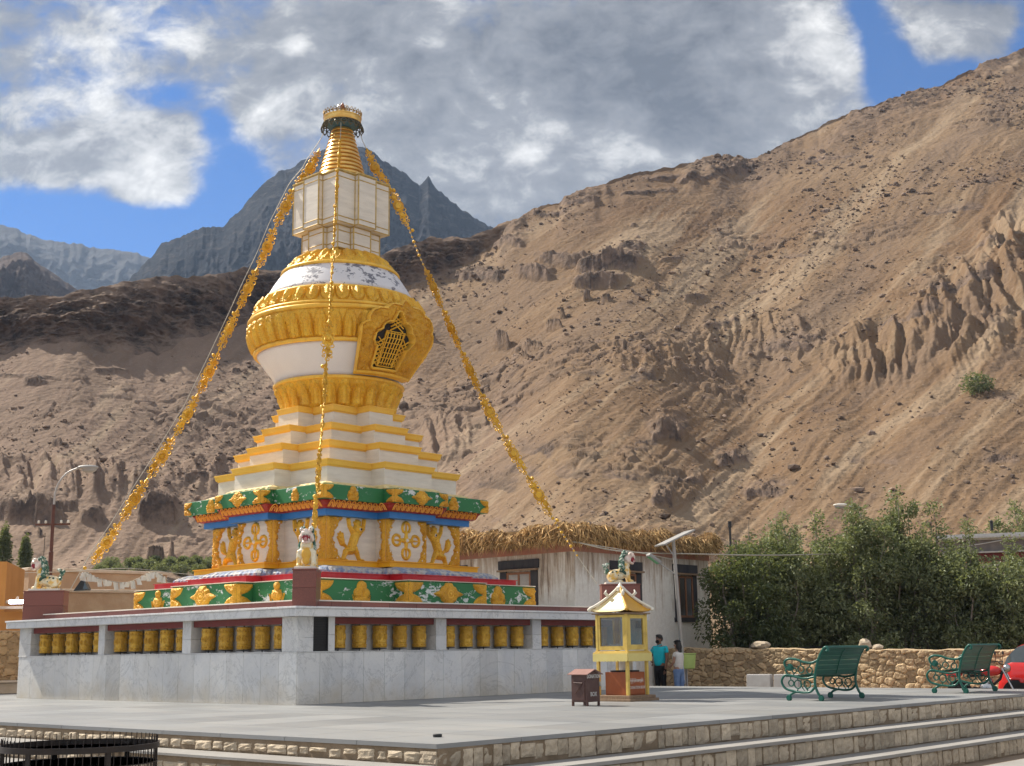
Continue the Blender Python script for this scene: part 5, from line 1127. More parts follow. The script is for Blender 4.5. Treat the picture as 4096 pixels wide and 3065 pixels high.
m = MB(); m.box((0, 0, 0), (.012, .34, .30)); o = m.build('notice_board', M_TOOTH); o.location = (sh0+V(ox+WX-.13, oy+.30, .50)).tolist(); tag(o, 'blank white notice sheet fixed between the back legs of the yellow shrine', 'notice')

# ------------------------------------------------------------------ cast iron park benches
M_IRON = smat('green enamelled iron', (.012, .105, .075), (.01, .085, .06), rough=.35, scale=8, bump=.08, world=False)
M_SLAT = smat('green painted slats', (.008, .085, .052), (.006, .065, .042), rough=.38, scale=3, vscale=(1, 8, 8), world=False)
def bez(p, n=10):
    p = np.array(p, float); out = []; q = np.concatenate([[2*p[0]-p[1]], p, [2*p[-1]-p[-2]]])
    for i in range(len(p)-1):
        a, b, c, d = q[i:i+4]
        for t in np.linspace(0, 1, n, endpoint=(i == len(p)-2)): out.append(.5*((2*b)+(-a+c)*t+(2*a-5*b+4*c-d)*t*t+(-a+3*b-3*c+d)*t**3))
    return np.array(out)
def bench_proto(Lb=1.56):
    r = thing('park_bench', None, 'bench')
    def fr(x):
        m = MB(); q = lambda pts: [(x, y, z) for y, z in bez(pts, 7)]
        m.tube(q([(-.31, .05), (-.25, .14), (-.20, .28), (-.21, .46), (-.26, .65), (-.33, .82), (-.43, .955), (-.49, .96), (-.50, .91), (-.46, .90)]), .025, 7)
        m.tube(q([(.36, .05), (.31, .12), (.20, .16), (.05, .15), (-.10, .17), (-.20, .26)]), .022, 7)
        m.tube(q([(.20, .16), (.42, .22), (.50, .34), (.45, .44), (.36, .47), (.18, .43), (.0, .405), (-.20, .44)]), .022, 7)
        m.tube(q([(-.29, .74), (-.16, .69), (.0, .70), (.18, .755), (.34, .76), (.42, .70), (.39, .61), (.30, .56), (.26, .62), (.31, .66)]), .024, 7)
        m.tube(q([(.36, .47), (.40, .55), (.36, .60)]), .018, 6)
        for cy, cz, rr in ((-.31, .05, .05), (.36, .05, .05), (.31, .62, .045), (.16, .30, .075), (-.04, .30, .07), (.30, .32, .055), (-.10, .55, .06), (.08, .57, .065), (.22, .55, .045)):
            m.tube([(x, cy+rr*math.cos(t), cz+rr*math.sin(t)) for t in np.linspace(0, 2*PI, 13)], .013, 5, cap=False)
        for cy, cz in ((-.31, .05), (.36, .05), (.31, .62)): m.lathe([(0, -.03), (.045, -.03), (.05, 0), (.045, .03), (0, .03)], 12, M=np.array(Matrix.Translation((x, cy, cz)) @ Matrix.Rotation(PI/2, 4, 'Y')))
        for a, b_ in (((.16, .375), (.16, .43)), ((-.04, .23), (-.04, .16)), ((.16, .225), (.18, .16)), ((.06, .30), (.09, .30)), ((.30, .375), (.32, .46)), ((-.10, .61), (-.14, .69)), ((.08, .635), (.08, .72)), ((-.15, .5), (-.21, .47)), ((.22, .5), (.26, .45)), ((-.11, .30), (-.20, .31))): m.tube([(x, *a), (x, *b_)], .012, 5)
        for k in range(5): t = k/4*PI*1.5; m.tube([(x, .02+.05*math.cos(t), .22+.05*math.sin(t)), (x, .06+.06*math.cos(t+1), .34+.05*math.sin(t+1))], .009, 4)
        return m.build('end_frame', M_IRON, r, world=False, smooth=60)
    fr(0); fr(Lb)
    m = MB(); pp = bez([(-.20, .48), (-.26, .65), (-.33, .82), (-.42, .95)], 12)
    for k in range(6):
        i = int((k+.5)/6*len(pp)); c = pp[i]; t = pp[min(i+2, len(pp)-1)]-pp[max(i-2, 0)]; t /= np.linalg.norm(t); nn = np.array([t[1], -t[0]]); w_ = .040
        poly = [c-t*w_-nn*.014, c+t*w_-nn*.014, c+t*w_+nn*.014, c-t*w_+nn*.014]; P = [(x, *p) for x in (.0, Lb) for p in poly]; m.add(P, [(0, 1, 2, 3), (7, 6, 5, 4), (0, 4, 5, 1), (1, 5, 6, 2), (2, 6, 7, 3), (3, 7, 4, 0)])
    m.tube([(0, -.455, .965), (Lb, -.455, .965)], .03, 8); m.tube([(Lb/2, y-.02, z) for y, z in pp], .012, 5)
    m.build('backrest', M_SLAT, r, world=False)
    m = MB()
    for k in range(6): y = -.16+.105*k; z = .445+.02*math.cos(k-1.); m.box((.0, y-.042, z), (Lb, y+.042, z+.026))
    m.box((Lb/2-.02, -.2, .42), (Lb/2+.02, .42, .44)); m.build('seat', M_SLAT, r, world=False)
    return r
B0 = bench_proto(); B0.location = (5.42, -8.12, 0); B0['label'] = 'green iron and slat bench standing alone near the top of the stone steps'; B0['group'] = 'green cast iron benches on the plaza'
b2 = dup(B0); b2.location = (9.95, -8.90, 0); b2.rotation_euler = (0, 0, .02); b2['label'] = 'green iron and slat bench farther right, overlapping the red car'
# ------------------------------------------------------------------ thatched house
HX, HY, HX2, HY2, HZ = 12.87, 3.46, 19.8, 10.2, 4.12
house = thing('house', 'whitewashed mud house with brushwood roof fringe and dark framed windows behind the stupa', 'house', (HX, HY, -.42))
m, nt, b = node_mat('streaked whitewash'); v = coords(nt, (1, 1, .09)); v2 = coords(nt); sx_ = nt.nodes.new('ShaderNodeSeparateXYZ'); nt.links.new(v2, sx_.inputs[0])
n1 = noise_n(nt, v, 5.5, 7, .7); n2 = noise_n(nt, v2, 1.3, 6, .6); n3 = noise_n(nt, v2, 9., 6, .7)
hgt = ramp(nt, math_n(nt, 'MULTIPLY_ADD', n2, 1.6, sx_.outputs['Z']), 2.6, 4.6)
c = mixc(nt, ramp(nt, n3, .35, .7), (.80, .77, .70), (.70, .66, .59)); c = mixc(nt, math_n(nt, 'MULTIPLY', ramp(nt, math_n(nt, 'MULTIPLY_ADD', hgt, .36, n1), .66, .84), .7), c, (.33, .22, .13)); c = mixc(nt, math_n(nt, 'MULTIPLY', ramp(nt, math_n(nt, 'MULTIPLY_ADD', hgt, .16, n1), .70, .76), .7), c, (.16, .11, .08))
nt.links.new(c, b.inputs['Base Color']); b.inputs['Roughness'].default_value = .95; bump_n(nt, b, math_n(nt, 'ADD', n1, math_n(nt, 'MULTIPLY', n3, .6)), .7, .05); M_WASH = m
M_OCH = smat('faded red ochre band', (.42, .15, .095), (.36, .2, .14), rough=.9, scale=1.6, vscale=(1, 1, .4), bump=.3, bscale=12); M_BLACKF = smat('sooty window surround', (.035, .034, .04), (.06, .055, .055), rough=.85, scale=6, vscale=(1, 1, .2))
M_WFR = smat('brown window timber', (.30, .135, .065), (.22, .1, .05), rough=.6, scale=5); M_WPANE = smat('pale curtained pane', (.40, .36, .31), (.32, .28, .24), rough=.25, scale=3); M_WDARK = smat('dark pane', (.06, .045, .04), rough=.2, spec=.6)
m = MB()
# wall sheets left open where windows sit are replaced by solid walls with set-in frames
m.box((HX, HY, -.5), (HX2, HY2, 3.80)); m.build('wall', M_WASH, house)
m = MB(); m.box((HX-.03, HY-.03, 3.80), (HX2+.03, HY2+.03, HZ)); m.build('ochre_band', M_OCH, house)
def hwin(face, t0, t1, zt, zb, dark):
    n, ux = FACES[face]; O = V(HX, 0, 0) if face == LF else V(0, HY, 0)
    def bx_(mb, a, b2, z0, z1, d0, d1, tint=.5):
        P = [O+ux*u+n*d+V(0, 0, z) for u in (a, b2) for d in (d0, d1) for z in (z0, z1)]
        mb.add(P, [(0, 1, 3, 2), (4, 6, 7, 5), (0, 4, 5, 1), (2, 3, 7, 6), (0, 2, 6, 4), (1, 5, 7, 3)], tint)
    a, b2 = t0, t1; w_ = b2-a; m = MB(); sw = .2*w_
    bx_(m, a, b2, zt-.26, zt, -.02, .05); bx_(m, a+.06, a+sw, zb, zt-.262, -.02, .04); bx_(m, b2-sw, b2-.06, zb, zt-.262, -.02, .04); bx_(m, a+.02, b2-.02, zb-.14, zb-.002, -.02, .045)
    o = m.build('window_surround', M_BLACKF, house)
    m = MB(); bx_(m, a+.02, b2-.02, zt-.33, zt-.275, .03, .14); m.build('lintel', M_OLDW, o)
    m = MB(); i0, i1 = a+sw, b2-sw; zz = zt-.36; f_ = .07
    for q in ((i0, i0+f_, zb, zz), (i1-f_, i1, zb, zz), (i0+f_, i1-f_, zz-f_, zz), (i0+f_, i1-f_, zb, zb+f_), ((i0+i1)/2-f_/2, (i0+i1)/2+f_/2, zb+f_, zz-f_)): bx_(m, *q, -.01, .03)
    o = m.build('window_frame', M_WFR, house)
    for q in ((i0+f_, (i0+i1)/2-f_/2), ((i0+i1)/2+f_/2, i1-f_)): m = MB(); bx_(m, q[0], q[1], zb+f_, zz-f_, -.01, .012); m.build('pane', M_WDARK if dark else M_WPANE, o)
hwin(LF, -6.42, -4.80, 3.66, 2.1, False); hwin(LF, -9.2, -7.75, 3.62, 2.1, False); hwin(RF, 14.52, 16.12, 3.60, 1.75, True); hwin(RF, 17.75, 19.1, 3.62, 1.95, True)
# brushwood: thousands of twigs bundled along the eaves, one part
rr = np.random.default_rng(21); M_THATCH = smat('dry brushwood', (.55, .37, .165), (.35, .215, .095), rough=.9, scale=4, tint=.6)
def twigs(mb, N, p0, ux, n, L, zlo, zhi, seed):
    r_ = np.random.default_rng(seed); P = []; F = []; T = []
    for k in range(N):
        u = r_.uniform(-.25, L+.25); d = r_.uniform(-.05, .42); lum = .10*math.sin(u*2.1)+.08*math.sin(u*4.7+1); zt = r_.uniform(zlo+.06, zhi+lum)*1.; zt = min(zt, zhi+lum-max(0, d-.25)*.6)
        c = np.array(p0)+ux*u+n*d+V(0, 0, zt); di = n*r_.uniform(-.1, .55)+ux*r_.normal(0, .5)+V(0, 0, -r_.uniform(.2, 1.2)); di /= np.linalg.norm(di); l = r_.uniform(.16, .42); q = np.cross(di, r_.normal(size=3)); q /= np.linalg.norm(q); q2 = np.cross(di, q); w_ = r_.uniform(.008, .018)
        mid = c+di*l*.5+r_.normal(0, .03, 3); e = c+di*l+r_.normal(0, .04, 3); i = len(P); P += [c+q*w_, c-q*w_*.5+q2*w_, c-q*w_*.5-q2*w_, mid+q*w_*.9, mid-q*w_*.5+q2*w_*.9, mid-q*w_*.5-q2*w_*.9, e]
        f = [(i, i+1, i+4, i+3), (i+1, i+2, i+5, i+4), (i+2, i, i+3, i+5), (i+3, i+4, i+6), (i+4, i+5, i+6), (i+5, i+3, i+6)]; F += f; T += [r_.uniform(0, 1)]*6
    mb.add(P, F, T)
m = MB(); m.box((HX-.18, HY-.18, HZ+.002), (HX2+.18, HY2+.18, HZ+.38), .2)
twigs(m, 5200, (HX, HY, 0), V(0, 1, 0), V(-1, 0, 0), HY2-HY, HZ-.02, HZ+.47, 1); twigs(m, 5200, (HX, HY, 0), V(1, 0, 0), V(0, -1, 0), HX2-HX, HZ-.02, HZ+.44, 2)
m.build('brushwood_roof', M_THATCH, house)
m = MB(); m.box((HX, HY, HZ+.385), (HX2, HY2, HZ+.43)); m.build('mud_roof', M_SAND, house)

# ------------------------------------------------------------------ rubble walls
M_RUB = smat('sandy rubble stone', (.46, .345, .205), (.36, .255, .15), rough=.95, tint=.45, scale=5, bump=.6, bscale=22)
def rubble(name, label, p0, ux, L, z0, z1, cell, seed, tilt=0., cat='wall', th=.4, mat=None):
    ux = np.asarray(ux, float); n = V(ux[1], -ux[0], 0); nx, nz = int(L/.03), int((z1-z0)/.03); X, Z = np.meshgrid(np.linspace(0, L, nx+1), np.linspace(0, 1, nz+1))
    topz = z1+tilt*X+.04*fbm(X*1.3, 0*X, seed, 3); Y = z0+(topz-z0)*Z; xq = X/cell+.35*perlin(X*3, Y*3, seed); yq = Y/(cell*.62)+.35*perlin(X*3, Y*3, seed+9)
    f1, f2, cid = worley(xq, yq, seed); e = np.clip((f2-f1)/.28, 0, 1); h = .055*np.sqrt(e)+.05*(cid-.5)*e+.012*fbm(X*14, Y*14, seed, 3); P = np.array(p0)[None, None]+ux*X[..., None]+n*h[..., None]; P[..., 2] = Y
    t = (.15+.75*cid)*(e > .12)+.02; tf = t[:-1, :-1].reshape(-1)
    m = MB(); m.grid(P[::1], tf.tolist()); tp = P[-1]; bk = tp-n*th; md = (tp+bk)/2+V(0, 0, .03); m.grid(np.stack([tp, md, bk]), .5); m.grid(np.stack([bk, bk*[1, 1, 0]+V(0, 0, z0)]), .3)
    for s_ in (0, -1): m.add([P[0, s_], P[-1, s_], bk[s_], bk[s_]*[1, 1, 0]+V(0, 0, z0)], [(0, 1, 2, 3)], .4)
    o = m.build(name, mat or M_RUB, origin=p0); return tag(o, label, cat)
WXW = 16.5
rubble('rubble_wall', 'low rough rubble stone wall running behind the benches under the hedge of trees', (WXW, 3.3, 0), V(0, -1, 0), 24, -.5, 1.0, .26, 3, tilt=-.017)
def rock(name, label, p, s, seed, mat=None, group=None):
    m = MB(); m.ell((0, 0, 0), (1, 1, 1), 14, 10); P = m.v[0]; k = fbm(P[:, 0]*1.4+seed, P[:, 1]*1.4, P[:, 2]*1.4, 3); m.v[0] = P*(1+.28*k[:, None])*np.array(s); o = m.build(name, mat or M_BLOCK, origin=None); o.location = [float(x) for x in p]; o.data.polygons.foreach_set('use_smooth', [True]*len(o.data.polygons)); o.data.set_sharp_from_angle(angle=.5); return tag(o, label, 'rock', group)
def wall_pt(px): d = wray((px, 2600)); t = (WXW+.2-CAM[0])/d[0]; q = CAM+d*t; return q
for px, s, lab in ((3045, (.24, .3, .13), 'broad flat stone lying on the rubble wall at the left of the hedge'), (3462, (.16, .18, .16), 'round pale boulder on the rubble wall above the nearer bench'), (3512, (.12, .15, .08), 'small flat stone beside the round boulder on the wall')):
    q = wall_pt(px); q[2] = 1.0-.017*(3.3-q[1])+s[2]*.8; rock('boulder', lab, q, s, px)
# pale stone kerb blocks leaning against the foot of the wall
M_KERB = smat('pale grey cast block', (.40, .385, .37), (.35, .33, .31), rough=.85, scale=4, bump=.2)
for k, (px, wd) in enumerate(((3040, .72), (3150, .72))):
    d = wray((px, 2740)); q = CAM+d*((13.7-CAM[0])/d[0]); m = MB(); m.prism([(-.12, -.42), (.12, -.42), (.06, .30), (-.06, .30)], 0, wd, M=np.array(Matrix.Rotation(-PI/2, 4, 'X') @ Matrix.Translation((0, 0, -wd/2))) @ np.diag([1, -1, 1, 1.])); o = m.build('kerb_block', M_KERB, bevel=.02); o.location = (q[0], q[1], 0.0); o.rotation_euler = (0, 0, .03); tag(o, ['grey precast kerb block at the plaza edge, left one of the pair by the bench', 'grey precast kerb block at the plaza edge, right one touching the nearer bench'][k], 'block', 'grey kerb blocks at the far plaza edge')
hs = MB(); hs.tube(bez([at_depth((3085, 2700), 38.2), at_depth((3150, 2620), 38.2), at_depth((3210, 2592), 38.6), at_depth((3300, 2588), 39.5)], 8), .022, 6); tag(hs.build('hose', M_LOUVRE, origin=at_depth((3085, 2700), 38.2)), 'black plastic pipe arching over the rubble wall beside the nearer bench', 'pipe')

# ------------------------------------------------------------------ solar street lamp, litter bin
M_GALV = smat('galvanised steel pole', (.44, .43, .41), (.36, .34, .32), rough=.5, metal=.3, scale=4, vscale=(1, 1, .2), dirt=(.3, .2, .12), dirt_amt=.4); M_PV = smat('solar cells', (.05, .05, .06), rough=.2); M_PVB = smat('panel back', (.34, .33, .31), rough=.5)
sb = at_depth((2738, 2690), 37.2); sb[2] = -.42; stp_ = at_depth((2693, 2160), 37.2)
sl_ = thing('solar_street_lamp', 'leaning steel pole with solar panel and green lamp head before the house', 'street lamp', sb)
m = MB(); m.tube([sb, stp_], [.062, .05], 10); m.build('pole', M_GALV, sl_, smooth=60)
pc = stp_+V(0, 0, .05); u1 = RH*.95+FH*.3; u1 /= np.linalg.norm(u1); u2 = np.cross(V(0, 0, 1), u1)
tl = u1*math.cos(.42)+V(0, 0, 1)*math.sin(.42); nrm_ = np.cross(tl, u2); m = MB()
def plank(mb, c, a, b, n, t): P = [c+sa*a+sb_*b+sc*n*t for sa in (-1, 1) for sb_ in (-1, 1) for sc in (-1, 1)]; mb.add(P, [(0, 1, 3, 2), (4, 6, 7, 5), (0, 4, 5, 1), (2, 3, 7, 6), (0, 2, 6, 4), (1, 5, 7, 3)])
plank(m, pc+u1*.05, tl*.52, u2*.36, nrm_, .02); m.build('solar_panel', M_PVB, sl_); 
m = MB(); m.tube([stp_-V(0, 0, .45), pc-tl*.3], .018, 6); m.build('brace', M_GALV, sl_)
la = sb+(stp_-sb)*.78; lh = la-u1*.62+V(0, 0, .42); m = MB(); m.tube([la, lh], .022, 6); m.build('lamp_arm', M_GALV, sl_)
m = MB(); dl = -u1*.8+V(0, 0, .55); dl /= np.linalg.norm(dl); q2 = np.cross(dl, u2); plank(m, lh+dl*.05, dl*.22, u2*.13, q2, .05); hd = m.build('lamp_head', M_PVB, sl_, bevel=.03)
m = MB(); plank(m, lh+dl*.05-q2*.052 if q2[2] > 0 else lh+dl*.05+q2*.052, dl*.17, u2*.1, q2, .006); M_LED = smat('pale green lens', (.12, .42, .22), (.3, .55, .3), rough=.25, scale=30); m.build('lens', M_LED, hd)
M_BIN = smat('lime green plastic', (.42, .52, .16), (.36, .46, .13), rough=.4, scale=5)
bp = at_depth((2750, 2676), 36.6); bn = thing('litter_bin', 'lime green plastic litter bin on a post beside the woman in white', 'bin', bp)
m = MB(); m.prism([(-.19, -.15), (.19, -.15), (.19, .15), (-.19, .15)], -.0, .40, top=[(-.23, -.18), (.23, -.18), (.23, .18), (-.23, .18)], M=TR(bp, math.atan2(RH[1], RH[0]))); m.build('bucket', M_BIN, bn, bevel=.03)
m = MB(); m.prism([(-.24, -.19), (.24, -.19), (.24, .19), (-.24, .19)], .40, .43, M=TR(bp, math.atan2(RH[1], RH[0]))); m.build('rim', M_BIN, bn, bevel=.01)
m = MB(); m.tube([bp*[1, 1, 0]+V(0, 0, -.42)+FH*.2, bp+FH*.2+V(0, 0, .3)], .03, 8); m.build('post', M_GALV, bn)
# ------------------------------------------------------------------ people
def skin_mesh(name, joints, edges, mat, parent, root=0, sub=2, extra=None):
    """one continuous surface grown round a jointed skeleton: joints = [(x,y,z,rx,ry)]"""
    me = bpy.data.meshes.new(name); me.from_pydata([j[:3] for j in joints], edges, []); o = bpy.data.objects.new(name, me); COL.objects.link(o)
    sk = o.modifiers.new('skin', 'SKIN'); sk.use_smooth_shade = True
    for i, j in enumerate(joints): d = me.skin_vertices[0].data[i]; d.radius = (j[3], j[4] if len(j) > 4 else j[3]); d.use_root = (i == root)
    sb_ = o.modifiers.new('sub', 'SUBSURF'); sb_.levels = sub; sb_.render_levels = sub; evaluated(o); o.data.materials.clear(); o.data.materials.append(mat)
    if parent is not None: o.parent = parent
    if extra is not None:
        bm = bmesh.new(); bm.from_mesh(o.data); 
        P = np.concatenate(extra.v); vs = [bm.verts.new(p) for p in P]
        for f in extra.f:
            try: fc = bm.faces.new([vs[i] for i in f]); fc.smooth = True
            except ValueError: pass
        bm.to_mesh(o.data); bm.free()
    return o
M_SKIN = smat('brown skin', (.23, .115, .07), rough=.55, world=False); M_SKIN2 = smat('light brown skin', (.34, .19, .13), rough=.55, world=False); M_HAIR = smat('black hair', (.012, .01, .01), (.022, .018, .016), rough=.5, scale=30, world=False)
M_TURQ = smat('turquoise cotton', (.015, .50, .60), (.012, .43, .52), rough=.85, scale=6, bump=.15, bscale=20, world=False); M_BLK = smat('black trousers', (.012, .012, .014), rough=.85, world=False); M_WTOP = smat('white ribbed top', (.66, .63, .58), (.58, .55, .52), rough=.9, scale=6, bump=.3, vscale=(1, 1, 9), bscale=12, world=False)
M_JEAN = smat('blue denim', (.10, .17, .33), (.16, .24, .40), rough=.9, scale=6, world=False); M_SHOE = smat('dark shoe', (.03, .028, .026), rough=.5, world=False); M_SCARF = smat('light blue printed scarf', (.22, .36, .62), (.55, .60, .68), rough=.9, scale=22, world=False)
def hand(mb, w, d, side, curl=.5, r=.0085):
    """palm direction d from wrist w; five fingers of unequal length, bent at the knuckles, and a side thumb"""
    d = np.asarray(d, float); d /= np.linalg.norm(d); side = np.asarray(side, float); side = side-d*np.dot(side, d); side /= np.linalg.norm(side); nrm = np.cross(d, side)
    for k, l in enumerate((.066, .075, .07, .056)):
        b0 = w+d*.085+side*(.030-.0205*k); p = [b0-d*.03]; dd = d.copy()
        for s_ in range(3): c, s2 = math.cos(curl*.75), math.sin(curl*.75); dd = dd*c+nrm*s2*1.; dd /= np.linalg.norm(dd); p.append(p[-1]+dd*l*(.30 if s_ else .55)*1.15)
        mb.tube(p, [r*1.05, r, r*.92, r*.75], 7)
    t0 = w+d*.03+side*.034; mb.tube([t0, t0+d*.03+side*.028, t0+d*.062+side*.03+nrm*.012], [r*1.25, r*1.1, r*.85], 7)
def person(label, loc, rz, H, female):
    p = thing('person', label, 'person', loc, rz); k = H/1.75; s = lambda *a: tuple(x*k for x in a)
    # facing +x, left is +y
    J = [s(0, 0, .95, .13, .165), s(0, 0, 1.12, .115, .16), s(.0, 0, 1.30, .12, .185), s(-.01, 0, 1.44, .07, .10), s(.005, 0, 1.515, .052), s(.03, 0, 1.60, .082, .075), s(.022, 0, 1.69, .088, .078)]
    E = [(0, 1), (1, 2), (2, 3), (3, 4), (4, 5), (5, 6)]
    def limb(st, pts):
        a = st
        for q in pts: J.append(s(*q)); E.append((a, len(J)-1)); a = len(J)-1
        return a
    sw = .205 if not female else .165
    if not female:
        rgt = [(-.01, -sw, 1.40, .062), (-.10, -sw-.19, 1.19, .046), (-.085, -sw-.20, 1.17, .043), (.055, -sw-.03, 1.03, .032), (.085, -sw+.01, 1.00, .03)]
        lft = [(-.01, sw, 1.40, .062), (.0, sw+.05, 1.14, .047), (.01, sw+.055, 1.11, .044), (.08, sw+.05, .88, .032), (.09, sw+.05, .82, .03)]
    else:
        rgt = [(-.0, -sw, 1.38, .052), (.03, -sw-.07, 1.14, .041), (.05, -sw-.07, 1.12, .039), (.20, -sw-.0, 1.02, .028), (.25, -sw+.03, 1.02, .026)]
        lft = [(.0, sw, 1.38, .052), (.02, sw+.07, 1.14, .041), (.03, sw+.07, 1.12, .039), (.17, sw+.02, 1.0, .028), (.22, sw, .99, .026)]
    limb(2, rgt); limb(2, lft)
    for sg in (-1, 1): limb(0, [(0, sg*.095, .84, .092), (.015*sg, sg*.105, .50, .06), (.01*sg-.005, sg*.108, .46, .058), (-.02, sg*.115, .26, .052), (-.03, sg*.12, .09, .036), (.03, sg*.125, .045, .038), (.13, sg*.135, .03, .03)])
    ex = MB(); rh = np.array(s(*rgt[-1][:3])); lh = np.array(s(*lft[-1][:3]))
    hand(ex, rh, np.array(rgt[-1][:3])-np.array(rgt[-2][:3]), (0, 0, 1), .6); hand(ex, lh, np.array(lft[-1][:3])-np.array(lft[-2][:3]), (1, 0, 0) if not female else (0, 0, 1), .5)
    # face: nose, brow, lips, chin, ears
    for c, r in (((.118, 0, 1.635), (.022, .014, .03)), ((.098, 0, 1.68), (.02, .05, .014)), ((.105, 0, 1.588), (.014, .024, .008)), ((.088, 0, 1.548), (.025, .03, .02)), ((.02, .082, 1.635), (.016, .01, .03)), ((.02, -.082, 1.635), (.016, .01, .03))): ex.ell(s(*c), s(*r), 8, 6)
    body = skin_mesh('body', J, E, M_SKIN if not female else M_SKIN2, p, extra=ex)
    for sg in (-1, 1): m = MB(); m.ell(s(.098, sg*.032, 1.652), s(.010, .014, .008), 8, 6); m.build('eye', M_TOOTH, body, world=False, smooth=180); 
    hb = [((-.008, 0, 1.70), (.105, .092, .085)), ((-.035, 0, 1.66), (.085, .09, .09)), ((.055, 0, 1.745), (.055, .07, .035))]
    if female: hb += [((-.06, 0, 1.58), (.075, .095, .12)), ((-.075, 0, 1.46), (.05, .09, .10)), ((-.03, .075, 1.6), (.05, .025, .09)), ((-.03, -.075, 1.6), (.05, .025, .09))]
    blobs('hair', [(s(*c), s(*r)) for c, r in hb], M_HAIR, p, voxel=.014*k, smooth=2)
    g = .016
    def cloth(name, idx, mat, pts_extra=(), grow=g):
        pass
    T = [s(0, 0, .86, .155+g, .19+g), s(0, 0, 1.12, .125+g, .168+g), s(0, 0, 1.30, .125+g, .195+g), s(-.01, 0, 1.43, .085+g, .13+g), s(.0, 0, 1.475, .06, .065)]; TE = [(0, 1), (1, 2), (2, 3), (3, 4)]
    for arm in (rgt, lft):
        a0 = np.array(arm[0][:3]); a1 = np.array(arm[1][:3]); e_ = a0*(.42 if not female else .5)+a1*(.58 if not female else .5); T += [s(*a0, arm[0][3]+.018), s(*e_, arm[1][3]+.026)]; n = len(T); TE += [(2, n-2), (n-2, n-1)]
    skin_mesh('shirt', T, TE, M_WTOP if female else M_TURQ, p)
    Q = [s(0, 0, .99, .145, .18), s(0, 0, .90, .152, .186)]; QE = [(0, 1)]
    for sg in (-1, 1):
        Q += [s(0, sg*.10, .80, .11), s(.012*sg, sg*.107, .48, .082 if not female else .088), s(-.02, sg*.115, .25, .07 if not female else .085), s(-.025, sg*.12, .10, .062 if not female else .085)]; n = len(Q); QE += [(1, n-4), (n-4, n-3), (n-3, n-2), (n-2, n-1)]
    skin_mesh('trousers', Q, QE, M_JEAN if female else M_BLK, p, root=0)
    for sg in (-1, 1): m = MB(); m.ell(s(.05, sg*.13, .045), s(.14, .05, .045), 12, 8); m.build('shoe', M_SHOE, p, world=False, smooth=180)
    if not female:
        blobs('face_mask', [(s(.082, 0, 1.578), s(.045, .062, .055)), (s(.112, 0, 1.60), s(.022, .03, .03))], M_BLK, p, voxel=.012, smooth=2)
        m = MB(); m.tube([s(.035, -.05, 1.485), s(.075, 0, 1.46), s(.035, .05, 1.485), s(-.04, .04, 1.50), s(-.05, 0, 1.505), s(-.04, -.04, 1.50), s(.035, -.05, 1.485)], .018, 6, cap=False); m.build('collar', M_TURQ, p, world=False, smooth=180)
    else:
        m = MB(); 
        for q in range(7): y = -.17-.02*(q % 2); x = -.06+.035*q; m.tube([s(x, y, 1.02-.01*q), s(x+.01, y-.03, .75), s(x-.01, y-.05, .50-.02*(q % 3))], [.03, .035, .03], 6, squash=.5)
        m.build('shawl_end', M_SCARF, p, world=False, smooth=180)
        blobs('cap', [(s(.0, 0, 1.755), s(.105, .10, .05)), (s(.09, 0, 1.735), s(.06, .07, .014))], M_BLK, p, voxel=.013, smooth=2)
    return p
mp = at_depth((2640, 2650), 36.9); mp[2] = -.42
fdir = -RH*.62-FH*.62
man = person('person in turquoise polo shirt and black trousers with mask, hand on hip, by the house', mp, math.atan2(fdir[1], fdir[0]), 1.78, False)
wp = at_depth((2713, 2650), 36.3); wp[2] = -.42; fdir = -RH*.75+FH*.6
wom = person('person with long dark hair in white top and blue jeans beside the lime green bin', wp, math.atan2(fdir[1], fdir[0]), 1.60, True)

# ------------------------------------------------------------------ red car and motorcycle at the right edge
M_CARR = smat('red car paint', (.55, .022, .02), (.5, .02, .018), rough=.18, scale=1, spec=.6, world=False); M_CGL = smat('tinted car glass', (.06, .075, .08), rough=.05, spec=.8, world=False); M_TYRE = smat('tyre rubber', (.02, .02, .02), rough=.9, world=False); M_CHR = smat('bare steel', (.5, .5, .5), rough=.25, metal=.9, world=False); M_BLP = smat('black trim', (.02, .02, .02), rough=.5, world=False)
def wheel(parent, x, y, r, wd, z=None):
    t = MB(); z = r if z is None else z; A = np.array(Matrix.Translation((x, y, z)) @ Matrix.Rotation(PI/2, 4, 'X')); t.lathe([(r*.62, -wd/2), (r*.93, -wd/2), (r, -wd*.3), (r, wd*.3), (r*.93, wd/2), (r*.62, wd/2)], 28, M=A); t.grid(xf(np.array([[(r*.62*math.cos(a), r*.62*math.sin(a), zz) for a in np.linspace(0, 2*PI, 29)] for zz in (wd/2, -wd/2)]).reshape(-1, 3), A).reshape(2, 29, 3)); w_ = t.build('wheel', M_TYRE, parent, world=False, smooth=40)
    m = MB(); m.lathe([(0, -wd*.4), (r*.1, -wd*.45), (r*.14, -wd*.3), (r*.5, -wd*.3), (r*.62, -wd*.42), (r*.62, wd*.42), (r*.1, wd*.45), (0, wd*.45)], 20, M=A)
    for k in range(5): a = 2*PI*k/5; m.tube([xf(np.array([[r*.1*math.cos(a), r*.1*math.sin(a), -wd*.46]]), A)[0], xf(np.array([[r*.58*math.cos(a), r*.58*math.sin(a), -wd*.44]]), A)[0]], r*.06, 5)
    m.build('rim', M_CHR, w_, world=False, smooth=40); return w_
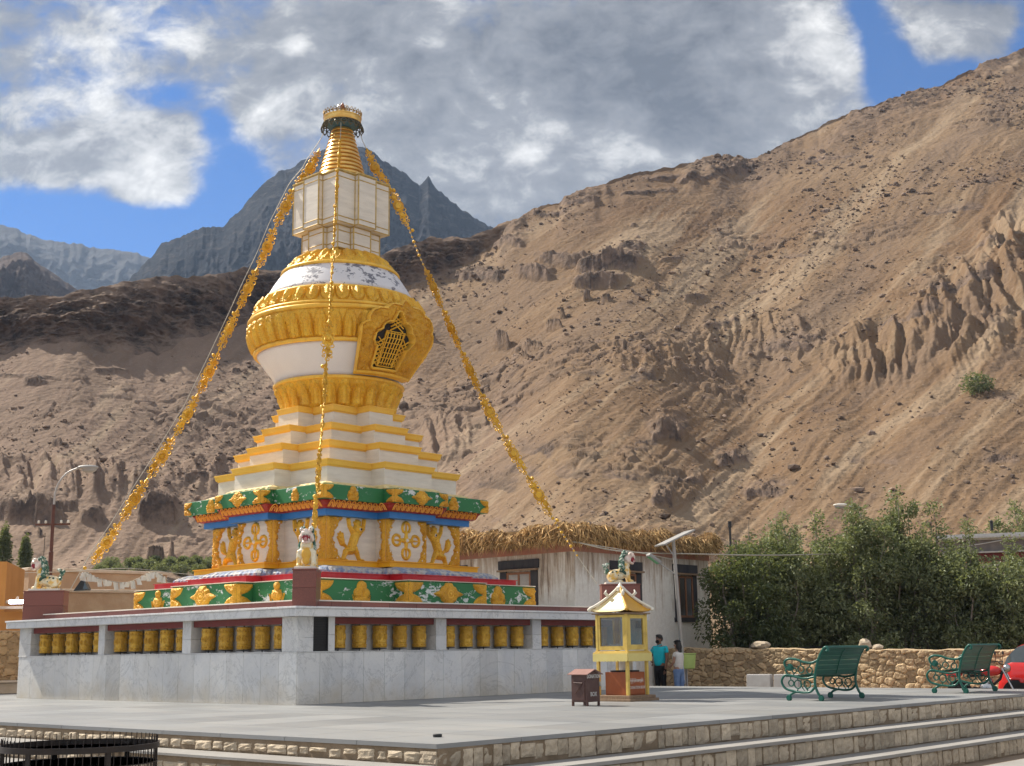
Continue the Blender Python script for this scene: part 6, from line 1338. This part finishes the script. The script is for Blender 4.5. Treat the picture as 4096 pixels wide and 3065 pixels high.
def car(loc, rz):
    c = thing('parked_car', 'red hatchback car parked behind the farther green bench', 'car', loc, rz)
    xs = np.linspace(0, 1, 49); L, Wd = 3.75, 1.64
    bodyz = lambda t: np.interp(t, [0, .02, .06, .25, .34, .9, .96, 1.], [.42, .62, .72, .86, .93, .98, .90, .5]); roofz = lambda t: np.interp(t, [.27, .34, .42, .5, .62, .78, .86, .93, .95], [.88, 1.08, 1.28, 1.40, 1.47, 1.45, 1.36, 1.12, .97])
    half = lambda t: Wd/2*np.interp(t, [0, .05, .15, .5, .9, 1.], [.72, .9, .98, 1., .96, .8])
    rows = []
    for t in xs:
        zt, hw = bodyz(t), half(t); pr = [(-hw*.93, .20), (-hw, .34), (-hw, zt*.62), (-hw*.97, zt*.9), (-hw*.90, zt), (0, zt+.02), (hw*.90, zt), (hw*.97, zt*.9), (hw, zt*.62), (hw, .34), (hw*.93, .20)]
        rows.append([(t*L, y, z) for y, z in pr])
    R_ = np.array(rows); m = MB(); m.grid(R_); m.add(R_[0], [tuple(range(11))]); m.add(R_[-1], [tuple(range(10, -1, -1))]); m.add(np.stack([R_[:, 0], R_[:, -1]]).reshape(-1, 3), [tuple(range(49))+tuple(range(97, 48, -1))]); m.build('body', M_CARR, c, world=False, smooth=50)
    ts = np.linspace(.28, .95, 33); rows = []
    for t in ts:
        zb_, zt, hw = bodyz(t)-.02, max(roofz(t), bodyz(t)), half(t); inn = hw*(.90-.16*(zt-zb_)/.55); rows.append([(t*L, -hw*.90, zb_), (t*L, -inn, zt-.03), (t*L, -inn*.8, zt), (t*L, 0, zt+.02), (t*L, inn*.8, zt), (t*L, inn, zt-.03), (t*L, hw*.90, zb_)])
    R_ = np.array(rows); m = MB(); m.grid(R_[:, 1:6]); m.build('roof', M_CARR, c, world=False, smooth=50)
    for sg, a, b_ in ((0, 0, 2), (1, 5, 7)):
        m = MB(); m.grid(R_[:, a:b_]); m.build('side_window', M_CGL, c, world=False, smooth=50)
        y = -1 if sg == 0 else 1
        for t in (.33, .55, .78):
            i = int(np.argmin(np.abs(ts-t))); p0, p1 = (R_[i, 0], R_[i, 1]) if sg == 0 else (R_[i, 6], R_[i, 5]); m = MB(); m.tube([p0+V(0, y*.01, 0), p1+V(0, y*.01, 0)], .03, 5); m.build('door_pillar', M_CARR if t < .7 else M_BLP, c, world=False)
        for t0, t1 in ((.33, .55), (.56, .77)):
            d = MB(); tt_ = np.linspace(t0+.004, t1-.004, 8); rw = []
            for z in (.3, .5, .7, .86): rw.append([(t*L, y*(half(t)*(1.006 if z < .75 else .985)), z) for t in tt_])
            d.grid(np.array(rw)); o = d.build('door', M_CARR, c, world=False, smooth=60); h = MB(); h.tube([((t1-.05)*L, y*(half(t1)+.02), .74), ((t1-.01)*L, y*(half(t1)+.02), .745)], .016, 6); h.build('door_handle', M_CARR, o, world=False)
        m = MB(); m.ell((.335*L, y*(Wd/2+.1), .93), (.07, .1, .06)); m.build('wing_mirror', M_CARR, c, world=False, smooth=180)
        m = MB(); m.ell((.05, y*.56, .60), (.10, .2, .08)); m.build('headlight', M_TOOTH, c, world=False, smooth=180)
        for wx in (.17*L, .83*L): wheel(c, wx, y*(Wd/2-.09), .29, .18)
    m = MB(); P = [(.272*L, -.62, .89), (.272*L, .62, .89), (.425*L, .5, 1.30), (.425*L, -.5, 1.30)]; m.add(P+[(x-.012, y, z+.014) for x, y, z in P], [(4, 5, 6, 7), (0, 3, 2, 1), (0, 1, 5, 4), (2, 3, 7, 6)]); m.build('windscreen', M_CGL, c, world=False)
    return c
d_ = wray((3972, 2680)); yy = (CAM+d_*((14.25-CAM[0])/d_[0]))[1]; car((15.05, yy-3.75, -.42), PI/2-.03)
def motorbike(loc, rz):
    c = thing('motorcycle', 'red and black motorcycle parked behind the farther bench next to the car', 'motorcycle', loc, rz)
    wheel(c, 0, 0, .30, .10); wheel(c, 1.28, 0, .30, .09)
    m = MB(); m.tube([(.0, 0, .3), (.35, 0, .42), (.62, 0, .36), (.95, 0, .62), (1.02, 0, .80)], .03, 7); m.tube([(.2, 0, .68), (.55, 0, .70), (1.0, 0, .76)], .03, 7); m.build('frame', M_BLP, c, world=False)
    blobs('fuel_tank', [((.78, 0, .80), (.22, .13, .12)), ((.62, 0, .78), (.12, .10, .09))], M_CARR, c, voxel=.02); blobs('saddle', [((.30, 0, .78), (.32, .12, .06)), ((.0, 0, .82), (.14, .09, .05))], M_BLP, c, voxel=.02); blobs('engine', [((.62, 0, .42), (.17, .13, .15)), ((.70, 0, .56), (.09, .1, .10))], M_CHR, c, voxel=.02, smooth=1)
    for sg in (-1, 1):
        m = MB(); m.tube([(1.28, sg*.07, .3), (1.03, sg*.08, .86)], .022, 6); m.build('fork_leg', M_CHR, c, world=False); m = MB(); m.tube([(1.0, sg*.05, .95), (.98, sg*.2, 1.02), (.86, sg*.34, 1.0)], .014, 6); m.build('handlebar', M_BLP, c, world=False); m = MB(); m.tube([(.95, sg*.25, 1.02), (.97, sg*.3, 1.17)], .007, 5); m.ell((.97, sg*.31, 1.2), (.02, .06, .045), 8, 6); m.build('mirror', M_BLP, c, world=False)
    m = MB(); m.tube([(.62, .14, .3), (.3, .16, .26), (-.1, .16, .38)], [.03, .04, .05], 8); m.build('exhaust', M_CHR, c, world=False, smooth=60); blobs('mudguard', [((1.28, 0, .62), (.16, .06, .03)), ((1.42, 0, .56), (.06, .055, .05), .8)], M_CARR, c, voxel=.015); blobs('headlight', [((1.12, 0, .86), (.09, .1, .1))], M_CHR, c, voxel=.02); blobs('tail_panel', [((-.1, 0, .72), (.2, .10, .07))], M_CARR, c, voxel=.02)
    return c
motorbike((13.55, -7.5, -.42), -PI/2+.1)

# ------------------------------------------------------------------ trees, shrubs
lm, nt, b = node_mat('willow leaf'); at = nd(nt, 'ShaderNodeAttribute'); at.attribute_name = 'tint'; c = mixc(nt, at.outputs['Fac'], (.05, .072, .028), (.30, .32, .165)); dfn = nd(nt, 'ShaderNodeBsdfDiffuse'); tn = nd(nt, 'ShaderNodeBsdfTranslucent'); gl = nd(nt, 'ShaderNodeBsdfGlossy'); gl.inputs['Roughness'].default_value = .5; gl.inputs['Color'].default_value = (.75, .8, .75, 1)
nt.links.new(c, dfn.inputs[0]); nt.links.new(mixc(nt, .5, c, (.30, .34, .06)), tn.inputs[0]); a = nd(nt, 'ShaderNodeMixShader'); a.inputs[0].default_value = .35; nt.links.new(dfn.outputs[0], a.inputs[1]); nt.links.new(tn.outputs[0], a.inputs[2]); a2 = nd(nt, 'ShaderNodeMixShader'); a2.inputs[0].default_value = .035; nt.links.new(a.outputs[0], a2.inputs[1]); nt.links.new(gl.outputs[0], a2.inputs[2]); nt.links.new(a2.outputs[0], nt.nodes['Material Output'].inputs['Surface']); M_LEAF = lm
M_BARK = smat('grey bark', (.27, .235, .19), (.18, .15, .12), rough=.9, scale=9)
def leaves(mb, C, D, size, seed, tone=(0, 1)):
    r_ = np.random.default_rng(seed); n = len(C); L = size*r_.uniform(.6, 1.25, n)[:, None]; d = D+r_.normal(0, .55, (n, 3)); d /= np.linalg.norm(d, axis=1)[:, None]; q = np.cross(d, r_.normal(size=(n, 3))); q /= np.linalg.norm(q, axis=1)[:, None]; up = np.cross(q, d)
    tip = C+d*L-V(0, 0, 1)*L*.3; m1 = C+d*L*.5+q*L*.24+up*L*.06; m2 = C+d*L*.5-q*L*.24+up*L*.06; P = np.stack([C, m1, tip, m2], 1).reshape(-1, 3); i = 4*np.arange(n)[:, None]; F = np.concatenate([i+[0, 1, 2], i+[0, 2, 3]], 1).reshape(-1, 3); t = np.repeat(r_.uniform(*tone, n), 2); mb.add(P, F.tolist(), t.tolist())
def multistem(name, label, cat, base, H, spread, nst, nlf, size, seed, group=None, upright=.75, tone=(0, 1), low=.02):
    r_ = np.random.default_rng(seed); t = thing(name, label, cat, base, group=group); tr = MB(); lf = MB(); C = []; D = []
    for k in range(nst):
        an = 2*PI*(k+r_.uniform(-.3, .3))/nst; rad = spread*math.sqrt(r_.uniform(.03, 1)); rad = rad if k else .1*spread; h = H*(r_.uniform(.74, 1.02) if k else 1.04)*(1-.22*(rad/spread)**2); p = np.array(base)+V(r_.normal(0, .12), r_.normal(0, .12), 0); path = [p]; e = np.array(base)+V(math.cos(an)*rad, math.sin(an)*rad, h); n_ = 9
        for i in range(1, n_+1): f = i/n_; path.append(p+(e-p)*np.array([f**upright, f**upright, f])+r_.normal(0, .05, 3)*(f < 1))
        tr.tube(path, [.05*(1-i/n_)**.8+.006 for i in range(n_+1)], 5)
        for j in range(int(30*H/4)):
            f = r_.uniform(low, .98); i = min(int(f*n_), n_-1); o = path[i]+(path[i+1]-path[i])*(f*n_-i); a2 = r_.uniform(0, 2*PI); l = (.18+.75*(1-f)**.7*r_.uniform(.4, 1.))*min(1., H/4+.2); dd = V(math.cos(a2), math.sin(a2), r_.uniform(.2, .95)); dd /= np.linalg.norm(dd); q = o+dd*l
            if r_.random() < .35: tr.tube([o, q], [.012, .004], 3)
            m_ = max(3, int(nlf/(nst*30*H/4))); s_ = r_.uniform(.15, 1.05, m_)[:, None]; C.append(o+dd*l*s_+r_.normal(0, .10, (m_, 3))); D.append(np.repeat((dd*.6+V(0, 0, .3))[None], m_, 0))
    if nlf > 10000:                                            # rounded clumps filling the crown between the shoots
        for q in range(34):
            an = r_.uniform(0, 2*PI); rad = spread*math.sqrt(r_.uniform(0, 1)); zc = H*r_.uniform(.24, .9)*(1-.18*(rad/spread)**2); cc = np.array(base)+V(math.cos(an)*rad, math.sin(an)*rad, zc); u_ = r_.normal(size=(210, 3)); u_ /= np.linalg.norm(u_, axis=1)[:, None]; C.append(cc+u_*(r_.uniform(.3, 1, (210, 1))**.5)*r_.uniform(.28, .5)); D.append(u_*.7+V(0, 0, .2))
    tr.build('trunk', M_BARK, t); C = np.concatenate(C); D = np.concatenate(D); leaves(lf, C, D, size, seed+1, tone); lf.build('crown', M_LEAF, t); return t
TG = 'leafy trees behind the rubble wall'
for k, (x, D_, topy, sp, lab) in enumerate([(1612, 41.0, 1135, 1.25, 'leafy tree closest to the thatched house, spreading into its wall'), (1672, 41.2, 1128, 1.1, 'leafy tree second from the thatched house, over the kerb blocks'), (1755, 42.0, 1122, 1.1, 'leafy tree behind the left end of the nearer bench'), (1845, 41.0, 1098, 1.2, 'tall leafy tree directly above the back of the nearer bench'), (1930, 41.8, 1072, 1.2, 'tallest leafy tree, rising highest in the hedge with bare stems showing'), (2010, 41.2, 1100, 1.1, 'leafy tree between the two benches, just left of the slatted roof'), (2090, 40.2, 1170, 1.1, 'lower leafy tree above the farther bench, under the slatted roof'), (2180, 40.0, 1165, 1.2, 'lower leafy tree at the right edge of the picture above the car'), (2290, 40.0, 1150, 1.2, None)]):
    if lab is None: continue
    top = at_depth22(x, topy, D_); b0 = top.copy(); b0[2] = -.3; multistem('tree', lab, 'tree', b0, top[2]+.3, sp*1.18, 13, 17500, .125, 60+k, group=TG, tone=(.05+.1*(k % 2), .95) if k else (0, .3))
# dark undergrowth at the foot of the hedge
for x22, y22, D_, H_, lab in [(2090, 1120, 62, None, 'pale feathery shrub standing just beyond the slatted roof, left of the poplar'), (2190, 1085, 62, None, 'bright green young poplar beyond the slatted roof at the right edge'), (2145, 1140, 62, None, 'low bright green bush on the skyline of the slatted roof'), (1690, 1115, 64, None, 'thin sapling showing above the hedge left of the little lamp head')]:
    top = at_depth22(x22, y22, D_); b0 = top.copy(); b0[2] = max(-.3, top[2]-4.2); multistem('shrub', lab, 'shrub', b0, top[2]-b0[2], 1.0 if x22 != 2190 else 1.1, 7, 5200, .17, x22, tone=(.4, 1.), group='shrubs beyond the slatted roof')
# small trees and bushes at the foot of the scree
def dome_bush(name, label, p, R_, H, n, size, seed, group, col=False, tone=(.2, .9)):
    t = thing(name, label, 'bush' if not col else 'tree', p, group=group); r_ = np.random.default_rng(seed)
    u = r_.normal(size=(n, 3)); u /= np.linalg.norm(u, axis=1)[:, None]; rad = r_.uniform(.05, 1, n)[:, None]**.45; lump = 1+.5*perlin(u[:, 0]*2.4+seed, u[:, 1]*2.4, u[:, 2]*2.4)[:, None]; q = u*rad*lump
    if col: q[:, :2] *= (1-.55*np.clip(q[:, 2:]*.5+.5, 0, 1)); 
    C = np.array(p)+q*[R_, R_, H/2]+V(0, 0, H/2); lf = MB(); leaves(lf, C, u*.5+V(0, 0, .4), size, seed, tone); tr = MB(); tr.tube([np.array(p)-V(0, 0, .4), np.array(p)+V(.1, 0, H*.35), np.array(p)+V(0, 0, H*.8)], [.12, .09, .02], 5); tr.build('trunk', M_BARK, t); lf.build('crown', M_LEAF, t); return t
bl = [(215, 1236), (238, 1228), (258, 1240), (282, 1222), (300, 1238), (322, 1226), (345, 1240), (366, 1222), (388, 1238), (408, 1224), (428, 1240), (446, 1226), (334, 1214), (372, 1212), (396, 1211), (424, 1213), (296, 1216), (452, 1217)]
for k, (x, y) in enumerate(sorted(bl)):
    p = hill_at(x, y+6); s_ = .55+.35*((k*37) % 10)/10
    dome_bush('bush', 'round green bush at the scree foot by the stupa, %s from left' % ['first', 'second', 'third', 'fourth', 'fifth', 'sixth', 'seventh', 'eighth', 'ninth', 'tenth', 'eleventh', 'twelfth', 'thirteenth', 'fourteenth', 'fifteenth', 'sixteenth', 'seventeenth', 'eighteenth'][k], p, (1.05 if y > 1218 else .7)*s_, (1.7 if y > 1218 else .95)*s_, 900, .24, 300+k, 'green bushes at the foot of the scree')
def at_r(x, y, r_):
    a0, e0 = ae(x, y); return V(CAM[0]+r_*(math.cos(a0)*FH[0]+math.sin(a0)*RH[0]), CAM[1]+r_*(math.cos(a0)*FH[1]+math.sin(a0)*RH[1]), CAM[2]+e0*r_)
for x, y0, y1, r_, R_, lab in ((6, 1235, 1136, 96, .62, 'slender poplar cut by the left edge of the picture'), (52, 1234, 1158, 96, .5, 'small slender poplar between the left edge and the rusty lamp post')):
    b0 = at_r(x, y0, r_); tp = at_r(x, y1, r_); dome_bush('poplar', lab, b0, R_, tp[2]-b0[2], 2600, .2, x+7, 'poplars at the foot of the scree', col=True, tone=(.0, .6))
for x, y, R_, H, lab in ((2113, 852, 1.5, 2.0, 'lone olive green tree growing from the fluted cliff on the right'), (30, 1292, .9, 1.3, 'green bush in the gap beside the orange building'),):
    if y < 1000: p = hill_at(x, y); dome_bush('bush', lab, p, R_*1.2, H*1.25, 900, .42, x, None, tone=(.1, .55))
    else: p = at_r(x, y+8, 60); dome_bush('bush', lab, p, R_, H, 2200, .2, x, None)
# ------------------------------------------------------------------ buildings on the left behind the stupa
M_MUD = smat('tan mud plaster', (.45, .30, .185), (.40, .26, .155), rough=.95, scale=1.2, dirt=(.54, .40, .26), dirt_amt=.7, dscale=.9, bump=.45, bscale=8); M_ORW = smat('orange limewash', (.58, .27, .075), (.52, .23, .06), rough=.9, scale=1.5, bump=.15); M_COPE = smat('pale coping', (.58, .47, .36), (.5, .39, .28), rough=.9, scale=4)
def quad_house(name, label, cat, p, q, depth, z0, z1, mat, cope=.10):
    p = np.array(p, float); q = np.array(q, float); u = q-p; u[2] = 0; L = np.linalg.norm(u); u /= L; n = V(-u[1], u[0], 0); n = n if n@FH > 0 else -n
    t = thing(name, label, cat, (p[0], p[1], z0)); M = np.eye(4); M[:3, 0] = u; M[:3, 1] = n; M[:3, 3] = (p[0], p[1], 0)
    m = MB(); m.box((0, 0, z0), (L, depth, z1), M=M); m.build('wall', mat, t)
    if cope: m = MB(); m.box((-.06, -.08, z1+.002), (L+.06, depth, z1+cope), M=M); m.build('coping', M_COPE, t, bevel=.03)
    return t, M, L
def dxy(x, y, D): return at_depth22(x, y, D)
a, b_ = dxy(85, 1272, 44), dxy(700, 1250, 50); quad_house('mud_house', 'long tan mud plastered house with pale parapet behind the left end of the stupa', 'house', a, b_, 5, -.3, 3.15, M_MUD, .12)
a, b_ = dxy(62, 1250, 50), dxy(360, 1250, 54); quad_house('mud_house', 'farther tan mud building whose pale parapet shows above the long mud house', 'house', a, b_, 4, -.3, 4.25, M_MUD, .14)
a, b_ = dxy(-160, 1240, 39), dxy(14, 1240, 39.5); t_, M_, L_ = quad_house('orange_building', 'orange limewashed building cut by the left edge above the rubble wall', 'building', a, b_, 4, 1.3, 3.85, M_ORW, .0)
m = MB(); m.box((-.1, -.02, 1.3), (L_+.62, 1.2, 2.35), M=M_); m.build('lower_wing', M_ORW, t_)
m = MB(); m.box((L_-.1, -.5, 2.42), (L_+.9, -.2, 2.5), M=M_); m.build('ledge', M_COPE, t_)
rubble('retaining_wall', 'rough mud mortared rubble wall under the orange building at the left edge', (-9, 16.05, 0), V(1, 0, 0), 14.5, -.3, 1.75, .34, 8, mat=smat('mud mortared rubble', (.44, .29, .15), (.38, .25, .13), rough=.95, tint=.25, scale=4, bump=.6, bscale=14))
m = MB(); m.box((-9, 15.3, .0), (3.4, 15.98, .30)); m.box((-9, 15.2, .302), (3.4, 15.98, .36)); tag(m.build('stone_bench', M_COPE, origin=(-3, 15.6, 0), bevel=.02), 'low plastered ledge along the foot of the retaining wall at the far left', 'ledge')
# lit blue-white lamp by the orange building
lp = dxy(36, 1300, 38.6); lt_ = thing('wall_lamp', 'small lamp shining blue white beside the orange building at the left edge', 'lamp', lp)
em, nt, b = node_mat('lamp glow'); b.inputs['Emission Color'].default_value = (.75, .8, 1, 1); b.inputs['Emission Strength'].default_value = 6.; b.inputs['Base Color'].default_value = (.8, .8, .9, 1)
m = MB(); m.tube([lp-RH*.22, lp+RH*.2], .06, 8); m.build('tube', em, lt_); m = MB(); m.tube([lp-RH*.3, lp-RH*.2-V(0, 0, .02)], .05, 8); m.tube([lp+V(0, 0, .06), lp+V(0, 0, .16)+RH*.03], [.05, .02], 6); m.build('holder', M_COPE, lt_)
# black floodlight beside the left lion
fp = CT+V(-4.62, 4.62, 2.65)+RH*.12-FH*.1; fl_ = thing('floodlight', 'black floodlight on the left pedestal just behind the lion statue', 'floodlight', fp); m = MB(); m.prism([(-.2, -.02), (.16, .0), (.05, .22), (-.02, .25)], -.14, .14, M=np.array(Matrix.Translation(fp.tolist()) @ Matrix.Rotation(math.atan2(RH[1], RH[0]), 4, 'Z') @ Matrix.Rotation(PI/2, 4, 'X'))); m.build('housing', M_LOUVRE, fl_, bevel=.015)
m = MB(); m.prism([(.05, .02), (.19, .02), (.09, .21)], -.12, .12, M=np.array(Matrix.Translation((fp-FH*.03+RH*.0).tolist()) @ Matrix.Rotation(math.atan2(RH[1], RH[0]), 4, 'Z') @ Matrix.Rotation(PI/2, 4, 'X'))); m.build('lens', M_CGL, fl_)
# rusty lamp post
M_RUST = smat('rusty brown post', (.115, .045, .03), (.08, .032, .024), rough=.7, scale=4)
def lamp_post(label, base, top_z, arm, mat, headm, crossarm=True):
    t = thing('street_lamp', label, 'street lamp', base); h = top_z-base[2]; m = MB(); m.tube([base, base+V(0, 0, h*.30), base+V(0, 0, h*.302), base+V(0, 0, h*.62), base+V(0, 0, h*.622), base+V(0, 0, h*.83)], [.105, .105, .08, .08, .06, .06], 10); m.build('pole', mat, t, smooth=50)
    m = MB(); a = base+V(0, 0, h*.80); pts = bez([a, a+V(0, 0, h*.10)+arm*.06, a+V(0, 0, h*.165)+arm*.35, a+V(0, 0, h*.195)+arm*.8], 8); m.tube(pts, .04, 7); m.build('arm', M_GALV, t, smooth=60)
    e = pts[-1]; hd = MB(); ph = arm/np.linalg.norm(arm); hd.ell((0, 0, 0), (.40, .15, .09), 14, 8, M=None); hd.v[0] = xf(hd.v[0], TR(e+ph*.3, math.atan2(ph[1], ph[0]))); hb = hd.build('lamp_head', headm, t, smooth=180)
    bo = MB(); bo.ell((0, 0, 0), (.27, .12, .13), 14, 8); bo.v[0] = xf(bo.v[0], TR(e+ph*.36-V(0, 0, .07), math.atan2(ph[1], ph[0]))); bo.build('bowl', M_PVB, hb, smooth=180)
    if crossarm:
        c = base+V(0, 0, h*.742); m = MB(); q = RH; m.tube([c-q*.62, c+q*.62], .035, 6); m.build('crossarm', mat, t)
        for s_ in (-.5, -.25, .3, .55): m = MB(); m.lathe([(.02, 0), (.05, .03), (.03, .06), (.05, .09), (0, .12)], 8, c+q*s_+V(0, 0, .03)); m.build('insulator', M_TOOTH, t, smooth=180)
        m = MB(); m.tube([c-V(0, 0, .3)-q*.25, c-V(0, 0, h*.3)-q*.26, c-V(0, 0, h*.45)-q*.05], .012, 4); m.build('conduit', M_BLP, t)
    return t
bse = dxy(108, 1236, 46); tpz = dxy(143, 1000, 46)[2]; bse[2] = -.3; bse_x = dxy(108, 1236, 46); lamp_post('tall rusty brown lamp post with curved arm on the left below the scree', V(bse_x[0], bse_x[1], -.3), tpz-.02, RH*1.05, M_RUST, M_PVB)
b3 = dxy(1868, 1160, 66); h3 = dxy(1800, 1088, 66); lamp_post('lamp post whose white head just shows above the hedge', V(b3[0], b3[1], -.4), h3[2], -RH*1.0, M_GALV, M_TOOTH, False)
bp3 = dxy(1576, 1160, 52); m = MB(); m.tube([V(bp3[0], bp3[1], -.4), dxy(1576, 1126, 52)], .05, 6); m.box((-.09, -.02, -.25), (.09, .02, .0), M=TR(dxy(1576, 1126, 52))); tag(m.build('marker_post', M_BLP, origin=V(bp3[0], bp3[1], -.4)), 'short dark marker post standing above the thatched roof end', 'post')

# ------------------------------------------------------------------ slatted building behind the hedge on the right
M_SLATR = smat('weathered pale roof boards', (.50, .48, .45), (.38, .36, .34), rough=.8, scale=3, vscale=(8, 1, 1)); M_GREYW = smat('grey plank wall', (.16, .145, .14), (.24, .21, .19), rough=.9, scale=3); M_RBEAM = smat('dull red beam', (.15, .03, .028), rough=.7)
p = dxy(2035, 1162, 52); q = dxy(2420, 1140, 50); u = q-p; u[2] = 0; L = np.linalg.norm(u); u /= L; n = np.cross(V(0, 0, 1), u); n = n if n@FH > 0 else -n
rb_ = thing('long_building', 'long low building with pale board roof and red beam behind the hedge on the right', 'building', (p[0], p[1], -.4)); M = np.eye(4); M[:3, 0] = u; M[:3, 1] = n; M[:3, 3] = (p[0], p[1], 0); zt = p[2]
m = MB(); m.box((0, 0, -.4), (L, 6, zt-.62), M=M); m.build('wall', M_GREYW, rb_)
m = MB()
for k in range(6): m.box((-.3+.02*k, -.55+.16*k, zt-.10+.035*k), (L, -.42+.16*k, zt-.05+.035*k), .5, M=M)
m.box((-.2, -.3, zt-.16), (L, 6, zt-.101), M=M); m.build('roof', M_SLATR, rb_)
m = MB(); m.box((-.1, -.10, zt-.60), (L, -.002, zt-.17), M=M); m.build('fascia', M_GREYW, rb_); m = MB(); m.box((-.15, -.25, zt-.66), (L, -.0, zt-.605), M=M); m.build('gutter', M_SLATR, rb_)
m = MB(); m.box((0, -.06, zt-.95), (L, -.003, zt-.67), M=M); m.build('red_beam', M_RBEAM, rb_)
for k in range(7):
    m = MB(); x0 = .3+k*1.05; m.box((x0, -.04, zt-2.1), (x0+.9, -.002, zt-.98), M=M); o = m.build('window_frame', M_WFR if k % 3 else M_ORW, rb_); m = MB(); m.box((x0+.08, -.055, zt-2.0), (x0+.82, -.042, zt-1.06), M=M); m.build('pane', M_WPANE if k % 2 else M_WDARK, o)
m = MB(); m.lathe([(.06, 0), (.06, .35), (.10, .36), (0, .42)], 10, dxy(2143, 1146, 52)); m.build('chimney_pipe', M_BLP, rb_)
# ------------------------------------------------------------------ overhead wires, prayer flag line
def wire(label, pts, r=.014, mat=None, name='overhead_wire'):
    m = MB(); m.tube(bez(pts, 12), r, 5); return tag(m.build(name, mat or M_WIRE, origin=pts[0]), label, 'wire')
wire('pale cable slung from the thatched house corner across the hedge to the long building', [at_depth((2290, 2165), 37.7), at_depth((2480, 2205), 37.4), at_depth((2760, 2216), 37.6), at_depth((3200, 2220), 39.5), at_depth((3790, 2193), 45.), dxy(2215, 1158, 50)], .02)
wire('second cable sagging from the house corner to the solar lamp pole', [at_depth((2290, 2168), 37.6), at_depth((2480, 2198), 37.3), stp_-V(0, 0, .55)], .012)
wire('pale cable crossing the bushes from the left edge to the stupa', [dxy(-40, 1237, 44), dxy(120, 1236, 44), dxy(270, 1228, 44), dxy(400, 1240, 44), dxy(520, 1246, 44)], .012)
fpts = bez([dxy(175, 1262, 43), dxy(182, 1236, 43), dxy(215, 1250, 43), dxy(275, 1258, 43), dxy(330, 1236, 43), dxy(362, 1252, 43)], 10)
fg = thing('prayer_flag_line', 'cord of small faded white prayer flags sagging over the mud house roof', 'prayer flags', fpts[0]); m = MB(); m.tube(fpts, .012, 4); m.build('cord', M_WIRE, fg)
for k in range(6, len(fpts)-3, 2):
    m = MB(); c = fpts[k]; w_ = .16; h_ = .16+.05*(k % 3); sg_f = RNG.uniform(-.08, .08); X = np.linspace(-w_/2, w_/2, 4); P = np.array([[c+RH*(x+sg_f*j)+V(0, 0, -h_*j)+FH*(.03*math.sin(x*30+k+j*2)) for x in X] for j in (0, .5, 1.)]); m.grid(P); m.grid(P[:, ::-1]+FH*.004); m.build('flag', M_TOOTH, fg, smooth=180)
# ------------------------------------------------------------------ round iron tree guard in the left foreground
M_BLKI = smat('black iron bar', (.022, .017, .014), (.035, .024, .018), rough=.45, scale=9, metal=.3)
gc = at_depth((322, 2985), 10.6); gz = gc[2]; tg = thing('tree_guard', 'round black iron tree guard of thin bars and flat hoops at the lower left corner', 'tree guard', (gc[0], gc[1], -.9)); Rg = .615; gc0 = V(gc[0], gc[1], 0)
def hoop(z, h, r): m = MB(); m.lathe([(r-.006, z-h/2), (r+.006, z-h/2), (r+.006, z+h/2), (r-.006, z+h/2), (r-.006, z-h/2)], 64, gc0); m.build('hoop', M_BLKI, tg, smooth=40)
hoop(gz, .045, Rg); hoop(gz-.13, .008, Rg-.012); hoop(gz-.62, .05, Rg); hoop(gz-1.0, .05, Rg)
for k in range(64):
    t = 2*PI*k/64; m = MB(); e = V(math.cos(t), math.sin(t), 0); m.tube([gc0+e*(Rg-.012)+V(0, 0, -.85), gc0+e*(Rg-.012)+V(0, 0, gz+.075)], .0035, 5); m.build('bar', M_BLKI, tg)
for k in range(6):
    t = 2*PI*k/6+.35; e = V(math.cos(t), math.sin(t), 0); q_ = V(-e[1], e[0], 0); m = MB(); plank(m, gc0+e*(Rg-.02)+V(0, 0, (gz-.9)/2), q_*.024, V(0, 0, (gz+.9)/2), e, .005); m.build('flat_upright', M_BLKI, tg)
